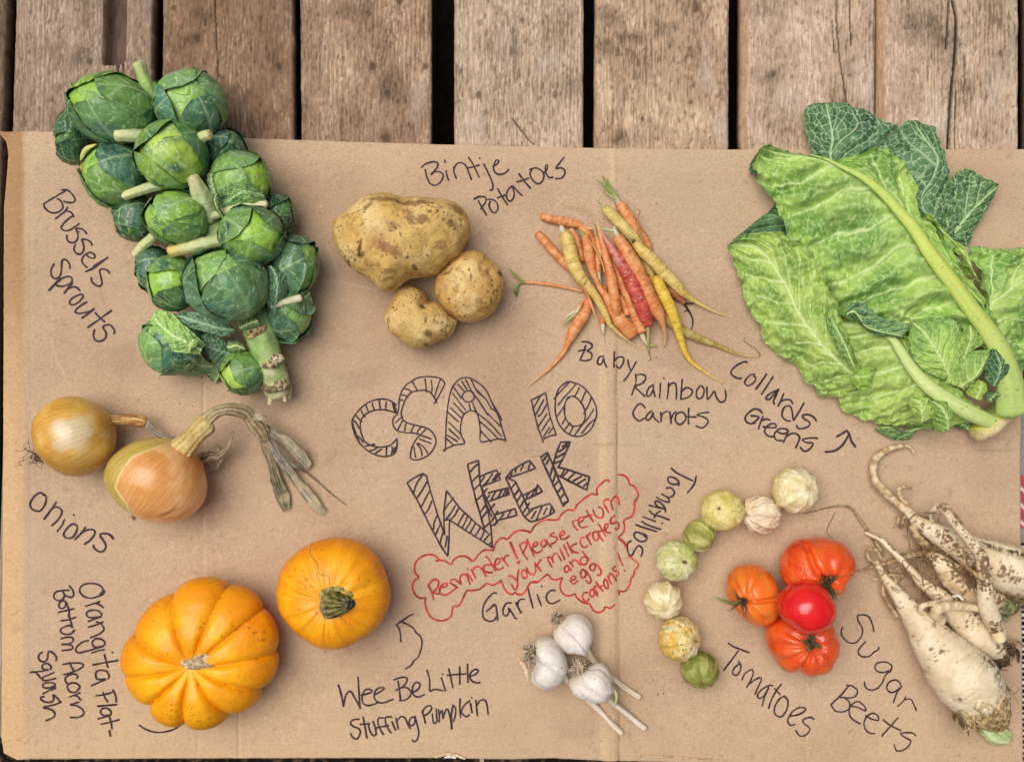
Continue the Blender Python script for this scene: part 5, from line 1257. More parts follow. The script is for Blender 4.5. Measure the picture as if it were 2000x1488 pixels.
def calyx(t, zx, zy, h, n, ln, seed, dirs=None, stem=None, col=('#221f14', '#524d30')):
    rr = np.random.RandomState(seed)
    c = fr(*ZT, f'{zx},{zy}')[0][:2]
    parts = []
    for i in range(n):
        a = dirs[i] if dirs else i * 2 * np.pi / n + rr.uniform(-.3, .3)
        L = ln * rr.uniform(.7, 1.15)
        pts, p, aa = [], c.copy(), a
        hs = []
        for k in range(6):
            pts.append([p[0], p[1]]); hs.append(h + 4 * math.sin(k / 5 * 3) - k * .4)
            aa += rr.uniform(-.35, .35)
            p = p + L / 5 * np.array([math.cos(aa), -math.sin(aa)])
        V, F, s, ang, l = tube(pxpath(np.array(pts), hs), np.array([2.6, 2.8, 2.3, 1.7, 1.1, .5]), nseg=8, step=1.2, flat=.55, noise=.2, nsc=4, seed=i)
        parts.append((V, F, ramp(np.clip(s + .4 * n3(V, 5, seed, 2), 0, 1), [(0, col[0]), (.6, col[1]), (1, '#857b58')])))
    b = blob(ellipse(c[0], c[1], 6.5, 6, jit=.15, seed=seed), h + 2, h - 3, nth=30, nph=14)
    Vb = b['V'].reshape(-1, 3); Vb[:, 2] = np.maximum(Vb[:, 2], h - 8)
    parts.append((Vb, b['F'].tolist(), np.tile(hexc('#1c1a10'), (len(Vb), 1))))
    V, F, C = merge(*parts)
    t.part('calyx', V, F, C, M_CAL)
    if stem:
        p = fr(*ZT, stem[0])
        V, F, s, a, l = tube(pxpath(p, stem[1]), p[:, 2] / ZT[2], nseg=10, step=1.4, noise=.12, nsc=6)
        t.part('stalk', V, F, ramp(s, [(0, '#55542c'), (.7, '#7f7b48'), (1, '#b3aa80')]), M_CAL)

t1, b1 = tomato('946,730 950,660 985,595 1050,545 1140,530 1240,530 1320,555 1370,615 1388,690 1375,745 1335,790 1325,840 1290,870 1240,870 1180,850 1100,835 1020,845 975,815 955,775', '1150,690', 132, 64, 5,
                ('#e04a18', '#ec6024', '#d8461e', '#f48434'), (1240, 800, 24, 16), [(100, .25, 4, 90), (60, .2, 3, 90), (20, .2, 3, 60), (140, .2, 4, 90)],
                'large orange red tomato lying on its side with a deep fold, top of the cluster', wrinkle='1030,750',
                extra=[('1100,580 1105,640 1130,710 1190,775', 6, 13), ('1190,780 1290,775 1335,765', 5, 9), ('1060,800 1110,790 1180,790', 5, 4)])
calyx(t1, 1228, 805, 112, 10, 42, 4, stem=('1235,850,10 1262,858,9 1290,850,8 1308,845,7', [100, 104, 106, 108]))
t2, b2 = tomato('615,830 625,770 655,720 710,690 770,686 830,700 880,745 915,800 938,860 940,930 925,985 885,1035 830,1062 780,1055 730,1030 685,985 640,930 620,880', '750,890', 118, 58, 15,
                ('#e56a1c', '#ee842e', '#d9581a', '#f29a44'), (706, 905, 20, 9), [(5, .1, 6, 90), (75, .12, 5, 90), (110, .1, 5, 70), (-40, .12, 5, 80), (-70, .12, 5, 60), (160, .15, 4, 40), (215, .15, 4, 40)],
                'orange tomato with shallow ribs and a stalk pointing left', extra=[('760,880 740,830 780,760 840,715', 4.5, 5), ('740,905 830,890 920,895', 4, 5), ('750,930 790,990 850,1030', 4, 4)])
calyx(t2, 706, 905, 102, 6, 32, 8, dirs=[3.4, -1.0, -1.35, -.7, 2.2, .6], stem=('700,905,11 660,922,10 620,915,9 575,898,8 540,886,9', [104, 106, 104, 100, 96]))
t4, b4 = tomato('853,1120 862,1055 900,1015 960,1000 1030,1010 1120,1015 1200,1020 1255,1050 1275,1110 1293,1170 1280,1240 1240,1310 1180,1350 1110,1362 1050,1335 990,1348 930,1300 885,1230 865,1180', '1090,1175', 112, 52, 25,
                ('#da4818', '#e86024', '#d25a38', '#ee7a32'), (1128, 1160, 22, 17), [(182, .13, 5, 90), (213, .13, 6, 95), (246, .16, 10, 95), (283, .2, 4, 90), (318, .16, 5, 80), (155, .15, 5, 90), (10, .15, 4, 60)],
                'flat ribbed red orange tomato with a sunken calyx, lowest of the cluster', wrinkle='1200,1260')
calyx(t4, 1130, 1160, 101, 9, 34, 12, col=('#1c1a10', '#6b6544'))
t3, b3 = tomato('925,960 930,905 960,855 1010,815 1080,790 1150,795 1205,825 1240,870 1268,925 1272,985 1250,1040 1210,1075 1150,1100 1090,1105 1030,1080 980,1040 945,1005', '1098,945', 190, 138, 35,
                ('#da1618', '#e8221e', '#cf1a1c', '#ee3a28'), None, [], 'smooth glossy bright red tomato resting on top of the other three', lift=88)
# ------------------------------------------------------------------ carrots
M_CAR = mat('carrot_skin', 0.5, 0.35, var=[(350, .92, 1.08, (1, 1, 1))], bump=[(700, .00025, 3)], speck=(900, .68, (.12, .05, .02), .7))
M_GRN = mat('green_stub', 0.55, 0.3, var=[(500, .85, 1.15, (1, 1, 1))], trans=.1)
ZC = (980, 330, 3.46)
PALC = {'o': ('#d08046', '#e0a06a', '#bb6c3a'), 'y': ('#d4b45e', '#e0c87c', '#bb9c48'), 'Y': ('#d8b23c', '#e4c655', '#c29a30'), 'p': ('#c9b063', '#d9c27a', '#b2a04a'),
        'r': ('#b03a30', '#cc5a48', '#9a3a34'), 'd': ('#9c5a42', '#b67458', '#7f4936'), 'g': ('#a28f4c', '#b8a762', '#7c6c38')}
def carrot(pal, txt, h, label, seed, stubs=(), hairs=(), tip='end', red=False):
    p = fr(*ZC, txt)
    path = pxpath(p, h)
    V, F, s, a, L = tube(path, p[:, 2] / ZC[2], nseg=22, step=1.4, noise=.09, nsc=16, rings=.05, seed=seed)
    V[:, 2] = np.maximum(V[:, 2], .5)
    c0, c1, c2 = [hexc(q) for q in PALC[pal]]
    ss = s if tip == 'end' else 1 - s
    C = mixc(c0, c1, sm(-.4, .4, n3(V, 14, seed, 3)))
    ringn = n2(L / 1.0, np.cos(a) * 2, 3.2, seed + 3, 2)
    C = mixc(C, c2 * .8, .55 * sm(.12, .45, ringn))
    C = mixc(C, hexc('#dcb888') if pal != 'r' else hexc('#d8a090'), .7 * sm(.68, 1.0, ss) * (p[:, 2].min() < 9))
    C = mixc(C, c2 * .6, .5 * sm(.04, 0, ss))
    C = mixc(C, hexc('#5b3a20'), .55 * sm(.42, .62, n3(V, 7, seed + 7, 3)))
    if red:
        C = mixc(C, hexc('#c99a82'), .7 * sm(.48, .3, s) * sm(-.4, .3, n3(V, 10, 3, 3)))
        C = mixc(C, hexc('#d8b0a0'), .6 * sm(.35, .6, n3(V * np.array([1, 1, 1]), 4, 9, 2)))
    base = path[int(len(path) / 2)].copy(); base[2] = max(0, path[:, 2].min() - 5)
    t = Thing('carrot', base, label, 'carrot', 'baby carrots in the pile')
    t.part('root', V, F, C, M_CAR)
    for (st, hh, cs) in stubs:
        q = fr(*ZC, st)
        V, F, s2, a2, L2 = tube(pxpath(q, hh), q[:, 2] / ZC[2], nseg=9, step=1.4, noise=.08, nsc=8)
        t.part('leaf_stub', V, F, ramp(s2, [(0, cs[0]), (.5, cs[1]), (1, cs[2])]), M_GRN)
    for (st, hh, hx) in hairs:
        q = fr(*ZC, st)
        V, F, s2, a2, L2 = tube(pxpath(q, hh), q[:, 2] / ZC[2], nseg=6, step=1.6)
        t.part('fine_root', V, F, np.tile(hexc(hx), (len(V), 1)), M_ROOT)
G = ('#d9d3a8', '#9dac5e', '#7f9440'); Wt = ('#cfc4a0', '#d9d0b4', '#c6bf8e')
# lower layer
carrot('o', '275,322,25 340,340,28 420,356,32 500,372,27 560,395,15 620,407,7', [9, 10, 11, 12, 14, 16], 'orange carrot lying across the top left of the pile', 1)
carrot('o', '245,442,27 300,500,30 360,570,31 430,640,31 480,690,27 530,770,21 575,840,14 610,930,9 645,1030,6 665,1085,2', [9, 10, 10, 10, 11, 13, 16, 16, 10, 6],
       'orange carrot slanting down from the left edge of the pile under the pale yellow one', 2)
carrot('o', '150,766,9 250,771,11 350,786,12 450,805,11 545,826,8', [6, 5, 5, 6, 8], 'thin little orange carrot pointing left with a green sprig', 3,
       stubs=[('155,765,11 120,770,9 100,800,10 95,830,14 98,862,3', [6, 8, 10, 8, 4], ('#b3a868', '#7f9a48', '#5c8a30')), ('160,765,7 125,748,8 85,712,7 50,680,4', [7, 12, 16, 16], ('#b3a868', '#8aa04c', '#6f9440'))])
carrot('o', '575,880,20 578,925,30 545,1000,44 490,1090,40 460,1150,28 430,1220,18 370,1300,12 300,1370,8 230,1425,5 180,1470,1.5', [12, 12, 12, 11, 9, 7, 5, 4, 3, 2],
       'orange carrot at the lower left with a long tail curling to the left', 4,
       stubs=[('540,905,14 522,935,16 505,965,15', [18, 22, 22], ('#c98040', '#d9b27a', '#e2dbb8')), ('505,960,11 460,985,10 412,1020,3', [22, 20, 14], Wt), ('505,968,11 470,1000,10 410,1058,3', [20, 16, 10], ('#dcd9b0', '#b8c47a', '#93a850'))])
carrot('o', '520,385,12 560,425,32 605,480,34 635,550,28 650,640,20', [14, 14, 14, 13, 12], 'short orange carrot half buried behind the pale yellow one', 5)
carrot('o', '465,412,22 500,470,26 525,540,22 545,620,16', [12, 12, 12, 12], 'orange carrot peeping between the pale yellow and slim orange ones', 6)
carrot('o', '690,800,24 692,900,27 685,1000,23 683,1040,20', [10, 9, 8, 8], 'small orange carrot upside down with a pale crown at the bottom of the pile', 7, tip='start',
       stubs=[('683,1040,17 684,1080,15 688,1115,8', [8, 7, 6], Wt)], hairs=[('688,1110,3 688,1140,3 700,1168,2.5 740,1172,2', [5, 4, 3, 2], '#cdbf98')])
carrot('o', '650,560,20 648,620,27 650,680,24 655,730,18', [20, 20, 20, 18], 'reddish orange carrot stub in the middle gap of the pile', 8, stubs=[('652,690,14 658,740,13 668,782,11', [22, 22, 20], ('#b9b77c', '#c9c79a', '#aab070'))])
carrot('o', '800,860,28 830,920,32 850,980,26', [10, 10, 10], 'carrot tucked low behind the red one', 9)
carrot('g', '1110,1000,26 1160,1052,32 1240,1102,32 1340,1150,28 1450,1190,19 1550,1235,13 1640,1262,8 1735,1268,3', [10, 10, 9, 8, 6, 5, 4, 3], 'olive coloured carrot stretching its thin tip far to the lower right', 10,
       hairs=[('1735,1268,2.5 1745,1252,2 1700,1205,2 1640,1165,1.6 1640,1140,1.4', [3, 4, 3, 3, 4], '#6a5a3c')])
carrot('d', '1095,752,26 1150,820,31 1200,870,29 1232,905,14', [10, 10, 10, 9], 'dull pink carrot under the long yellow one with a black stringy tip', 11,
       hairs=[('1225,900,10 1255,945,7 1285,1000,5 1290,1050,4 1278,1092,2', [9, 8, 6, 5, 4], '#3a2f24'), ('1235,905,6 1275,910,5 1305,908,2', [9, 9, 7], '#3a2f24'), ('1245,935,4 1250,955,4 1230,965,2', [8, 7, 5], '#4a3c2c')])
carrot('p', '700,270,30 760,330,38 830,400,42 900,480,40 960,590,36 1000,690,30 1020,730,18', [22, 23, 23, 22, 18, 14, 12], 'greenish yellow carrot at the top of the pile running under the others', 12,
       stubs=[('705,285,15 690,262,13 672,240,8 655,228,3', [24, 26, 28, 30], ('#d7cf9e', '#c6c38a', '#8f9a55')), ('712,282,9 706,270,8 700,262,4', [26, 28, 30], ('#3a3020', '#57482c', '#7a6a44'))])
carrot('o', '792,232,26 820,270,37 870,350,40 915,420,38 960,475,33 990,520,22 1008,550,10', [15, 15, 15, 15, 13, 12, 10], 'orange carrot at the very top with a tuft of green stems', 13,
       stubs=[('788,225,20 755,170,16 715,100,11 680,52,5', [16, 20, 24, 26], G), ('785,225,14 740,160,11 690,110,8 640,75,3', [16, 18, 20, 20], G), ('790,225,12 750,150,9 712,75,4', [20, 28, 34], G),
              ('782,220,10 735,180,8 680,145,3', [14, 16, 16], ('#d9d3a8', '#b8bb78', '#9aa058'))],
       hairs=[('985,560,6 950,480,6 925,400,5 920,330,5 935,290,4 915,275,3 885,290,2', [24, 32, 36, 34, 30, 28, 26], '#b08a58')])
carrot('o', '1000,745,34 1040,830,38 1075,900,38 1095,965,28 1100,1010,18', [12, 12, 12, 11, 10], 'orange carrot hidden under the thick middle one, showing at its right', 14)
carrot('o', '565,455,28 580,510,33 590,590,36 612,680,28 640,760,18 665,830,10', [24, 25, 26, 26, 24, 22], 'slim orange carrot just right of the pale yellow one', 15,
       stubs=[('560,455,14 540,430,13 530,415,10', [27, 29, 30], ('#b3b06a', '#a8ac60', '#8a9448'))], hairs=[('550,450,5 600,500,6 650,570,7 680,640,7 695,700,5', [30, 38, 42, 42, 40], '#cf9a58')])
carrot('o', '880,1120,46 845,1075,49 800,1025,48 755,955,43 715,875,31 665,805,21 630,720,14 605,640,8', [13, 14, 15, 17, 20, 24, 28, 30], 'thick orange carrot whose blunt crown points to the lower right', 16)
carrot('o', '945,1095,40 905,985,41 855,870,39 805,760,34 765,660,26 735,580,16', [13, 14, 16, 18, 20, 22], 'orange carrot beside the red one with a white stub at its bottom end', 17,
       stubs=[('945,1105,18 958,1145,17 980,1185,11', [13, 11, 9], Wt), ('975,1185,9 1005,1194,8 1045,1195,7', [8, 6, 5], ('#c6c690', '#b3b868', '#a8ac5c'))])
# upper layer
carrot('o', '645,352,4 660,420,13 690,540,22 718,640,28 742,740,34 758,840,36 770,930,36 778,980,28', [44, 42, 38, 36, 34, 32, 28, 24], 'long orange carrot with its pointed tip up, left of the red one', 18, tip='start',
       hairs=[('640,470,10 632,420,7 615,350,5 590,300,4 555,268,4 500,258,3 425,252,2', [34, 40, 36, 28, 20, 14, 8], '#c9a878')])
carrot('o', '632,380,6 640,450,13 655,520,17 672,590,15', [30, 32, 32, 30], 'slender orange carrot tip standing between two others at the top', 19)
carrot('r', '662,402,4 700,472,11 745,545,27 790,612,37 840,690,45 888,780,54 930,880,54 965,975,49 990,1050,32', [46, 45, 44, 42, 40, 38, 36, 33, 30], 'crimson red carrot in the middle of the pile', 20, tip='start', red=True,
       stubs=[('988,1065,13 990,1120,11 988,1180,8 992,1230,5', [28, 22, 14, 8], ('#b9a878', '#b8b070', '#a8a468'))], hairs=[('990,1225,4 1000,1260,3 1008,1285,2.4 985,1300,1.6', [8, 5, 3, 2], '#8a7448')])
carrot('o', '785,462,34 845,565,47 905,668,49 955,770,47 1005,880,46 1050,960,41 1078,1020,27 1098,1080,14 1105,1150,8 1095,1208,2.5', [40, 40, 39, 38, 36, 34, 30, 24, 14, 5], 'thick orange carrot right of the red one with a thread like tip', 21,
       stubs=[('785,455,18 770,430,17 758,395,12', [44, 46, 48], Wt), ('765,420,9 710,410,10 655,405,7', [46, 44, 42], ('#c9c79c', '#b8c08a', '#a8b078'))])
carrot('y', '425,440,36 445,490,46 462,560,49 490,650,46 530,730,42 580,790,32 640,870,27 690,960,25 730,1045,18 790,1110,11 860,1165,7 945,1225,2', [38, 38, 38, 37, 36, 34, 30, 26, 20, 14, 8, 3], 'long pale yellow carrot on top at the left with a white cut crown', 22,
       stubs=[('415,425,21 408,408,20 400,388,14', [40, 41, 42], Wt)], hairs=[('400,470,2 370,495,1.6 350,508,1.2', [30, 24, 20], '#d8c898')])
carrot('y', '905,505,30 955,560,39 1015,615,42 1085,690,42 1160,765,38 1215,830,29 1265,868,19 1330,908,11 1440,965,7 1555,1005,2', [38, 38, 36, 34, 30, 26, 20, 14, 8, 3], 'long yellow carrot on the right side of the pile, pointing lower right', 23,
       stubs=[('898,497,13 890,485,13 884,474,8', [41, 43, 44], ('#3a3a22', '#57542e', '#6a6438')), ('890,470,7 865,460,6 840,452,4', [44, 46, 48], ('#c8c49a', '#c8c090', '#b0a878'))])
carrot('Y', '1040,738,32 1075,808,39 1112,885,41 1150,965,39 1180,1050,33 1210,1150,26 1240,1240,19 1290,1310,14 1370,1370,10 1450,1420,7 1522,1450,2', [32, 31, 30, 27, 22, 16, 11, 8, 5, 4, 2], 'bright yellow carrot with a long curved tail reaching the lettering', 24)
# ------------------------------------------------------------------ brussels sprout stalk
M_SPR = mat('sprout_leaf', 0.38, 0.42, var=[(420, .9, 1.1, (1, 1, 1)), (1500, .94, 1.06, (1, 1, 1))], bump=[(320, .0004, 4)], coat=.05)
M_STK = mat('green_stalk', 0.5, 0.35, var=[(300, .88, 1.1, (1, 1, 1))], bump=[(500, .0004, 3)])
M_COL = mat('collard_leaf', 0.46, 0.38, var=[(350, .93, 1.08, (1, 1, 1))], bump=[(700, .0003, 3)], trans=.12)
ZS1, ZS2 = (80, 100, 3.3333), (80, 420, 3.3333)
TONES = {  # (outer dark, outer mid, inner light)
    'b': ('#24493f', '#447354', '#98c540'), 'd': ('#1e3f34', '#335c44', '#568a40'), 'g': ('#2e5446', '#507f6a', '#8cba50'), 'l': ('#2f5c3a', '#568a40', '#aed04a')}

def vein_lines(phi, lam, n, slope, seed, wid=.03):
    f = (phi - slope * np.abs(lam) ** .9) * n + .42 * n2(phi * 2.2, lam * 2.2, 1.0, seed, 3) + .5 * (lam > 0)
    d = np.abs(f - np.round(f)) / n
    return sm(wid, wid * .25, d * (1 + 1.2 * np.abs(lam)))

def cup_leaf(R, az, base, tip, nrm, layer, seed, tone, phm=2.6, lm=1.15, lift=.05, light=0.0, tiplift=.04, nu=46, nv=64):
    """one leaf wrapped round a unit head; returns unit V, F, C. base/tip axis = tip"""
    rr = np.random.RandomState(seed)
    e1 = np.cross(tip, [.31, .17, .9]); e1 /= np.linalg.norm(e1); e2 = np.cross(tip, e1)
    d = math.cos(az) * e1 + math.sin(az) * e2
    n = np.cross(tip, d)
    u = np.linspace(-1, 1, nu); v = np.linspace(0, 1, nv)
    Uu, Vv = np.meshgrid(u, v)
    phi = .12 + Vv * phm
    w = lm * np.sin(np.pi * np.clip(Vv, 0, 1) ** .62 * .985 + .015) ** .5
    w = w * (1 + .05 * n2(Vv * 9, np.sign(Uu) * 3, 1.0, seed, 2))
    lam = Uu * w
    m = -np.cos(phi)[..., None] * tip + np.sin(phi)[..., None] * d
    P = np.cos(lam)[..., None] * m + np.sin(lam)[..., None] * n
    ed = np.abs(Uu)
    mid = np.exp(-(lam / (.05 * (1.2 - Vv))) ** 2)
    side = vein_lines(phi, lam, 1.75, .8, seed, .034) * sm(.02, .1, np.abs(lam)) * sm(1.02, .8, ed)
    tert = .6 * vein_lines(phi + .13, lam, 3.7, .3, seed + 5, .016) * sm(.05, .2, np.abs(lam))
    f1, f21, cid = voro(phi * 4.6 + .5 * n2(phi * 4, lam * 4, 1, seed), lam * 4.6 + seed, seed)
    ret = sm(.09, .02, f21)
    pk = n2(phi * 2.2, lam * 2.2, 1.0, seed + 3, 3)
    rad = 1 + .022 * layer + lift * ed ** 5 + tiplift * Vv ** 7 + .045 * pk - .012 * mid - .007 * side + .006 * (.5 - f1)
    V = P * (rad * R)[..., None]
    lo, mi, hi = [hexc(q) for q in TONES[tone]]
    k = n2(phi * 1.6, lam * 1.6, 1.0, seed + 7, 3)
    C = mixc(lo, mi, sm(-.35, .45, k))
    C = mixc(C, hi, np.clip(light * sm(-.4, .35, n2(phi * 1.3, lam * 1.3, 1.0, seed + 9, 2) + .3), 0, 1))
    C = mixc(C, hexc('#6f9688'), .38 * sm(.0, .5, n2(phi * 1.2, lam * 1.2, 1.0, seed + 15, 3)))      # waxy bloom
    vc = mixc(hexc('#9fc28a'), hexc('#d3e69c'), np.full(C.shape[:2], light))
    C = mixc(C, vc, .30 * ret)
    C = mixc(C, vc, .5 * tert)
    C = mixc(C, vc, .9 * side)
    C = mixc(C, hexc('#c3d89a'), .85 * mid)
    C = mixc(C, hexc('#a8c878'), .35 * sm(.93, 1.0, ed))
    C = mixc(C, hexc('#33402a'), .5 * sm(.5, .66, n2(phi * 7, lam * 7, 1.0, seed + 19, 3)))
    return V.reshape(-1, 3), gridfaces(nv, nu).tolist(), C.reshape(-1, 3)

stalk_base = wp(400, 460, 0)
ST = Thing('brussels_sprout_stalk', stalk_base, 'green stalk thickly set with brussels sprouts and cut leaf stubs, at the upper left', 'brussels sprouts')
# the stem
sp = np.array([[285, 215, 22], [320, 290, 26], [365, 360, 29], [400, 420, 31], [440, 500, 33], [480, 580, 34], [505, 640, 31], [520, 690, 27], [533, 730, 27], [541, 758, 26], [545, 768, 22]], float)
V, F, s, a, L = tube(pxpath(sp, [74, 78, 80, 80, 78, 74, 70, 64, 56, 48, 46]), sp[:, 2], nseg=64, step=2, noise=.06, nsc=22, seed=3)
C = mixc(hexc('#7f9c5c'), hexc('#a9c07c'), sm(-.3, .3, n3(V, 30, 3, 3)))
C = mixc(C, hexc('#93b65a'), .6 * sm(.72, .85, s) * sm(-.2, .3, n3(V, 24, 6, 2)))
C = mixc(C, hexc('#cfc9a2'), .8 * sm(.88, .97, s + .1 * n3(V, 14, 7, 3)))
C = mixc(C, hexc('#5b4a34'), .75 * sm(.15, .45, n3(V, 10, 9, 4) - .6 * sm(.97, .8, s)))
ST.part('stem', V, F, C, M_STK)
def scar(cx, cy, rx, ry, rot, h, hx='#c9b184', seed=1):
    b = blob(ellipse(cx, cy, rx, ry, rot, jit=.25, seed=seed), h + 5, h, nth=60, nph=24, pt=.6)
    P = b['V'].reshape(-1, 3); P[:, 2] = np.maximum(P[:, 2], h - 8); P[:, 2] += 2 * n3(P, 5, seed, 3)
    C = mixc(hexc('#6b543a'), hexc(hx), sm(-.25, .2, n3(P, 6, seed + 3, 4)))
    ST.part('leaf_scar', P, b['F'].tolist(), C, M_CORK)
scar(500, 648, 22, 9, -.5, 98, '#c9ad78', 2)
scar(542, 700, 13, 10, .2, 92, '#cdc2a0', 3); scar(527, 712, 18, 8, -.1, 92, '#cfc09a', 4)
scar(548, 752, 14, 12, .5, 76, '#b6a685', 5); scar(528, 756, 18, 12, .1, 72, '#8f7c60', 6)
for (q, hh, hx) in (('1500,1165,13 1495,1195,14 1492,1225,13', [58, 56, 52], '#d5cb9a'), ('1580,1140,11 1582,1170,12 1590,1208,10', [58, 56, 52], '#cdbf90'), ('1620,1120,12 1625,1150,12 1615,1190,8', [50, 46, 40], '#a58f68')):
    p = fr(*ZS2, q)
    V, F, s, a, L = tube(pxpath(p, hh), p[:, 2] / 3.33 * 1.15, nseg=14, step=1.5, noise=.15, nsc=6)
    ST.part('root_stub', V, F, mixc(hexc(hx), hexc('#e8e0bd'), sm(.6, 1, s)), M_CORK)

_sd = [100]
def sprout(cx, cy, rx, ry, rot, h, rz, look, main, tone, n=4, light=.5, lm=1.15, label=None, lift=.04):
    """look: photo px direction of the head's tip (dx, dy, dz); main: azimuths of the wrapped leaves"""
    _sd[0] += 17; sd = _sd[0]
    rr = np.random.RandomState(sd)
    tip = np.array([look[0], -look[1], look[2]], float); tip /= np.linalg.norm(tip)
    parts = []
    # heart of the head
    b = np.linspace(np.pi / 2, -np.pi / 2, 50); t = np.linspace(-np.pi, np.pi, 80, endpoint=False)
    PH, TH = np.meshgrid(b, t, indexing='ij')
    K = np.stack([np.cos(PH) * np.cos(TH), np.cos(PH) * np.sin(TH), np.sin(PH)], -1) * .955
    hk = hexc(TONES[tone][2])
    parts.append((K.reshape(-1, 3), gridfaces(50, 80, True)[:, ::-1].tolist(), np.tile(hk * .6, (4000, 1))))
    for i in range(2):
        parts.append(cup_leaf(1.0, main + 1.2 + i * np.pi + rr.uniform(-.4, .4), -tip, tip, None, .1 + .5 * (1 - i), sd + 50 + i, tone, phm=3.25 - .25 * (1 - i), lm=1.62, lift=.005, tiplift=.0, light=min(1, light + .5)))
    for i in range(n):
        az = main + i * (2 * np.pi / n) * 1.07 + rr.uniform(-.25, .25)
        lay = 1.2 + (n - i) * .6
        parts.append(cup_leaf(1.0, az, -tip, tip, None, lay, sd + i, tone, phm=2.28 + .5 * i / max(1, n - 1) + rr.uniform(-.12, .28), lm=lm + .2 + rr.uniform(-.15, .15),
                              lift=lift + rr.uniform(0, .03), tiplift=.04, light=np.clip(light * (.15 + .85 * i / max(1, n - 1)) + rr.uniform(-.1, .1), 0, 1)))
    V, F, C = merge(*parts)
    kk = (H - h) / H
    V = V * np.array([rx, ry, rz]) * np.array([kk, kk, 1]) / 1.05
    c, s_ = math.cos(-rot), math.sin(-rot)
    V = np.stack([c * V[:, 0] - s_ * V[:, 1], s_ * V[:, 0] + c * V[:, 1], V[:, 2]], -1)
    V = V + wp(cx, cy, h)
    V[:, 2] = np.maximum(V[:, 2], 1.0)
    ST.part('sprout', V, F, C, M_SPR, label=label)

# behind / lower ones first
sprout(149, 264, 36, 58, .2, 66, 52, (-.8, .2, .5), 1.0, 'd', 3, .3)
sprout(441, 297, 40, 44, 0, 70, 50, (.8, -.2, .5), 2.0, 'd', 3, .1)
sprout(266, 427, 42, 46, .2, 62, 48, (-.8, .3, .5), .4, 'd', 3, .35)
sprout(546, 422, 33, 42, 0, 60, 44, (.9, 0, .5), 4.0, 'd', 3, .2)
sprout(302, 528, 34, 46, 0, 58, 44, (-.9, 0, .4), 2.5, 'd', 3, .15)
sprout(576, 517, 47, 58, .0, 76, 54, (.7, -.2, .6), 3.0, 'g', 3, .35, lift=.09)
sprout(565, 612, 44, 52, .2, 62, 48, (.7, .3, .5), 1.5, 'g', 3, .25, lift=.12)
sprout(340, 552, 50, 55, .1, 88, 56, (-.6, .1, .7), 3.6, 'b', 3, .75)
sprout(225, 342, 62, 64, .3, 92, 60, (-.5, .3, .7), 5.0, 'b', 4, .45)
sprout(470, 352, 60, 56, .2, 98, 56, (.5, -.1, .8), .8, 'b', 4, .75)
sprout(220, 214, 84, 68, .25, 112, 70, (-.3, -.2, .8), 2.2, 'b', 4, .6)
sprout(373, 205, 71, 67, .3, 112, 68, (.2, -.3, .8), 3.2, 'g', 4, .6)
sprout(345, 427, 60, 53, .1, 128, 56, (-.2, .1, .9), .2, 'b', 4, .75)
sprout(336, 304, 69, 66, .2, 136, 64, (-.05, -.05, 1), 5.2, 'l', 4, .8)
sprout(492, 460, 64, 57, .15, 132, 58, (.25, .1, .9), 2.8, 'b', 4, .5)
sprout(442, 558, 82, 70, .2, 140, 66, (.0, -.45, .8), 1.2, 'g', 4, .3, lm=1.35)
sprout(476, 727, 45, 43, .5, 62, 44, (-.5, .5, .8), 3.3, 'l', 4, .6)
sprout(335, 672, 62, 60, -.1, 76, 52, (-.2, -.4, .9), 4.4, 'g', 3, .6, label='loosely opened sprout with spread leaves')

def stub(txt, hs, Z, pal=('#8fa860', '#c3cf92', '#ded9a6'), seed=1):
    p = fr(*Z, txt)
    V, F, s, a, L = tube(pxpath(p, hs), p[:, 2] / Z[2] * .88, nseg=26, step=1.5, noise=.1, nsc=14, seed=seed, rib=6, ribamp=.05)
    C = ramp(np.clip(s + .15 * n3(V, 10, seed, 3), 0, 1), [(0, pal[0]), (.55, pal[1]), (1, pal[2])])
    C = mixc(C, hexc('#a9b86e'), .4 * sm(.1, .5, n2(np.cos(a) * 5, np.sin(a) * 5, 1.0, seed, 2)))
    C = mixc(C, hexc('#8a6a35'), .6 * sm(.88, 1.0, s) * sm(-.05, .35, n3(V, 5, seed + 3, 3)))
    C = mixc(C, hexc('#efe8c6'), .4 * sm(.96, .985, s)); C = mixc(C, hexc('#9c7a45'), .7 * sm(.94, .985, s) * sm(-.15, .25, n3(V, 4, seed + 9, 3)))
    ST.part('leaf_stub', V, F, C, M_STK)
stub('745,340,52 700,240,46 660,150,42 640,85,44', [96, 112, 122, 128], ZS1, ('#7fa050', '#9cbd6a', '#c8d08c'), 1)
stub('690,560,46 620,552,46 560,548,44 500,548,44', [140, 144, 146, 146], ZS1, ('#9fb084', '#b4c08c', '#ded79c'), 2)
stub('1010,600,40 1050,560,40 1095,545,34', [140, 150, 156], ZS1, ('#a4b58a', '#b8c488', '#d3cc85'), 3)
stub('360,620,18 300,640,22 275,690,20 268,790,12', [120, 118, 110, 96], ZS1, ('#c9c06a', '#d8cc78', '#c5a95a'), 4)
stub('780,870,36 700,890,36 620,915,34 545,940,34', [132, 128, 122, 118], ZS1, ('#a9b98a', '#c0c88c', '#dcd59c'), 5)
stub('1080,1060,100 1050,960,76 1015,880,52 990,825,44', [104, 128, 146, 154], ZS1, ('#a9bb8a', '#bccb9a', '#d8cf9a'), 6)
stub('1090,1085,26 1200,1045,30 1330,1010,30 1465,995,28', [118, 124, 124, 120], ZS1, ('#b0be8c', '#ccd09a', '#e0d9b2'), 7)
stub('790,1160,36 720,1220,36 660,1270,34 612,1322,28', [100, 94, 86, 78], ZS1, ('#a7b87f', '#cbd08e', '#ddd8a4'), 8)
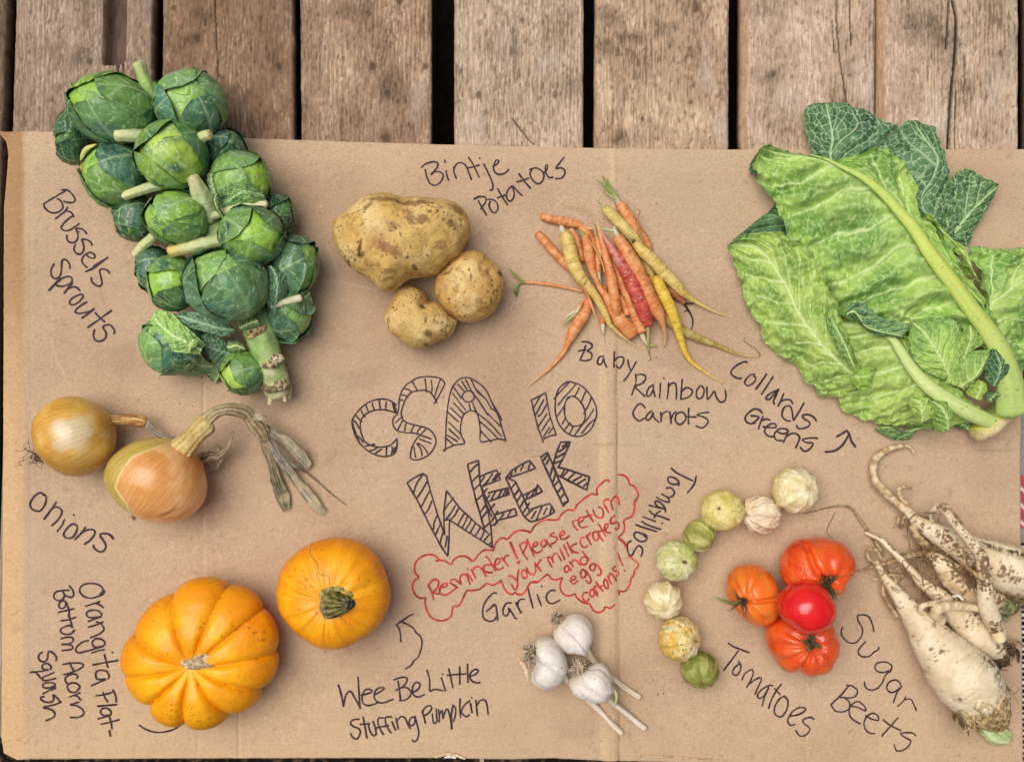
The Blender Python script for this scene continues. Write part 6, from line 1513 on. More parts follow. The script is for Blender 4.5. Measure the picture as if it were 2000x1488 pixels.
stub('1160,165,44 1050,190,44 940,215,44 845,235,42', [130, 134, 134, 132], ZS2, ('#a9ba80', '#cdd096', '#d9bd58'), 9)
stub('1500,590,24 1580,570,27 1690,540,26', [112, 108, 102], ZS2, ('#c0c79a', '#d8d3b0', '#e3d8b8'), 10)

# ------------------------------------------------------------------ flat and ruffled leaves
def leaf(mid, left, right, hm, hl, hr, pal, seed, nu=110, nv=190, nveins=7, slope=.30, ruff=.045, ripple=6, veinc='#d0e49c', vw=2.6, ret=12.0, retamt=.5, pk=1.6,
         hmid=None, edge=None, light=.32, wave=4.0, midrib_v=True, crk=3.5):
    """mid/left/right are photo px polylines from leaf base to tip; hm/hl/hr heights along them. returns V,F,C"""
    hmid = hmid if hmid is not None else float(np.mean(hm))
    def rs(P, n):
        P = np.asarray(P, float)[:, :2]
        return catmull(P, n=n)
    M, Lf, Rt = rs(mid, nv), rs(left, nv), rs(right, nv)
    v = np.linspace(0, 1, nv); u = np.linspace(-1, 1, nu)
    U, Vv = np.meshgrid(u, v)
    au = np.abs(U)
    B = np.where((U < 0)[..., None], Lf[:, None], Rt[:, None])
    sgn = np.sign(U)
    au2 = au * (1 + ruff * n2(Vv * 24, sgn * 5 + seed, 1.0, seed, 3) * sm(.5, 1, au) * sm(0, .06, Vv) * sm(1, .96, Vv))
    P = M[:, None] * (1 - au2[..., None]) + B * au2[..., None]
    x, y = P[..., 0], P[..., 1]
    Lm = np.linalg.norm(np.diff(M, axis=0), axis=1).sum()
    wid = np.linalg.norm(B - M[:, None], axis=-1)
    dl = au * wid
    itp = lambda h: np.interp(v, np.linspace(0, 1, len(h)), h)[:, None]
    hmv, hlv, hrv = itp(np.atleast_1d(hm)), itp(np.atleast_1d(hl)), itp(np.atleast_1d(hr))
    he = np.where(U < 0, hlv, hrv)
    Z = hmv + (he - hmv) * au ** 1.3
    small = Lm < 170
    f = (Vv - slope * au ** .85) * nveins + (.3 if small else .22) * n2(x, y, 60, seed + 1, 2) + .5 * (U > 0)
    # keep vein numbers moving with the base of the leaf
    dv = np.abs(f - np.round(f)) / nveins * Lm * .8
    wv = vw * (1.15 - .8 * au) * sm(.0, .12, Vv + .1)
    side = sm(wv, wv * .3, dv) * sm(1.0, .8, au)
    f2 = (Vv + slope * .55 * au) * nveins * 2.3 + .5 * n2(x, y, 35, seed + 5, 2)
    d2 = np.abs(f2 - np.round(f2)) / (nveins * 2.3) * Lm * .8
    sec = sm(vw * .5, vw * .14, d2) * sm(.02, .12, au)
    wxx = x + 5 * n2(x, y, 28, seed + 7, 2); wyy = y + 5 * n2(x, y, 28, seed + 8, 2)
    f1, f21, cid = voro(wxx / ret, wyy / ret, seed)
    rt = sm(.11, .03, f21)
    g1, g21, cid2 = voro(wxx / (ret * .42), wyy / (ret * .42), seed + 1)
    rt2 = sm(.12, .03, g21)
    fb = 2 * np.pi * f
    Z = Z + ripple * (-np.cos(fb)) * np.sin(np.pi * np.clip(au, 0, 1) ** .8) * .5 * (1 + .6 * n2(x, y, 50, seed + 9, 2))
    Z = Z + wave * n2(x, y, 45, seed + 11, 3) * (0.4 + au) + wave * 2.4 * n2(x, y, 18, seed + 12, 2) * au ** 3
    Z = Z + pk * (np.clip(.62 - f1, -.3, .6)) * 2 * -1 * sm(.02, .2, au) * -1 + 2.6 * side + .8 * rt
    cr = np.abs(n2(f * 1.1, au * 2.4, 1.0, seed + 21, 3)); Z = Z + crk * (.22 - cr) * 3 * sm(.03, .3, au) * (.6 + .5 * au)
    cr2 = np.abs(n2(x, y, 26, seed + 22, 3)); Z = Z + crk * .22 * (.2 - cr2) * 3 * sm(.03, .25, au)
    Z = np.maximum(Z, 1.2)
    W = wp(x, y, hmid); W[..., 2] = Z
    lo, mi, hi = [hexc(q) for q in pal]
    k = n2(x, y, 55, seed + 13, 3)
    C = mixc(lo, mi, sm(-.4, .35, k + .35 * n2(x, y, 14, seed + 14, 3)))
    C = mixc(C, hi, light * sm(-.2, .5, n2(x, y, 80, seed + 15, 2)) + light * .8 * sm(.35, .0, au))
    C = C * (1 + .10 * (cid - .5))[..., None]
    C = mixc(C, mi * .72, .3 * sm(.8, 1, au))
    vc = hexc(veinc)
    C = mixc(C, vc, retamt * .28 * rt2 * sm(.02, .1, au))
    C = mixc(C, vc, retamt * rt * sm(.01, .08, au))
    C = mixc(C, vc, (0 if small else .5) * sec * retamt * 1.2)
    C = mixc(C, vc, (.6 if small else .88) * side)
    if midrib_v:
        C = mixc(C, vc, .95 * sm(vw * 1.5, vw * .6, dl * (1 + .6 * Vv)))
    if edge:
        C = mixc(C, hexc(edge), .7 * sm(.93, 1.0, au))
    F = gridfaces(nv, nu)
    return W.reshape(-1, 3), F.tolist(), C.reshape(-1, 3)

def rib(thing, parent, pts, hs, pal=('#c9dc86', '#d9e896', '#b5d07c'), flat=.65, seed=1, name='midrib'):
    p = np.asarray(pts, float)
    V, F, s, a, L = tube(pxpath(p, hs), p[:, 2], nseg=26, step=2.2, flat=flat, noise=.03, nsc=30, seed=seed)
    C = ramp(np.clip(s + .1 * n3(V, 30, seed, 2), 0, 1), [(0, pal[0]), (.5, pal[1]), (1, pal[2])])
    C = mixc(C, hexc('#9fbf68'), .45 * sm(.0, .5, n2(np.cos(a) * 3, np.sin(a) * 3 + L * .004, 1.0, seed, 3)))
    C = mixc(C, hexc('#6f6a3a'), .6 * sm(.52, .66, n3(V, 6, seed + 5, 3)))
    thing.part(name, V, F, C, M_COL, parent=parent)

DKS = ('#2f5333', '#47724a', '#5f8f52'); MDS = ('#4a7440', '#6f9a54', '#93b95e'); LTS = ('#6d9a48', '#93bb62', '#b3d27c')
# loose leaves on the sprout stalk
def sleaf(mid, left, right, hm, hl, hr, pal, seed, Z=ZS2, **k):
    V, F, C = leaf(fr(*Z, mid), fr(*Z, left), fr(*Z, right), hm, hl, hr, pal, seed, nu=50, nv=80, ret=9, vw=1.7, wave=2.5, ripple=k.pop('ripple', 3), **k)
    ST.part('loose_leaf', V, F, C, M_SPR)
sleaf('1245,745 1150,735 1040,700 890,655', '1250,760 1180,790 1060,760 930,720 885,660', '1240,735 1180,690 1080,650 980,628 900,640', [98, 112, 120, 118], [92, 104, 108, 108], [98, 108, 114, 112], ('#3f6a48', '#6d9270', '#86aa80'), 5, veinc='#a9c6a0')
sleaf('1090,985 980,975 860,950 760,860 680,760', '1090,1000 1000,1040 880,1055 760,990 660,850 645,760', '1060,940 1040,900 960,880 850,900 760,800 720,735', [30, 60, 96, 112, 108], [22, 20, 30, 48, 70], [80, 112, 122, 122, 112], ('#456f45', '#6a9660', '#84ad6a'), 8, veinc='#bcd6a2', nveins=5, edge='#b5cf98')
sleaf('1040,880 960,830 860,780 760,700 720,640', '1030,910 940,900 850,880 770,780 690,680', '1060,840 980,760 900,690 820,630 740,615', [118, 128, 132, 126, 112], [118, 124, 126, 120, 108], [112, 118, 118, 112, 104], ('#6f9a4a', '#8fba5c', '#b0d272'), 9, veinc='#d3e6ae', nveins=5)
sleaf('960,895 975,850 1000,810', '945,880 940,840 975,795', '985,870 1020,850 1030,805', [130, 138, 136], [128, 134, 134], [128, 138, 138], ('#7fa854', '#a4c86c', '#bcd886'), 10)
sleaf('1220,900 1150,880 1080,850 1030,800', '1180,1000 1120,1000 1060,920 1010,830', '1230,860 1180,800 1100,770 1050,780', [70, 84, 86, 84], [46, 50, 66, 80], [84, 92, 90, 86], ('#35583c', '#547a56', '#6c9268'), 11, veinc='#93b48c')
sleaf('1200,960 1160,1040 1115,1090', '1150,970 1070,1020 1100,1085', '1190,1000 1165,1060 1130,1095', [40, 26, 12], [40, 22, 10], [40, 26, 12], ('#2b4d30', '#3f6a40', '#55814c'), 12)
sleaf('1500,640 1540,520 1545,420 1500,330', '1480,640 1480,520 1500,420 1480,340', '1540,600 1590,480 1585,390 1540,350', [104, 132, 140, 134], [104, 128, 134, 130], [92, 104, 118, 124], ('#35593f', '#567d5c', '#6f9672'), 13, veinc='#a4c29a')
sleaf('1480,560 1440,400 1370,290', '1470,600 1420,430 1365,300', '1500,540 1495,420 1420,300', [120, 146, 154], [120, 146, 152], [104, 124, 140], ('#4a7250', '#6f946e', '#86a884'), 14, veinc='#b4cca6')
sleaf('1540,640 1620,690 1700,560 1750,500', '1500,660 1560,780 1680,720 1760,600', '1560,600 1600,600 1680,520 1740,480', [80, 84, 82, 76], [50, 30, 34, 50], [84, 92, 92, 84], ('#3f6a42', '#628e52', '#86ad5a'), 15, veinc='#b9d49c', nveins=6)
sleaf('1520,790 1600,760 1680,740', '1540,810 1630,835 1680,800', '1530,760 1600,720 1690,700', [50, 50, 40], [30, 18, 16], [62, 64, 56], ('#3f6a3c', '#6a9650', '#8fb85a'), 16)
sleaf('1290,740 1350,710 1420,690', '1270,760 1340,740 1430,715', '1260,720 1330,690 1400,660', [104, 112, 118], [100, 108, 114], [106, 114, 120], ('#47703e', '#6c9a52', '#8fb85c'), 17)
sleaf('1210,860 1270,850 1330,870', '1220,890 1280,890 1330,880', '1210,820 1280,820 1320,850', [92, 98, 96], [88, 92, 92], [92, 94, 94], ('#47703e', '#5f8f56', '#7fa85c'), 18)
sleaf('1170,1080 1150,1020 1140,960 1150,930', '1165,1085 1130,1020 1125,960 1140,925', '1185,1080 1170,1020 1165,960 1160,930', [128, 150, 156, 150], [128, 146, 150, 146], [128, 142, 146, 146], ('#2d5236', '#406a48', '#588458'), 19, Z=ZS1)
sleaf('340,760 320,830 300,880 318,918', '330,770 300,830 275,870 310,915', '352,770 335,830 318,880 325,918', [70, 50, 26, 10], [66, 46, 22, 8], [70, 50, 26, 10], ('#26442c', '#38603e', '#4e7a50'), 20, Z=ZS1)
sleaf('220,300 210,260 205,215', '205,310 200,260 198,212', '250,290 245,250 215,215', [110, 128, 136], [104, 122, 132], [114, 130, 136], ('#2f5030', '#4d7440', '#6a9048'), 21, Z=ZS1)
sleaf('1150,1000 1130,900 1120,820 1140,790', '1125,1010 1100,900 1090,820 1120,790', '1180,1000 1160,900 1150,830 1150,795', [110, 134, 142, 142], [108, 130, 138, 140], [104, 122, 130, 136], ('#4d7450', '#6d926c', '#86a884'), 22, Z=ZS1)
sleaf('1170,1000 1250,960 1330,920 1450,940', '1140,1010 1200,1010 1350,990 1455,965', '1170,940 1220,880 1290,868 1440,905', [124, 144, 152, 132], [116, 126, 130, 118], [130, 152, 158, 140], ('#4f7a4c', '#74a058', '#93bd5c'), 23, Z=ZS1, veinc='#b6d096')

# ------------------------------------------------------------------ collard greens: one cut head of leaves
ZA, ZB = (1400, 180, 3.3333), (1400, 480, 3.3333)
def ab(txt):
    """'A x,y x,y B x,y ...' -> photo px"""
    out, Z = [], ZA
    for tok in txt.split():
        if tok == 'A': Z = ZA
        elif tok == 'B': Z = ZB
        else: out.append(fr(*Z, tok)[0])
    return np.array([o[:2] for o in out]) if all(len(o) == 2 for o in out) else np.array(out)
CG = Thing('collard_greens', wp(1930, 800, 0), 'large cut head of collard greens, pale veined leaves fanned to the upper right corner', 'collard greens')
PL = ('#74a048', '#a0c65e', '#c4dc7a')       # pale undersides
PY = ('#82a848', '#abc95f', '#cadf7a')
DK = ('#34593a', '#4d7650', '#648f56')       # dark upper faces
DG = ('#3d6440', '#567f50', '#7da054')
def cl(mid, left, right, hm, hl, hr, pal, seed, label=None, **k):
    V, F, C = leaf(ab(mid), ab(left), ab(right), hm, hl, hr, pal, seed, **k)
    return CG.part('leaf', V, F, C, M_COL, label=label)
# dark leaves at the back
cl('A 860,560 740,440 745,300 730,180 715,62', 'A 800,600 640,430 602,290 575,190 590,95 650,60 705,58', 'A 1000,560 960,440 1060,340 1150,260 1180,225 1080,190 1010,140 900,95 810,62 725,60', [30, 44, 50, 46, 34], [26, 30, 30, 28, 24], [30, 40, 42, 38, 30], DK, 1,
   'dark green leaf standing up at the top', veinc='#b9d3a4', nveins=4, slope=.45, ret=15, retamt=.75, vw=2.4, ruff=.04, edge='#7f9f68')
cl('A 1480,960 1330,720 1400,560 1430,430 1350,300 1290,180', 'A 1440,950 1200,700 1020,520 960,420 1060,330 1180,240 1245,182', 'A 1640,1000 1600,880 1560,700 1520,560 1490,400 1465,350 1430,225 1350,200 1290,175', [30, 36, 42, 44, 38, 30], [28, 34, 36, 36, 34, 30], [26, 30, 34, 34, 30, 26], DK, 2,
   veinc='#b3cf9c', nveins=5, slope=.4, ret=15, retamt=.75, vw=2.2, ruff=.04, edge='#86a86c')
cl('A 1500,1000 1560,900 1640,790 1740,690 1840,610', 'A 1450,900 1440,760 1480,600 1560,520 1640,510 1700,540 1840,600', 'A 1600,1060 1660,1000 1700,880 1770,760 1845,620', [24, 30, 36, 34, 26], [30, 38, 40, 36, 28], [14, 16, 18, 18, 20], DG, 3,
   'dark green leaf edge on the far right of the back row', veinc='#c0d89c', nveins=5, slope=.35, ret=14, retamt=.7, vw=2.6, ruff=.05, edge='#9cb870')
cl('A 480,520 380,480 280,450 222,480', 'A 420,600 300,540 240,528 220,495', 'A 420,400 340,380 300,350 240,430 220,470', [40, 38, 32, 24], [24, 20, 18, 18], [40, 36, 32, 26], DK, 4, veinc='#9dbd8c', nveins=4, ret=12, ruff=.05)
cl('A 760,1000 600,930 460,850 380,800 310,795', 'A 700,1060 500,1020 330,960 180,950 90,975', 'A 700,900 560,790 470,720 420,690 330,790', [34, 34, 32, 28, 22], [30, 34, 38, 36, 34], [36, 36, 32, 30, 26], DK, 5, veinc='#8fb07c', nveins=5, ret=12, ruff=.05)
# right hand pale leaf running off the frame
cl('B 1790,800 B 1760,430 B 1830,340 B 2010,220 B 2260,120', 'B 1790,760 A 1690,1200 A 1630,1080 A 1650,1010 A 1740,1012 A 1840,1022 A 1990,1010 A 2200,990', 'B 1900,860 1990,850 2060,800 2200,600 2280,300 2270,150', [56, 74, 74, 64, 40], [56, 66, 74, 70, 62, 60, 56, 40], [30, 30, 26, 24, 22, 24], PL, 6,
   nveins=5, slope=.32, ripple=11, wave=10, crk=8, ret=15, retamt=.55, vw=3.0, edge='#8fae70')
cl('B 1960,760 B 1960,700 B 1990,650 B 2060,600', 'B 1930,740 1900,700 1930,660 2000,640', 'B 1980,800 2040,780 2080,700 2090,640', [40, 44, 44, 40], [38, 40, 42, 40], [24, 22, 24, 26], MDS, 66, nveins=4, ret=10)
# lower leaf
L5 = cl('B 1760,1130 1600,1060 1450,970 1340,880 1260,790 1200,690 1140,610 1040,555 900,515 770,490', 'B 1740,1160 1600,1185 1480,1200 1330,1190 1200,1170 1050,1150 900,1090 855,1040 830,960 800,850 760,700 740,560 745,490',
        'B 1770,1110 1640,1000 1520,900 1420,800 1350,720 1300,650 1250,600 1150,540 1000,470 760,480', [58, 66, 72, 76, 78, 78, 74, 66, 56, 46], [24, 18, 16, 14, 14, 16, 20, 30, 40, 44], [62, 70, 74, 78, 78, 74, 66, 56, 50, 46], PY, 7,
        nveins=8, slope=.22, ripple=9, wave=7, crk=7, ret=15, retamt=.55, vw=3.6)
rib(CG, L5, [(1400 + x / 3.3333, 480 + y / 3.3333, r) for x, y, r in ((1790, 1150, 14), (1690, 1105, 15), (1590, 1055, 15), (1450, 970, 14), (1340, 880, 12.5), (1260, 785, 11), (1200, 690, 9.5), (1145, 610, 7.5), (1060, 560, 4.5), (960, 525, 2.5))],
    [64, 74, 80, 84, 86, 86, 84, 80, 70, 60], seed=4)
# left leaf lying on the cardboard
cl('B 930,880 820,790 700,680 600,560 510,420 470,300 A 400,1180 A 330,1060 A 210,990 A 90,985', 'B 940,950 860,980 750,990 690,950 670,905 610,885 580,790 490,740 400,665 340,600 310,510 260,440 205,320 A 200,1270 A 160,1150 A 120,1050 A 85,990',
   'B 930,800 870,700 810,590 760,500 730,390 690,300 660,220 630,150 590,90 A 540,1020 A 440,955 A 390,922 A 300,915 A 190,928 A 88,982', [70, 74, 76, 76, 74, 70, 64, 56, 46, 36], [26, 22, 18, 16, 16, 18, 22, 26, 32], [84, 100, 108, 106, 100, 94, 84, 66, 46], PY, 8,
   'pale leaf at the lower left with a raised right margin', nveins=8, slope=.26, ripple=8, wave=8, crk=6.5, ret=14, retamt=.6, vw=3.2, edge='#9db86c')
# the big leaf on top, seen from below
MB = 'B 1925,1060 1905,880 1850,700 1770,560 1640,390 1540,250 1440,120 A 1380,1040 A 1290,900 A 1190,780 A 1080,660 A 950,555 A 830,495 A 720,440 A 600,405 A 460,380 A 325,335'
L1 = cl(MB, 'B 1880,900 1760,700 1640,490 1480,520 1330,560 1200,600 1060,560 960,500 870,450 750,440 740,360 690,260 640,150 A 560,1060 A 515,985 A 478,860 A 440,780 A 428,680 A 390,650 A 330,580 A 298,500 A 290,430 A 318,330',
        'B 1960,960 1890,700 1800,470 1720,320 1640,200 A 1590,1140 A 1540,1020 A 1470,900 A 1385,800 A 1345,790 A 1312,640 A 1322,560 A 1270,470 A 1210,400 A 1130,348 A 1045,348 A 980,378 A 900,395 A 810,425 A 720,420 A 600,382 A 480,348 A 370,318 A 325,325',
        [86, 96, 104, 110, 116, 120, 122, 122, 120, 118, 114, 108, 102, 94, 84, 72, 58], [84, 92, 88, 80, 66, 58, 54, 50, 48, 46, 46, 46, 48, 54, 56, 54, 50, 44], [84, 90, 96, 98, 100, 100, 98, 94, 88, 82, 76, 72, 70, 68, 66, 62, 58, 52], PL, 9,
        'largest leaf, pale underside up, with a thick yellow midrib', nu=170, nv=300, nveins=10, slope=.10, ripple=22, wave=11, crk=9, ret=15, retamt=.6, vw=4.0, light=.35, edge='#8db06a')
rib(CG, L1, [(q[0], q[1], r) for q, r in zip(ab(MB)[:15], (32, 25, 20, 17.5, 15.5, 14.5, 14, 13, 11.5, 10, 8.4, 6.4, 4.0, 2.2, .9))],
    [84, 98, 108, 114, 120, 124, 126, 127, 126, 124, 120, 114, 106, 95, 83], pal=('#c0d47c', '#d2e06a', '#b8d468'), seed=8)
# frills beside the midrib
cl('A 1700,1240 1620,1080 1530,960 1420,860 1370,790', 'A 1640,1180 1560,1090 1480,990 1400,880 1350,800', 'A 1600,1150 1650,1050 1640,990 1560,950 1500,870 1430,800 1375,780', [104, 100, 96, 92, 88], [110, 112, 112, 108, 98], [74, 78, 72, 66, 66, 70, 76], PY, 10, nveins=6, ripple=10, wave=8, ret=12, vw=2.2)
# small leaves near the cut end
cl('B 1540,865 1470,760 1400,650 1340,560 1280,500', 'B 1530,872 1440,850 1340,790 1280,700 1255,600 1272,500', 'B 1560,840 1590,700 1600,580 1590,510 1500,470 1400,470 1290,480', [92, 106, 110, 108, 100], [76, 84, 90, 94, 96], [96, 104, 104, 104, 102, 102, 100], PL, 11, nveins=6, slope=.35, ripple=5, ret=13, vw=2.4, edge='#4f7a4c')
cl('B 850,450 900,430 960,520 1060,560 1200,590', 'B 835,380 870,370 960,380 1050,470 1200,500 1260,530', 'B 860,470 880,450 950,510 1050,580 1170,595 1240,610', [92, 96, 96, 98, 98], [100, 104, 104, 104, 104, 100], [84, 84, 84, 82, 82, 84], ('#4c7450', '#6f9a68', '#93b47a'), 12, nveins=5, ripple=6, ret=12, vw=2.2)
cl('B 1600,800 1620,700 1640,600 1640,520', 'B 1560,760 1555,690 1580,600 1600,510', 'B 1680,740 1660,690 1745,630 1700,540 1650,510', [92, 106, 114, 112], [96, 104, 108, 108], [92, 100, 112, 112], PY, 13, nveins=5, ripple=5, ret=10, vw=2.0)
cl('B 1600,920 1680,850 1740,740 1780,680', 'B 1500,890 1560,760 1650,690 1780,675', 'B 1640,945 1720,850 1760,780 1790,720', [88, 102, 110, 108], [90, 98, 104, 108], [84, 90, 96, 100], PL, 14, nveins=5, slope=.35, ripple=5, ret=11, vw=2.0)
cl('B 1820,915 1830,850 1835,780 1810,680', 'B 1760,880 1755,790 1780,710 1800,670', 'B 1860,890 1905,820 1890,740 1820,672', [116, 130, 132, 124], [112, 116, 118, 120], [114, 118, 118, 120], DK, 15, 'small dark round leaf', nveins=5, slope=.4, ripple=2, ret=11, vw=2.0, veinc='#a9cc90')
cl('B 1700,1000 1710,950 1720,880', 'B 1640,970 1650,920 1700,870', 'B 1740,1010 1755,940 1740,880', [96, 104, 104], [92, 98, 100], [92, 98, 100], ('#8fb03e', '#abc855', '#c3da70'), 16, nveins=4, ripple=2, ret=9, vw=1.8)
cl('B 1830,960 1800,980 1760,1010', 'B 1870,900 1860,960 1790,1020', 'B 1790,950 1760,960 1745,1000', [100, 104, 100], [98, 100, 98], [104, 106, 104], DG, 17, nveins=4, ripple=2, ret=9, vw=1.6)
cl('B 1520,1200 1490,1120 1450,1050 1400,1010', 'B 1470,1225 1430,1160 1400,1080 1370,1010', 'B 1555,1160 1550,1080 1500,1020 1420,1005', [86, 102, 104, 94], [72, 82, 86, 88], [76, 86, 90, 90], ('#4f7f34', '#7da63c', '#a9c94c'), 18, 'bright green small leaf by the lower midrib', nveins=6, slope=.4, ripple=3, ret=11, vw=2.2)
cl('B 1350,1150 1330,1090 1310,1020 1260,990', 'B 1320,1160 1290,1100 1260,1050 1240,1010', 'B 1410,1120 1410,1050 1370,990 1280,985', [80, 94, 96, 88], [72, 80, 84, 84], [82, 90, 90, 86], PY, 19, nveins=4, ripple=3, ret=11, vw=1.8)
cl('B 1340,1180 1240,1200 1150,1180 1060,1185', 'B 1320,1195 1270,1265 1160,1260 1045,1200', 'B 1310,1170 1240,1170 1190,1205 1110,1165 1050,1175', [36, 34, 26, 16], [12, 8, 8, 10], [44, 40, 34, 24], DG, 20, 'dark curled leaf lying on the cardboard at the bottom', nveins=5, ripple=4, ret=10, vw=1.8)
cl('B 880,850 930,850 980,850 1040,810', 'B 870,850 940,800 1000,785 1055,808', 'B 880,880 950,940 1010,910 1045,820', [92, 100, 102, 96], [92, 98, 100, 96], [84, 84, 86, 90], ('#6a9a34', '#93bd40', '#b0d250'), 21, nveins=5, slope=.4, ripple=3, ret=10, vw=1.8)
cl('B 900,795 850,690 790,570 730,440', 'B 880,800 800,680 735,560 705,440', 'B 915,795 880,680 810,540 745,430', [98, 106, 106, 98], [96, 100, 100, 96], [88, 94, 94, 92], ('#5f8a4a', '#85ac5e', '#a3c470'), 22, nveins=7, slope=.2, ripple=3, ret=12, vw=1.8)
cl('B 1640,1200 1620,1175 1580,1160 1555,1155', 'B 1600,1195 1570,1180 1555,1165', 'B 1660,1210 1640,1160 1570,1150', [30, 34, 34, 30], [20, 22, 24], [30, 34, 34], DK, 23, nveins=3, ripple=1, ret=9, vw=1.4)
# the cut butt
O = ab('B 1650,1190 1700,1130 1770,1070 1840,1010 1920,960 1985,1000 1980,1075 1900,1140 1820,1210 1750,1260 1700,1270 1670,1240')
b = blob(O, 74, 40, nth=120, nph=50, pt=.6, pb=.6)
P = b['V'].reshape(-1, 3); P += (3.0 * n3(P, 12, 3, 4))[:, None]
pyq = 744 - P[:, 1] / .98; pxq = P[:, 0] / .98 + 1000
cut = sm(-6, 10, (pyq - (828 - (pxq - 1910) * .62)))
C = mixc(hexc('#b5cb70'), hexc('#d3c08a'), cut)
C = mixc(C, hexc('#c9d23c'), .8 * np.exp(-((pyq - (830 - (pxq - 1910) * .62)) / 9) ** 2))
C = mixc(C, hexc('#3a2c1a'), .85 * sm(.32, .52, n3(P, 9, 9, 4)))
C = mixc(C, hexc('#e6d9ae'), .4 * cut * sm(0, .4, n3(P, 14, 11, 3)))
b['V'] = P; V, F = fin(b); CG.part('cut_end', V, F, C, M_STK)
# ------------------------------------------------------------------ sugar beets
M_BEET = mat('beet_skin', 0.62, 0.3, var=[(260, .92, 1.07, (1, 1, 1)), (1200, .93, 1.05, (1, 1, 1))], bump=[(420, .0005, 4)])
M_CROWN = mat('beet_crown', 0.85, 0.2, var=[(500, .6, 1.3, (1, 1, 1))], bump=[(400, .0014, 4)])
ZBt = (1560, 840, 2.2955)
def beet(label, txt, hs, seed, dirt=.3, groove=None, dirtside=0, base='#dac7a2'):
    p = fr(*ZBt, txt)
    path = pxpath(p, hs)
    V, F, s, a, L = tube(path, p[:, 2] / ZBt[2] * .94, nseg=90, step=1.8, noise=.05, nsc=50, rings=.012, seed=seed)
    V += (1.3 * n3(V, 16, seed + 2, 3) * np.minimum(1, 1.0))[:, None] * np.array([.6, .6, .6])
    V[:, 2] = np.maximum(V[:, 2], .6)
    C = mixc(hexc(base), hexc('#eadab9'), sm(-.35, .35, n3(V, 40, seed, 3)))
    C = mixc(C, hexc('#c0a67c'), .4 * sm(.1, .5, n2(L, np.cos(a) * 8, 4.0, seed + 4, 3)))
    n = .75 * n3(V, 7, seed + 6, 4) + .55 * n2(L / 1.0, np.cos(a) * 6, 3.0, seed + 8, 3) + .85 * n3(V, 42, seed + 9, 3) - .12
    band = sm(.35, .0, np.abs(((a - dirtside + np.pi) % (2 * np.pi)) - np.pi) / np.pi - .05)
    thr = .52 - .42 * dirt - .40 * band * (dirt > 0)
    C = mixc(C, hexc('#3d2a1a'), .88 * sm(thr, thr + .16, n))
    C = mixc(C, hexc('#8a6540'), .5 * sm(thr - .14, thr + .02, n))
    if groove:
        g = np.abs(((a - groove + np.pi) % (2 * np.pi)) - np.pi)
        k = sm(.3, .05, g) * sm(.25, .45, s) * sm(.95, .8, s)
        C = mixc(C, hexc('#33241a'), .9 * k * sm(-.3, .1, n))
        V[:, 2] -= 5 * k
    b0 = path[len(path) * 2 // 3].copy(); b0[2] = 0
    t = Thing('sugar_beet', b0, label, 'sugar beet', 'sugar beets heaped at the right edge')
    t.part('root', V, F, C, M_BEET)
    return t
def rootlet(t, txt, hs, seed=1, pal=('#8f7450', '#c9b087'), parent=None):
    p = fr(*ZBt, txt)
    V, F, s, a, L = tube(pxpath(p, hs), p[:, 2] / ZBt[2], nseg=9, step=1.8, noise=.12, nsc=8, seed=seed)
    V[:, 2] = np.maximum(V[:, 2], .4)
    t.part('rootlet', V, F, mixc(hexc(pal[0]), hexc(pal[1]), sm(-.3, .3, n3(V, 10, seed, 3))), M_BEET)
def crown(t, pts, hs, seed, pal=('#3f2f1e', '#8a6f48', '#c4ab7c')):
    p = fr(*ZBt, pts)
    V, F, s, a, L = tube(pxpath(p, hs), p[:, 2] / ZBt[2], nseg=80, step=1.5, noise=.09, nsc=9, rings=.06, seed=seed)
    V += (1.7 * n3(V, 6, seed + 3, 3))[:, None] * np.array([.8, .8, .8]); V[:, 2] = np.maximum(V[:, 2], .6)
    q = np.clip(.55 + .8 * n3(V, 8, seed, 4) + .35 * n2(np.cos(a) * 9, np.sin(a) * 9, 1, seed, 2), 0, 1)
    t.part('crown', V, F, ramp(q, [(0, pal[0]), (.5, pal[1]), (1, pal[2])]), M_CROWN)
def scales(t, center, n, ln, d0, h, seed, spread=.9, pal=('#4a3923', '#a98f5e')):
    """ragged leaf bases round a crown"""
    rr = np.random.RandomState(seed); parts = []
    c = fr(*ZBt, center)[0]
    for i in range(n):
        ang = d0 + rr.uniform(-spread, spread)
        off = rr.uniform(-1, 1); 
        st = np.array([c[0] + off * c[2] / ZBt[2] * -math.sin(d0), c[1] + off * c[2] / ZBt[2] * math.cos(d0)])
        L = ln / ZBt[2] * rr.uniform(.4, 1.1); w = rr.uniform(1.2, 3.4)
        pts = np.array([[st[0] + L * k * math.cos(ang + .5 * k * rr.uniform(-1, 1)), st[1] + L * k * math.sin(ang + .4 * k * rr.uniform(-1, 1))] for k in (0, .35, .7, 1)])
        h0 = h * rr.uniform(.4, 1.15)
        V, F, s, a, l = tube(pxpath(pts, [h0, h0 + 3, h0 + 2, h0 - 3]), np.array([w, w * 1.1, w * .8, w * .25]), nseg=9, step=1.4, flat=.4, noise=.2, nsc=5, seed=seed + i)
        V[:, 2] = np.maximum(V[:, 2], .5)
        parts.append((V, F, np.tile(mixc(hexc(pal[0]), hexc(pal[1]), rr.uniform(0, 1)), (len(V), 1))))
    V, F, C = merge(*parts)
    t.part('leaf_scales', V, F, C, M_CROWN)

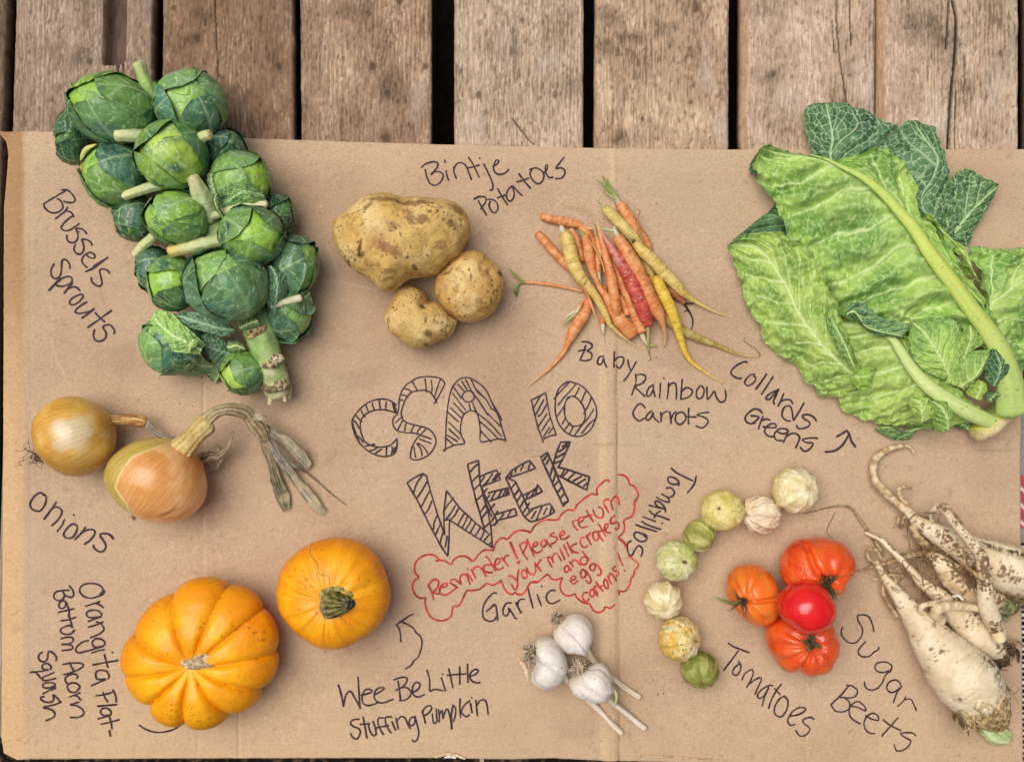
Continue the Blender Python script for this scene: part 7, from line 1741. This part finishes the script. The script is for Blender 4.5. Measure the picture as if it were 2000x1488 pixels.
# dirty one in the middle, low
B3 = beet('dirt caked beet wedged between the upper beet and the small one', '560,555,12 600,565,22 640,600,44 690,650,62 750,695,72 820,735,74 880,765,60 920,780,46', [30, 30, 30, 32, 34, 34, 30, 28], 3, dirt=.75, dirtside=1.6, base='#c9ad80')
rootlet(B3, '245,632,3 290,625,5 330,612,8 380,603,10 420,588,11 480,567,12 540,552,14 600,556,16', [4, 6, 8, 12, 18, 26, 32, 34], 2)
crown(B3, '900,770,52 930,785,48 960,790,34', [30, 28, 24], 5, ('#3c3a22', '#77744a', '#a8a878'))
scales(B3, '915,775,50', 26, 60, .35, 34, 6, .8, ('#4a4a2a', '#b0b488'))
# small one
B4 = beet('small pale beet lying between the biggest beet and the dirt caked one', '300,460,7 335,476,9 370,492,11 420,540,13 460,580,14 510,635,18 560,690,26 620,735,36 680,790,52 740,850,72 800,905,78 850,955,70 890,990,50', [10, 16, 22, 30, 34, 34, 32, 30, 30, 34, 36, 34, 30], 13, dirt=.22, dirtside=2.6)
rootlet(B4, '20,375,1.6 80,360,2.4 140,345,3 190,338,4 235,350,5 270,395,6 310,450,7 350,510,8 380,560,9', [2, 3, 4, 5, 6, 7, 8, 10, 12], 7, ('#7a6244', '#b09a72'))
rootlet(B4, '160,370,1.2 150,395,1.2 132,430,1.3 128,460,1.2 152,485,1', [2, 2, 2, 2, 2], 8, ('#5a452e', '#7f6748'))
crown(B4, '870,985,48 900,1015,44 915,1035,30', [30, 26, 20], 15, ('#1f170f', '#5a4630', '#8f7850'))
scales(B4, '895,1000,44', 30, 74, .55, 30, 16, 1.0, ('#2a1f14', '#7a6440'))
rootlet(B4, '940,985,9 975,985,9 985,1010,7 986,1040,4', [22, 18, 12, 6], 17, ('#3a2c1e', '#6a5438'))
rootlet(B4, '935,950,6 975,945,5 1010,965,4', [24, 20, 14], 18, ('#6a5840', '#9a8660'))
# upper beet
B2 = beet('upper beet with a long hooked tail and fat cream body running off the right edge', '480,355,18 520,398,26 580,440,40 650,478,52 730,520,66 800,560,86 870,595,106 950,625,116 1030,650,108 1090,670,80', [30, 34, 38, 40, 44, 48, 54, 56, 52, 46], 23, dirt=.1, dirtside=1.1, groove=2.35)
rootlet(B2, '518,104,5 505,82,7 480,70,9 440,75,12 395,90,15 355,115,17 338,150,18 336,190,18 348,235,19 385,275,20 430,318,20 480,356,20', [6, 8, 10, 12, 14, 15, 16, 17, 19, 22, 26, 30], 21, ('#a98c62', '#dcc8a2'))
rootlet(B2, '500,340,9 465,310,10 448,280,10 455,258,9 490,256,8 535,270,4', [34, 38, 42, 42, 38, 30], 22, ('#a98c62', '#d9c49c'))
rootlet(B2, '505,430,14 535,480,18 565,510,20 580,535,12', [36, 32, 28, 20], 24)
rootlet(B2, '450,385,6 445,420,5 462,440,5 470,395,7 500,380,9', [20, 16, 14, 22, 30], 25)
rootlet(B2, '525,455,10 540,500,8 535,540,5', [26, 20, 14], 26, ('#6b5236', '#a08660'))
crown(B2, '960,705,60 1000,730,60 1040,745,50', [34, 32, 28], 25, ('#2e2418', '#6b5a3a', '#9a8a5a'))
scales(B2, '960,715,60', 30, 70, .6, 36, 26, .9, ('#3a2d1c', '#a09468'))
# slim upside down one lying on top
B5 = beet('slim crooked root with a pale sawn end, lying across the other beets', '595,412,10 600,365,13 630,342,15 665,368,16 690,408,18 730,452,21 775,505,24 815,560,27 830,620,30 834,690,33 838,750,38 855,815,42 880,870,38 900,915,33', [46, 66, 82, 92, 98, 102, 106, 110, 112, 108, 100, 92, 82, 74], 33, dirt=.42, dirtside=1.4)
p = fr(*ZBt, '893,912,31 900,930,29 903,938,27')
V, F, s, a, L = tube(pxpath(p, [82, 84, 84]), p[:, 2] / ZBt[2] * .95, nseg=30, step=1.2)
B5.part('sawn_end', V, F, mixc(hexc('#cdb88c'), hexc('#f0dfae'), s), M_BEET)
rootlet(B5, '630,338,7 660,336,8 690,365,7 720,405,7 745,440,4', [84, 86, 88, 84, 76], 34)
rootlet(B5, '820,670,8 780,635,8 745,600,6 742,550,5 730,525,4 690,535,3 660,560,2', [112, 110, 108, 106, 104, 100, 96], 35, ('#8f6f48', '#b89a6c'))
rootlet(B5, '825,650,6 800,610,5 815,580,5 790,545,4 720,490,3', [114, 112, 112, 110, 106], 36, ('#8f6f48', '#b89a6c'))
rootlet(B5, '640,380,4 600,372,4 540,372,3 500,395,3 488,440,3 492,490,3 510,560,3 545,620,3 560,700,2', [92, 90, 82, 74, 70, 64, 58, 52, 44], 37, ('#6b5236', '#9a7f58'))
# the big one in front
B1 = beet('biggest beet, fat and cream with shaggy brown crown and green stub at the lower right', '345,590,11 368,630,16 395,670,22 435,725,31 480,785,45 530,850,66 585,925,92 640,995,118 700,1065,140 755,1125,148 800,1175,138 835,1215,118', [16, 22, 28, 36, 44, 50, 56, 62, 68, 70, 68, 64], 43, dirt=.12, dirtside=2.9)
rootlet(B1, '372,582,6 355,545,8 330,533,9 312,545,9 312,570,10 345,600,11', [20, 26, 26, 22, 18, 18], 44)
rootlet(B1, '320,645,3 335,665,4 370,668,4 400,648,4 430,655,5 440,695,4', [20, 24, 28, 32, 34, 34], 45)
rootlet(B1, '480,850,8 440,830,10 410,790,10 385,745,9 378,700,7 390,680,5', [40, 34, 28, 24, 22, 20], 46)
rootlet(B1, '640,850,24 615,830,24 618,805,24 655,790,24 700,787,22 760,792,18 820,802,13', [66, 74, 82, 86, 86, 84, 80], 47, ('#bca27a', '#e0cca6'))
rootlet(B1, '570,830,12 545,805,13 560,785,13 600,775,12 640,768,9', [66, 74, 78, 78, 74], 48, ('#bca27a', '#e0cca6'))
rootlet(B1, '470,790,6 480,840,6 500,880,7 490,890,5', [58, 52, 44, 36], 49, ('#8f7450', '#b59c74'))
rootlet(B1, '690,745,5 715,742,6 735,760,5', [84, 86, 84], 50, ('#d8d2c4', '#efe9da'))
crown(B1, '806,1196,126 830,1228,112 856,1258,92 882,1292,62 898,1312,40', [68, 64, 58, 48, 40], 45, ('#4a3520', '#a38454', '#d6bf90'))
scales(B1, '800,1205,128', 150, 110, .85, 92, 46, .6, ('#4a3620', '#d0b684'))
scales(B1, '720,1240,60', 20, 70, .6, 30, 48, .7, ('#3a2917', '#a08050'))
p = fr(*ZBt, '800,1225,26 835,1240,32 860,1250,20')
V, F, s, a, L = tube(pxpath(p, [122, 116, 106]), p[:, 2] / ZBt[2], nseg=26, step=1.5, noise=.15, nsc=8)
B1.part('cut_face', V, F, mixc(hexc('#c9b184'), hexc('#ece0bd'), sm(-.2, .3, n3(V, 8, 3, 3))), M_CROWN)
for (q, hh, c0, c1) in (('815,1310,20 850,1345,34 890,1372,38 935,1385,22', [26, 24, 20, 14], '#a8c07c', '#d6dfae'), ('850,1300,18 890,1335,26 930,1365,22 952,1385,8', [34, 30, 22, 14], '#9cb86a', '#cfd99a'),
                        ('800,1310,9 825,1350,10 870,1385,9 905,1392,5', [14, 12, 10, 8], '#5a4a2a', '#a89a60'), ('905,1300,8 930,1335,8 945,1370,6 955,1392,3', [26, 22, 16, 10], '#3a2c18', '#7a6440')):
    p = fr(*ZBt, q)
    V, F, s, a, L = tube(pxpath(p, hh), p[:, 2] / ZBt[2], nseg=24, step=1.4, flat=.5, noise=.12, nsc=10, rib=7, ribamp=.08)
    V[:, 2] = np.maximum(V[:, 2], .5)
    B1.part('leaf_stub', V, F, mixc(hexc(c0), hexc(c1), sm(-.3, .4, n2(np.cos(a) * 8, np.sin(a) * 8, 1, 3, 2) + .3 * n3(V, 9, 4, 2))), M_STK)
# a haze of fine side roots
rr = np.random.RandomState(5)
def hairs(t, starts, n, ln, h, seed, hx=('#5a452c', '#a58a60')):
    rr = np.random.RandomState(seed); parts = []
    for i in range(n):
        q = fr(*ZBt, starts.split()[rr.randint(len(starts.split()))])[0]
        p = np.array([q[0] + rr.normal() * 5, q[1] + rr.normal() * 5]); a = rr.uniform(0, 2 * np.pi)
        pts, hs = [p.copy()], [h * rr.uniform(.5, 1.3)]
        L = ln * rr.uniform(.4, 1.2)
        for k in range(6):
            a += rr.normal() * .55; p = p + L / 6 * np.array([math.cos(a), math.sin(a)])
            pts.append(p.copy()); hs.append(max(1.0, hs[-1] + rr.normal() * 4))
        V, F, s, an, l = tube(pxpath(np.array(pts), hs), np.linspace(.95, .5, 7), nseg=5, step=2, cap=False)
        parts.append((V, F, np.tile(mixc(hexc(hx[0]), hexc(hx[1]), rr.uniform(0, 1)), (len(V), 1))))
    V, F, C = merge(*parts); t.part('fine_roots', V, F, C, M_ROOT, kind='stuff')
hairs(B2, '520,440 550,500 575,540 600,420', 40, 48, 30, 1)
hairs(B3, '600,590 560,570 640,660 700,720 760,770', 46, 48, 34, 2)
hairs(B4, '470,640 520,690 560,720 500,620 660,780', 40, 44, 34, 3)
hairs(B5, '760,590 800,600 830,680 790,640', 14, 44, 108, 4)
hairs(B1, '420,690 400,640 500,860 600,830 520,800', 30, 40, 46, 5)
hairs(B4, '940,1000 960,1000 920,1010', 14, 26, 20, 6, ('#2a1f14', '#5a4630'))

# ------------------------------------------------------------------ crumbs of soil and leaf on the cardboard
rr = np.random.RandomState(21); parts = []
spots = [(1790, 1008, 14), (1730, 910, 10), (1760, 1030, 16), (1850, 1030, 14), (560, 700, 40), (850, 620, 60), (600, 560, 30), (1240, 780, 80), (390, 745, 20), (1280, 1330, 30), (1800, 1100, 40), (900, 990, 200), (500, 300, 120), (1250, 400, 60), (1985, 1455, 8), (1700, 1180, 40), (350, 760, 30), (1000, 700, 200)]
for i in range(190):
    sx, sy, sd = spots[rr.randint(len(spots))]
    x, y = sx + rr.normal() * sd, sy + rr.normal() * sd
    if not (30 < x < 1980 and 300 < y < 1470): continue
    r = rr.uniform(.5, 1.25); h = float(hb(x, y))
    c = wp(x, y, h + r * .4)
    n = 6; a = np.arange(n) * 2 * np.pi / n
    k = rr.uniform(.5, 1.5, n)
    ringp = np.stack([c[0] + r * k * np.cos(a), c[1] + r * k * np.sin(a), np.full(n, c[2])], -1)
    V = np.vstack([ringp, c + [0, 0, r * .7], c - [0, 0, r * .3]])
    F = [[j, (j + 1) % n, n] for j in range(n)] + [[(j + 1) % n, j, n + 1] for j in range(n)]
    parts.append((V, F, np.tile(mixc(hexc('#2a2018'), hexc('#7a6a4a'), rr.uniform(0, 1) ** 2), (n + 2, 1))))
V, F, C = merge(*parts)
solo('soil_crumbs', wp(1000, 870, 0), V, F, C, M_ROOT, 'tiny dark crumbs of soil scattered over the cardboard', 'crumbs', kind='stuff', smooth=False)
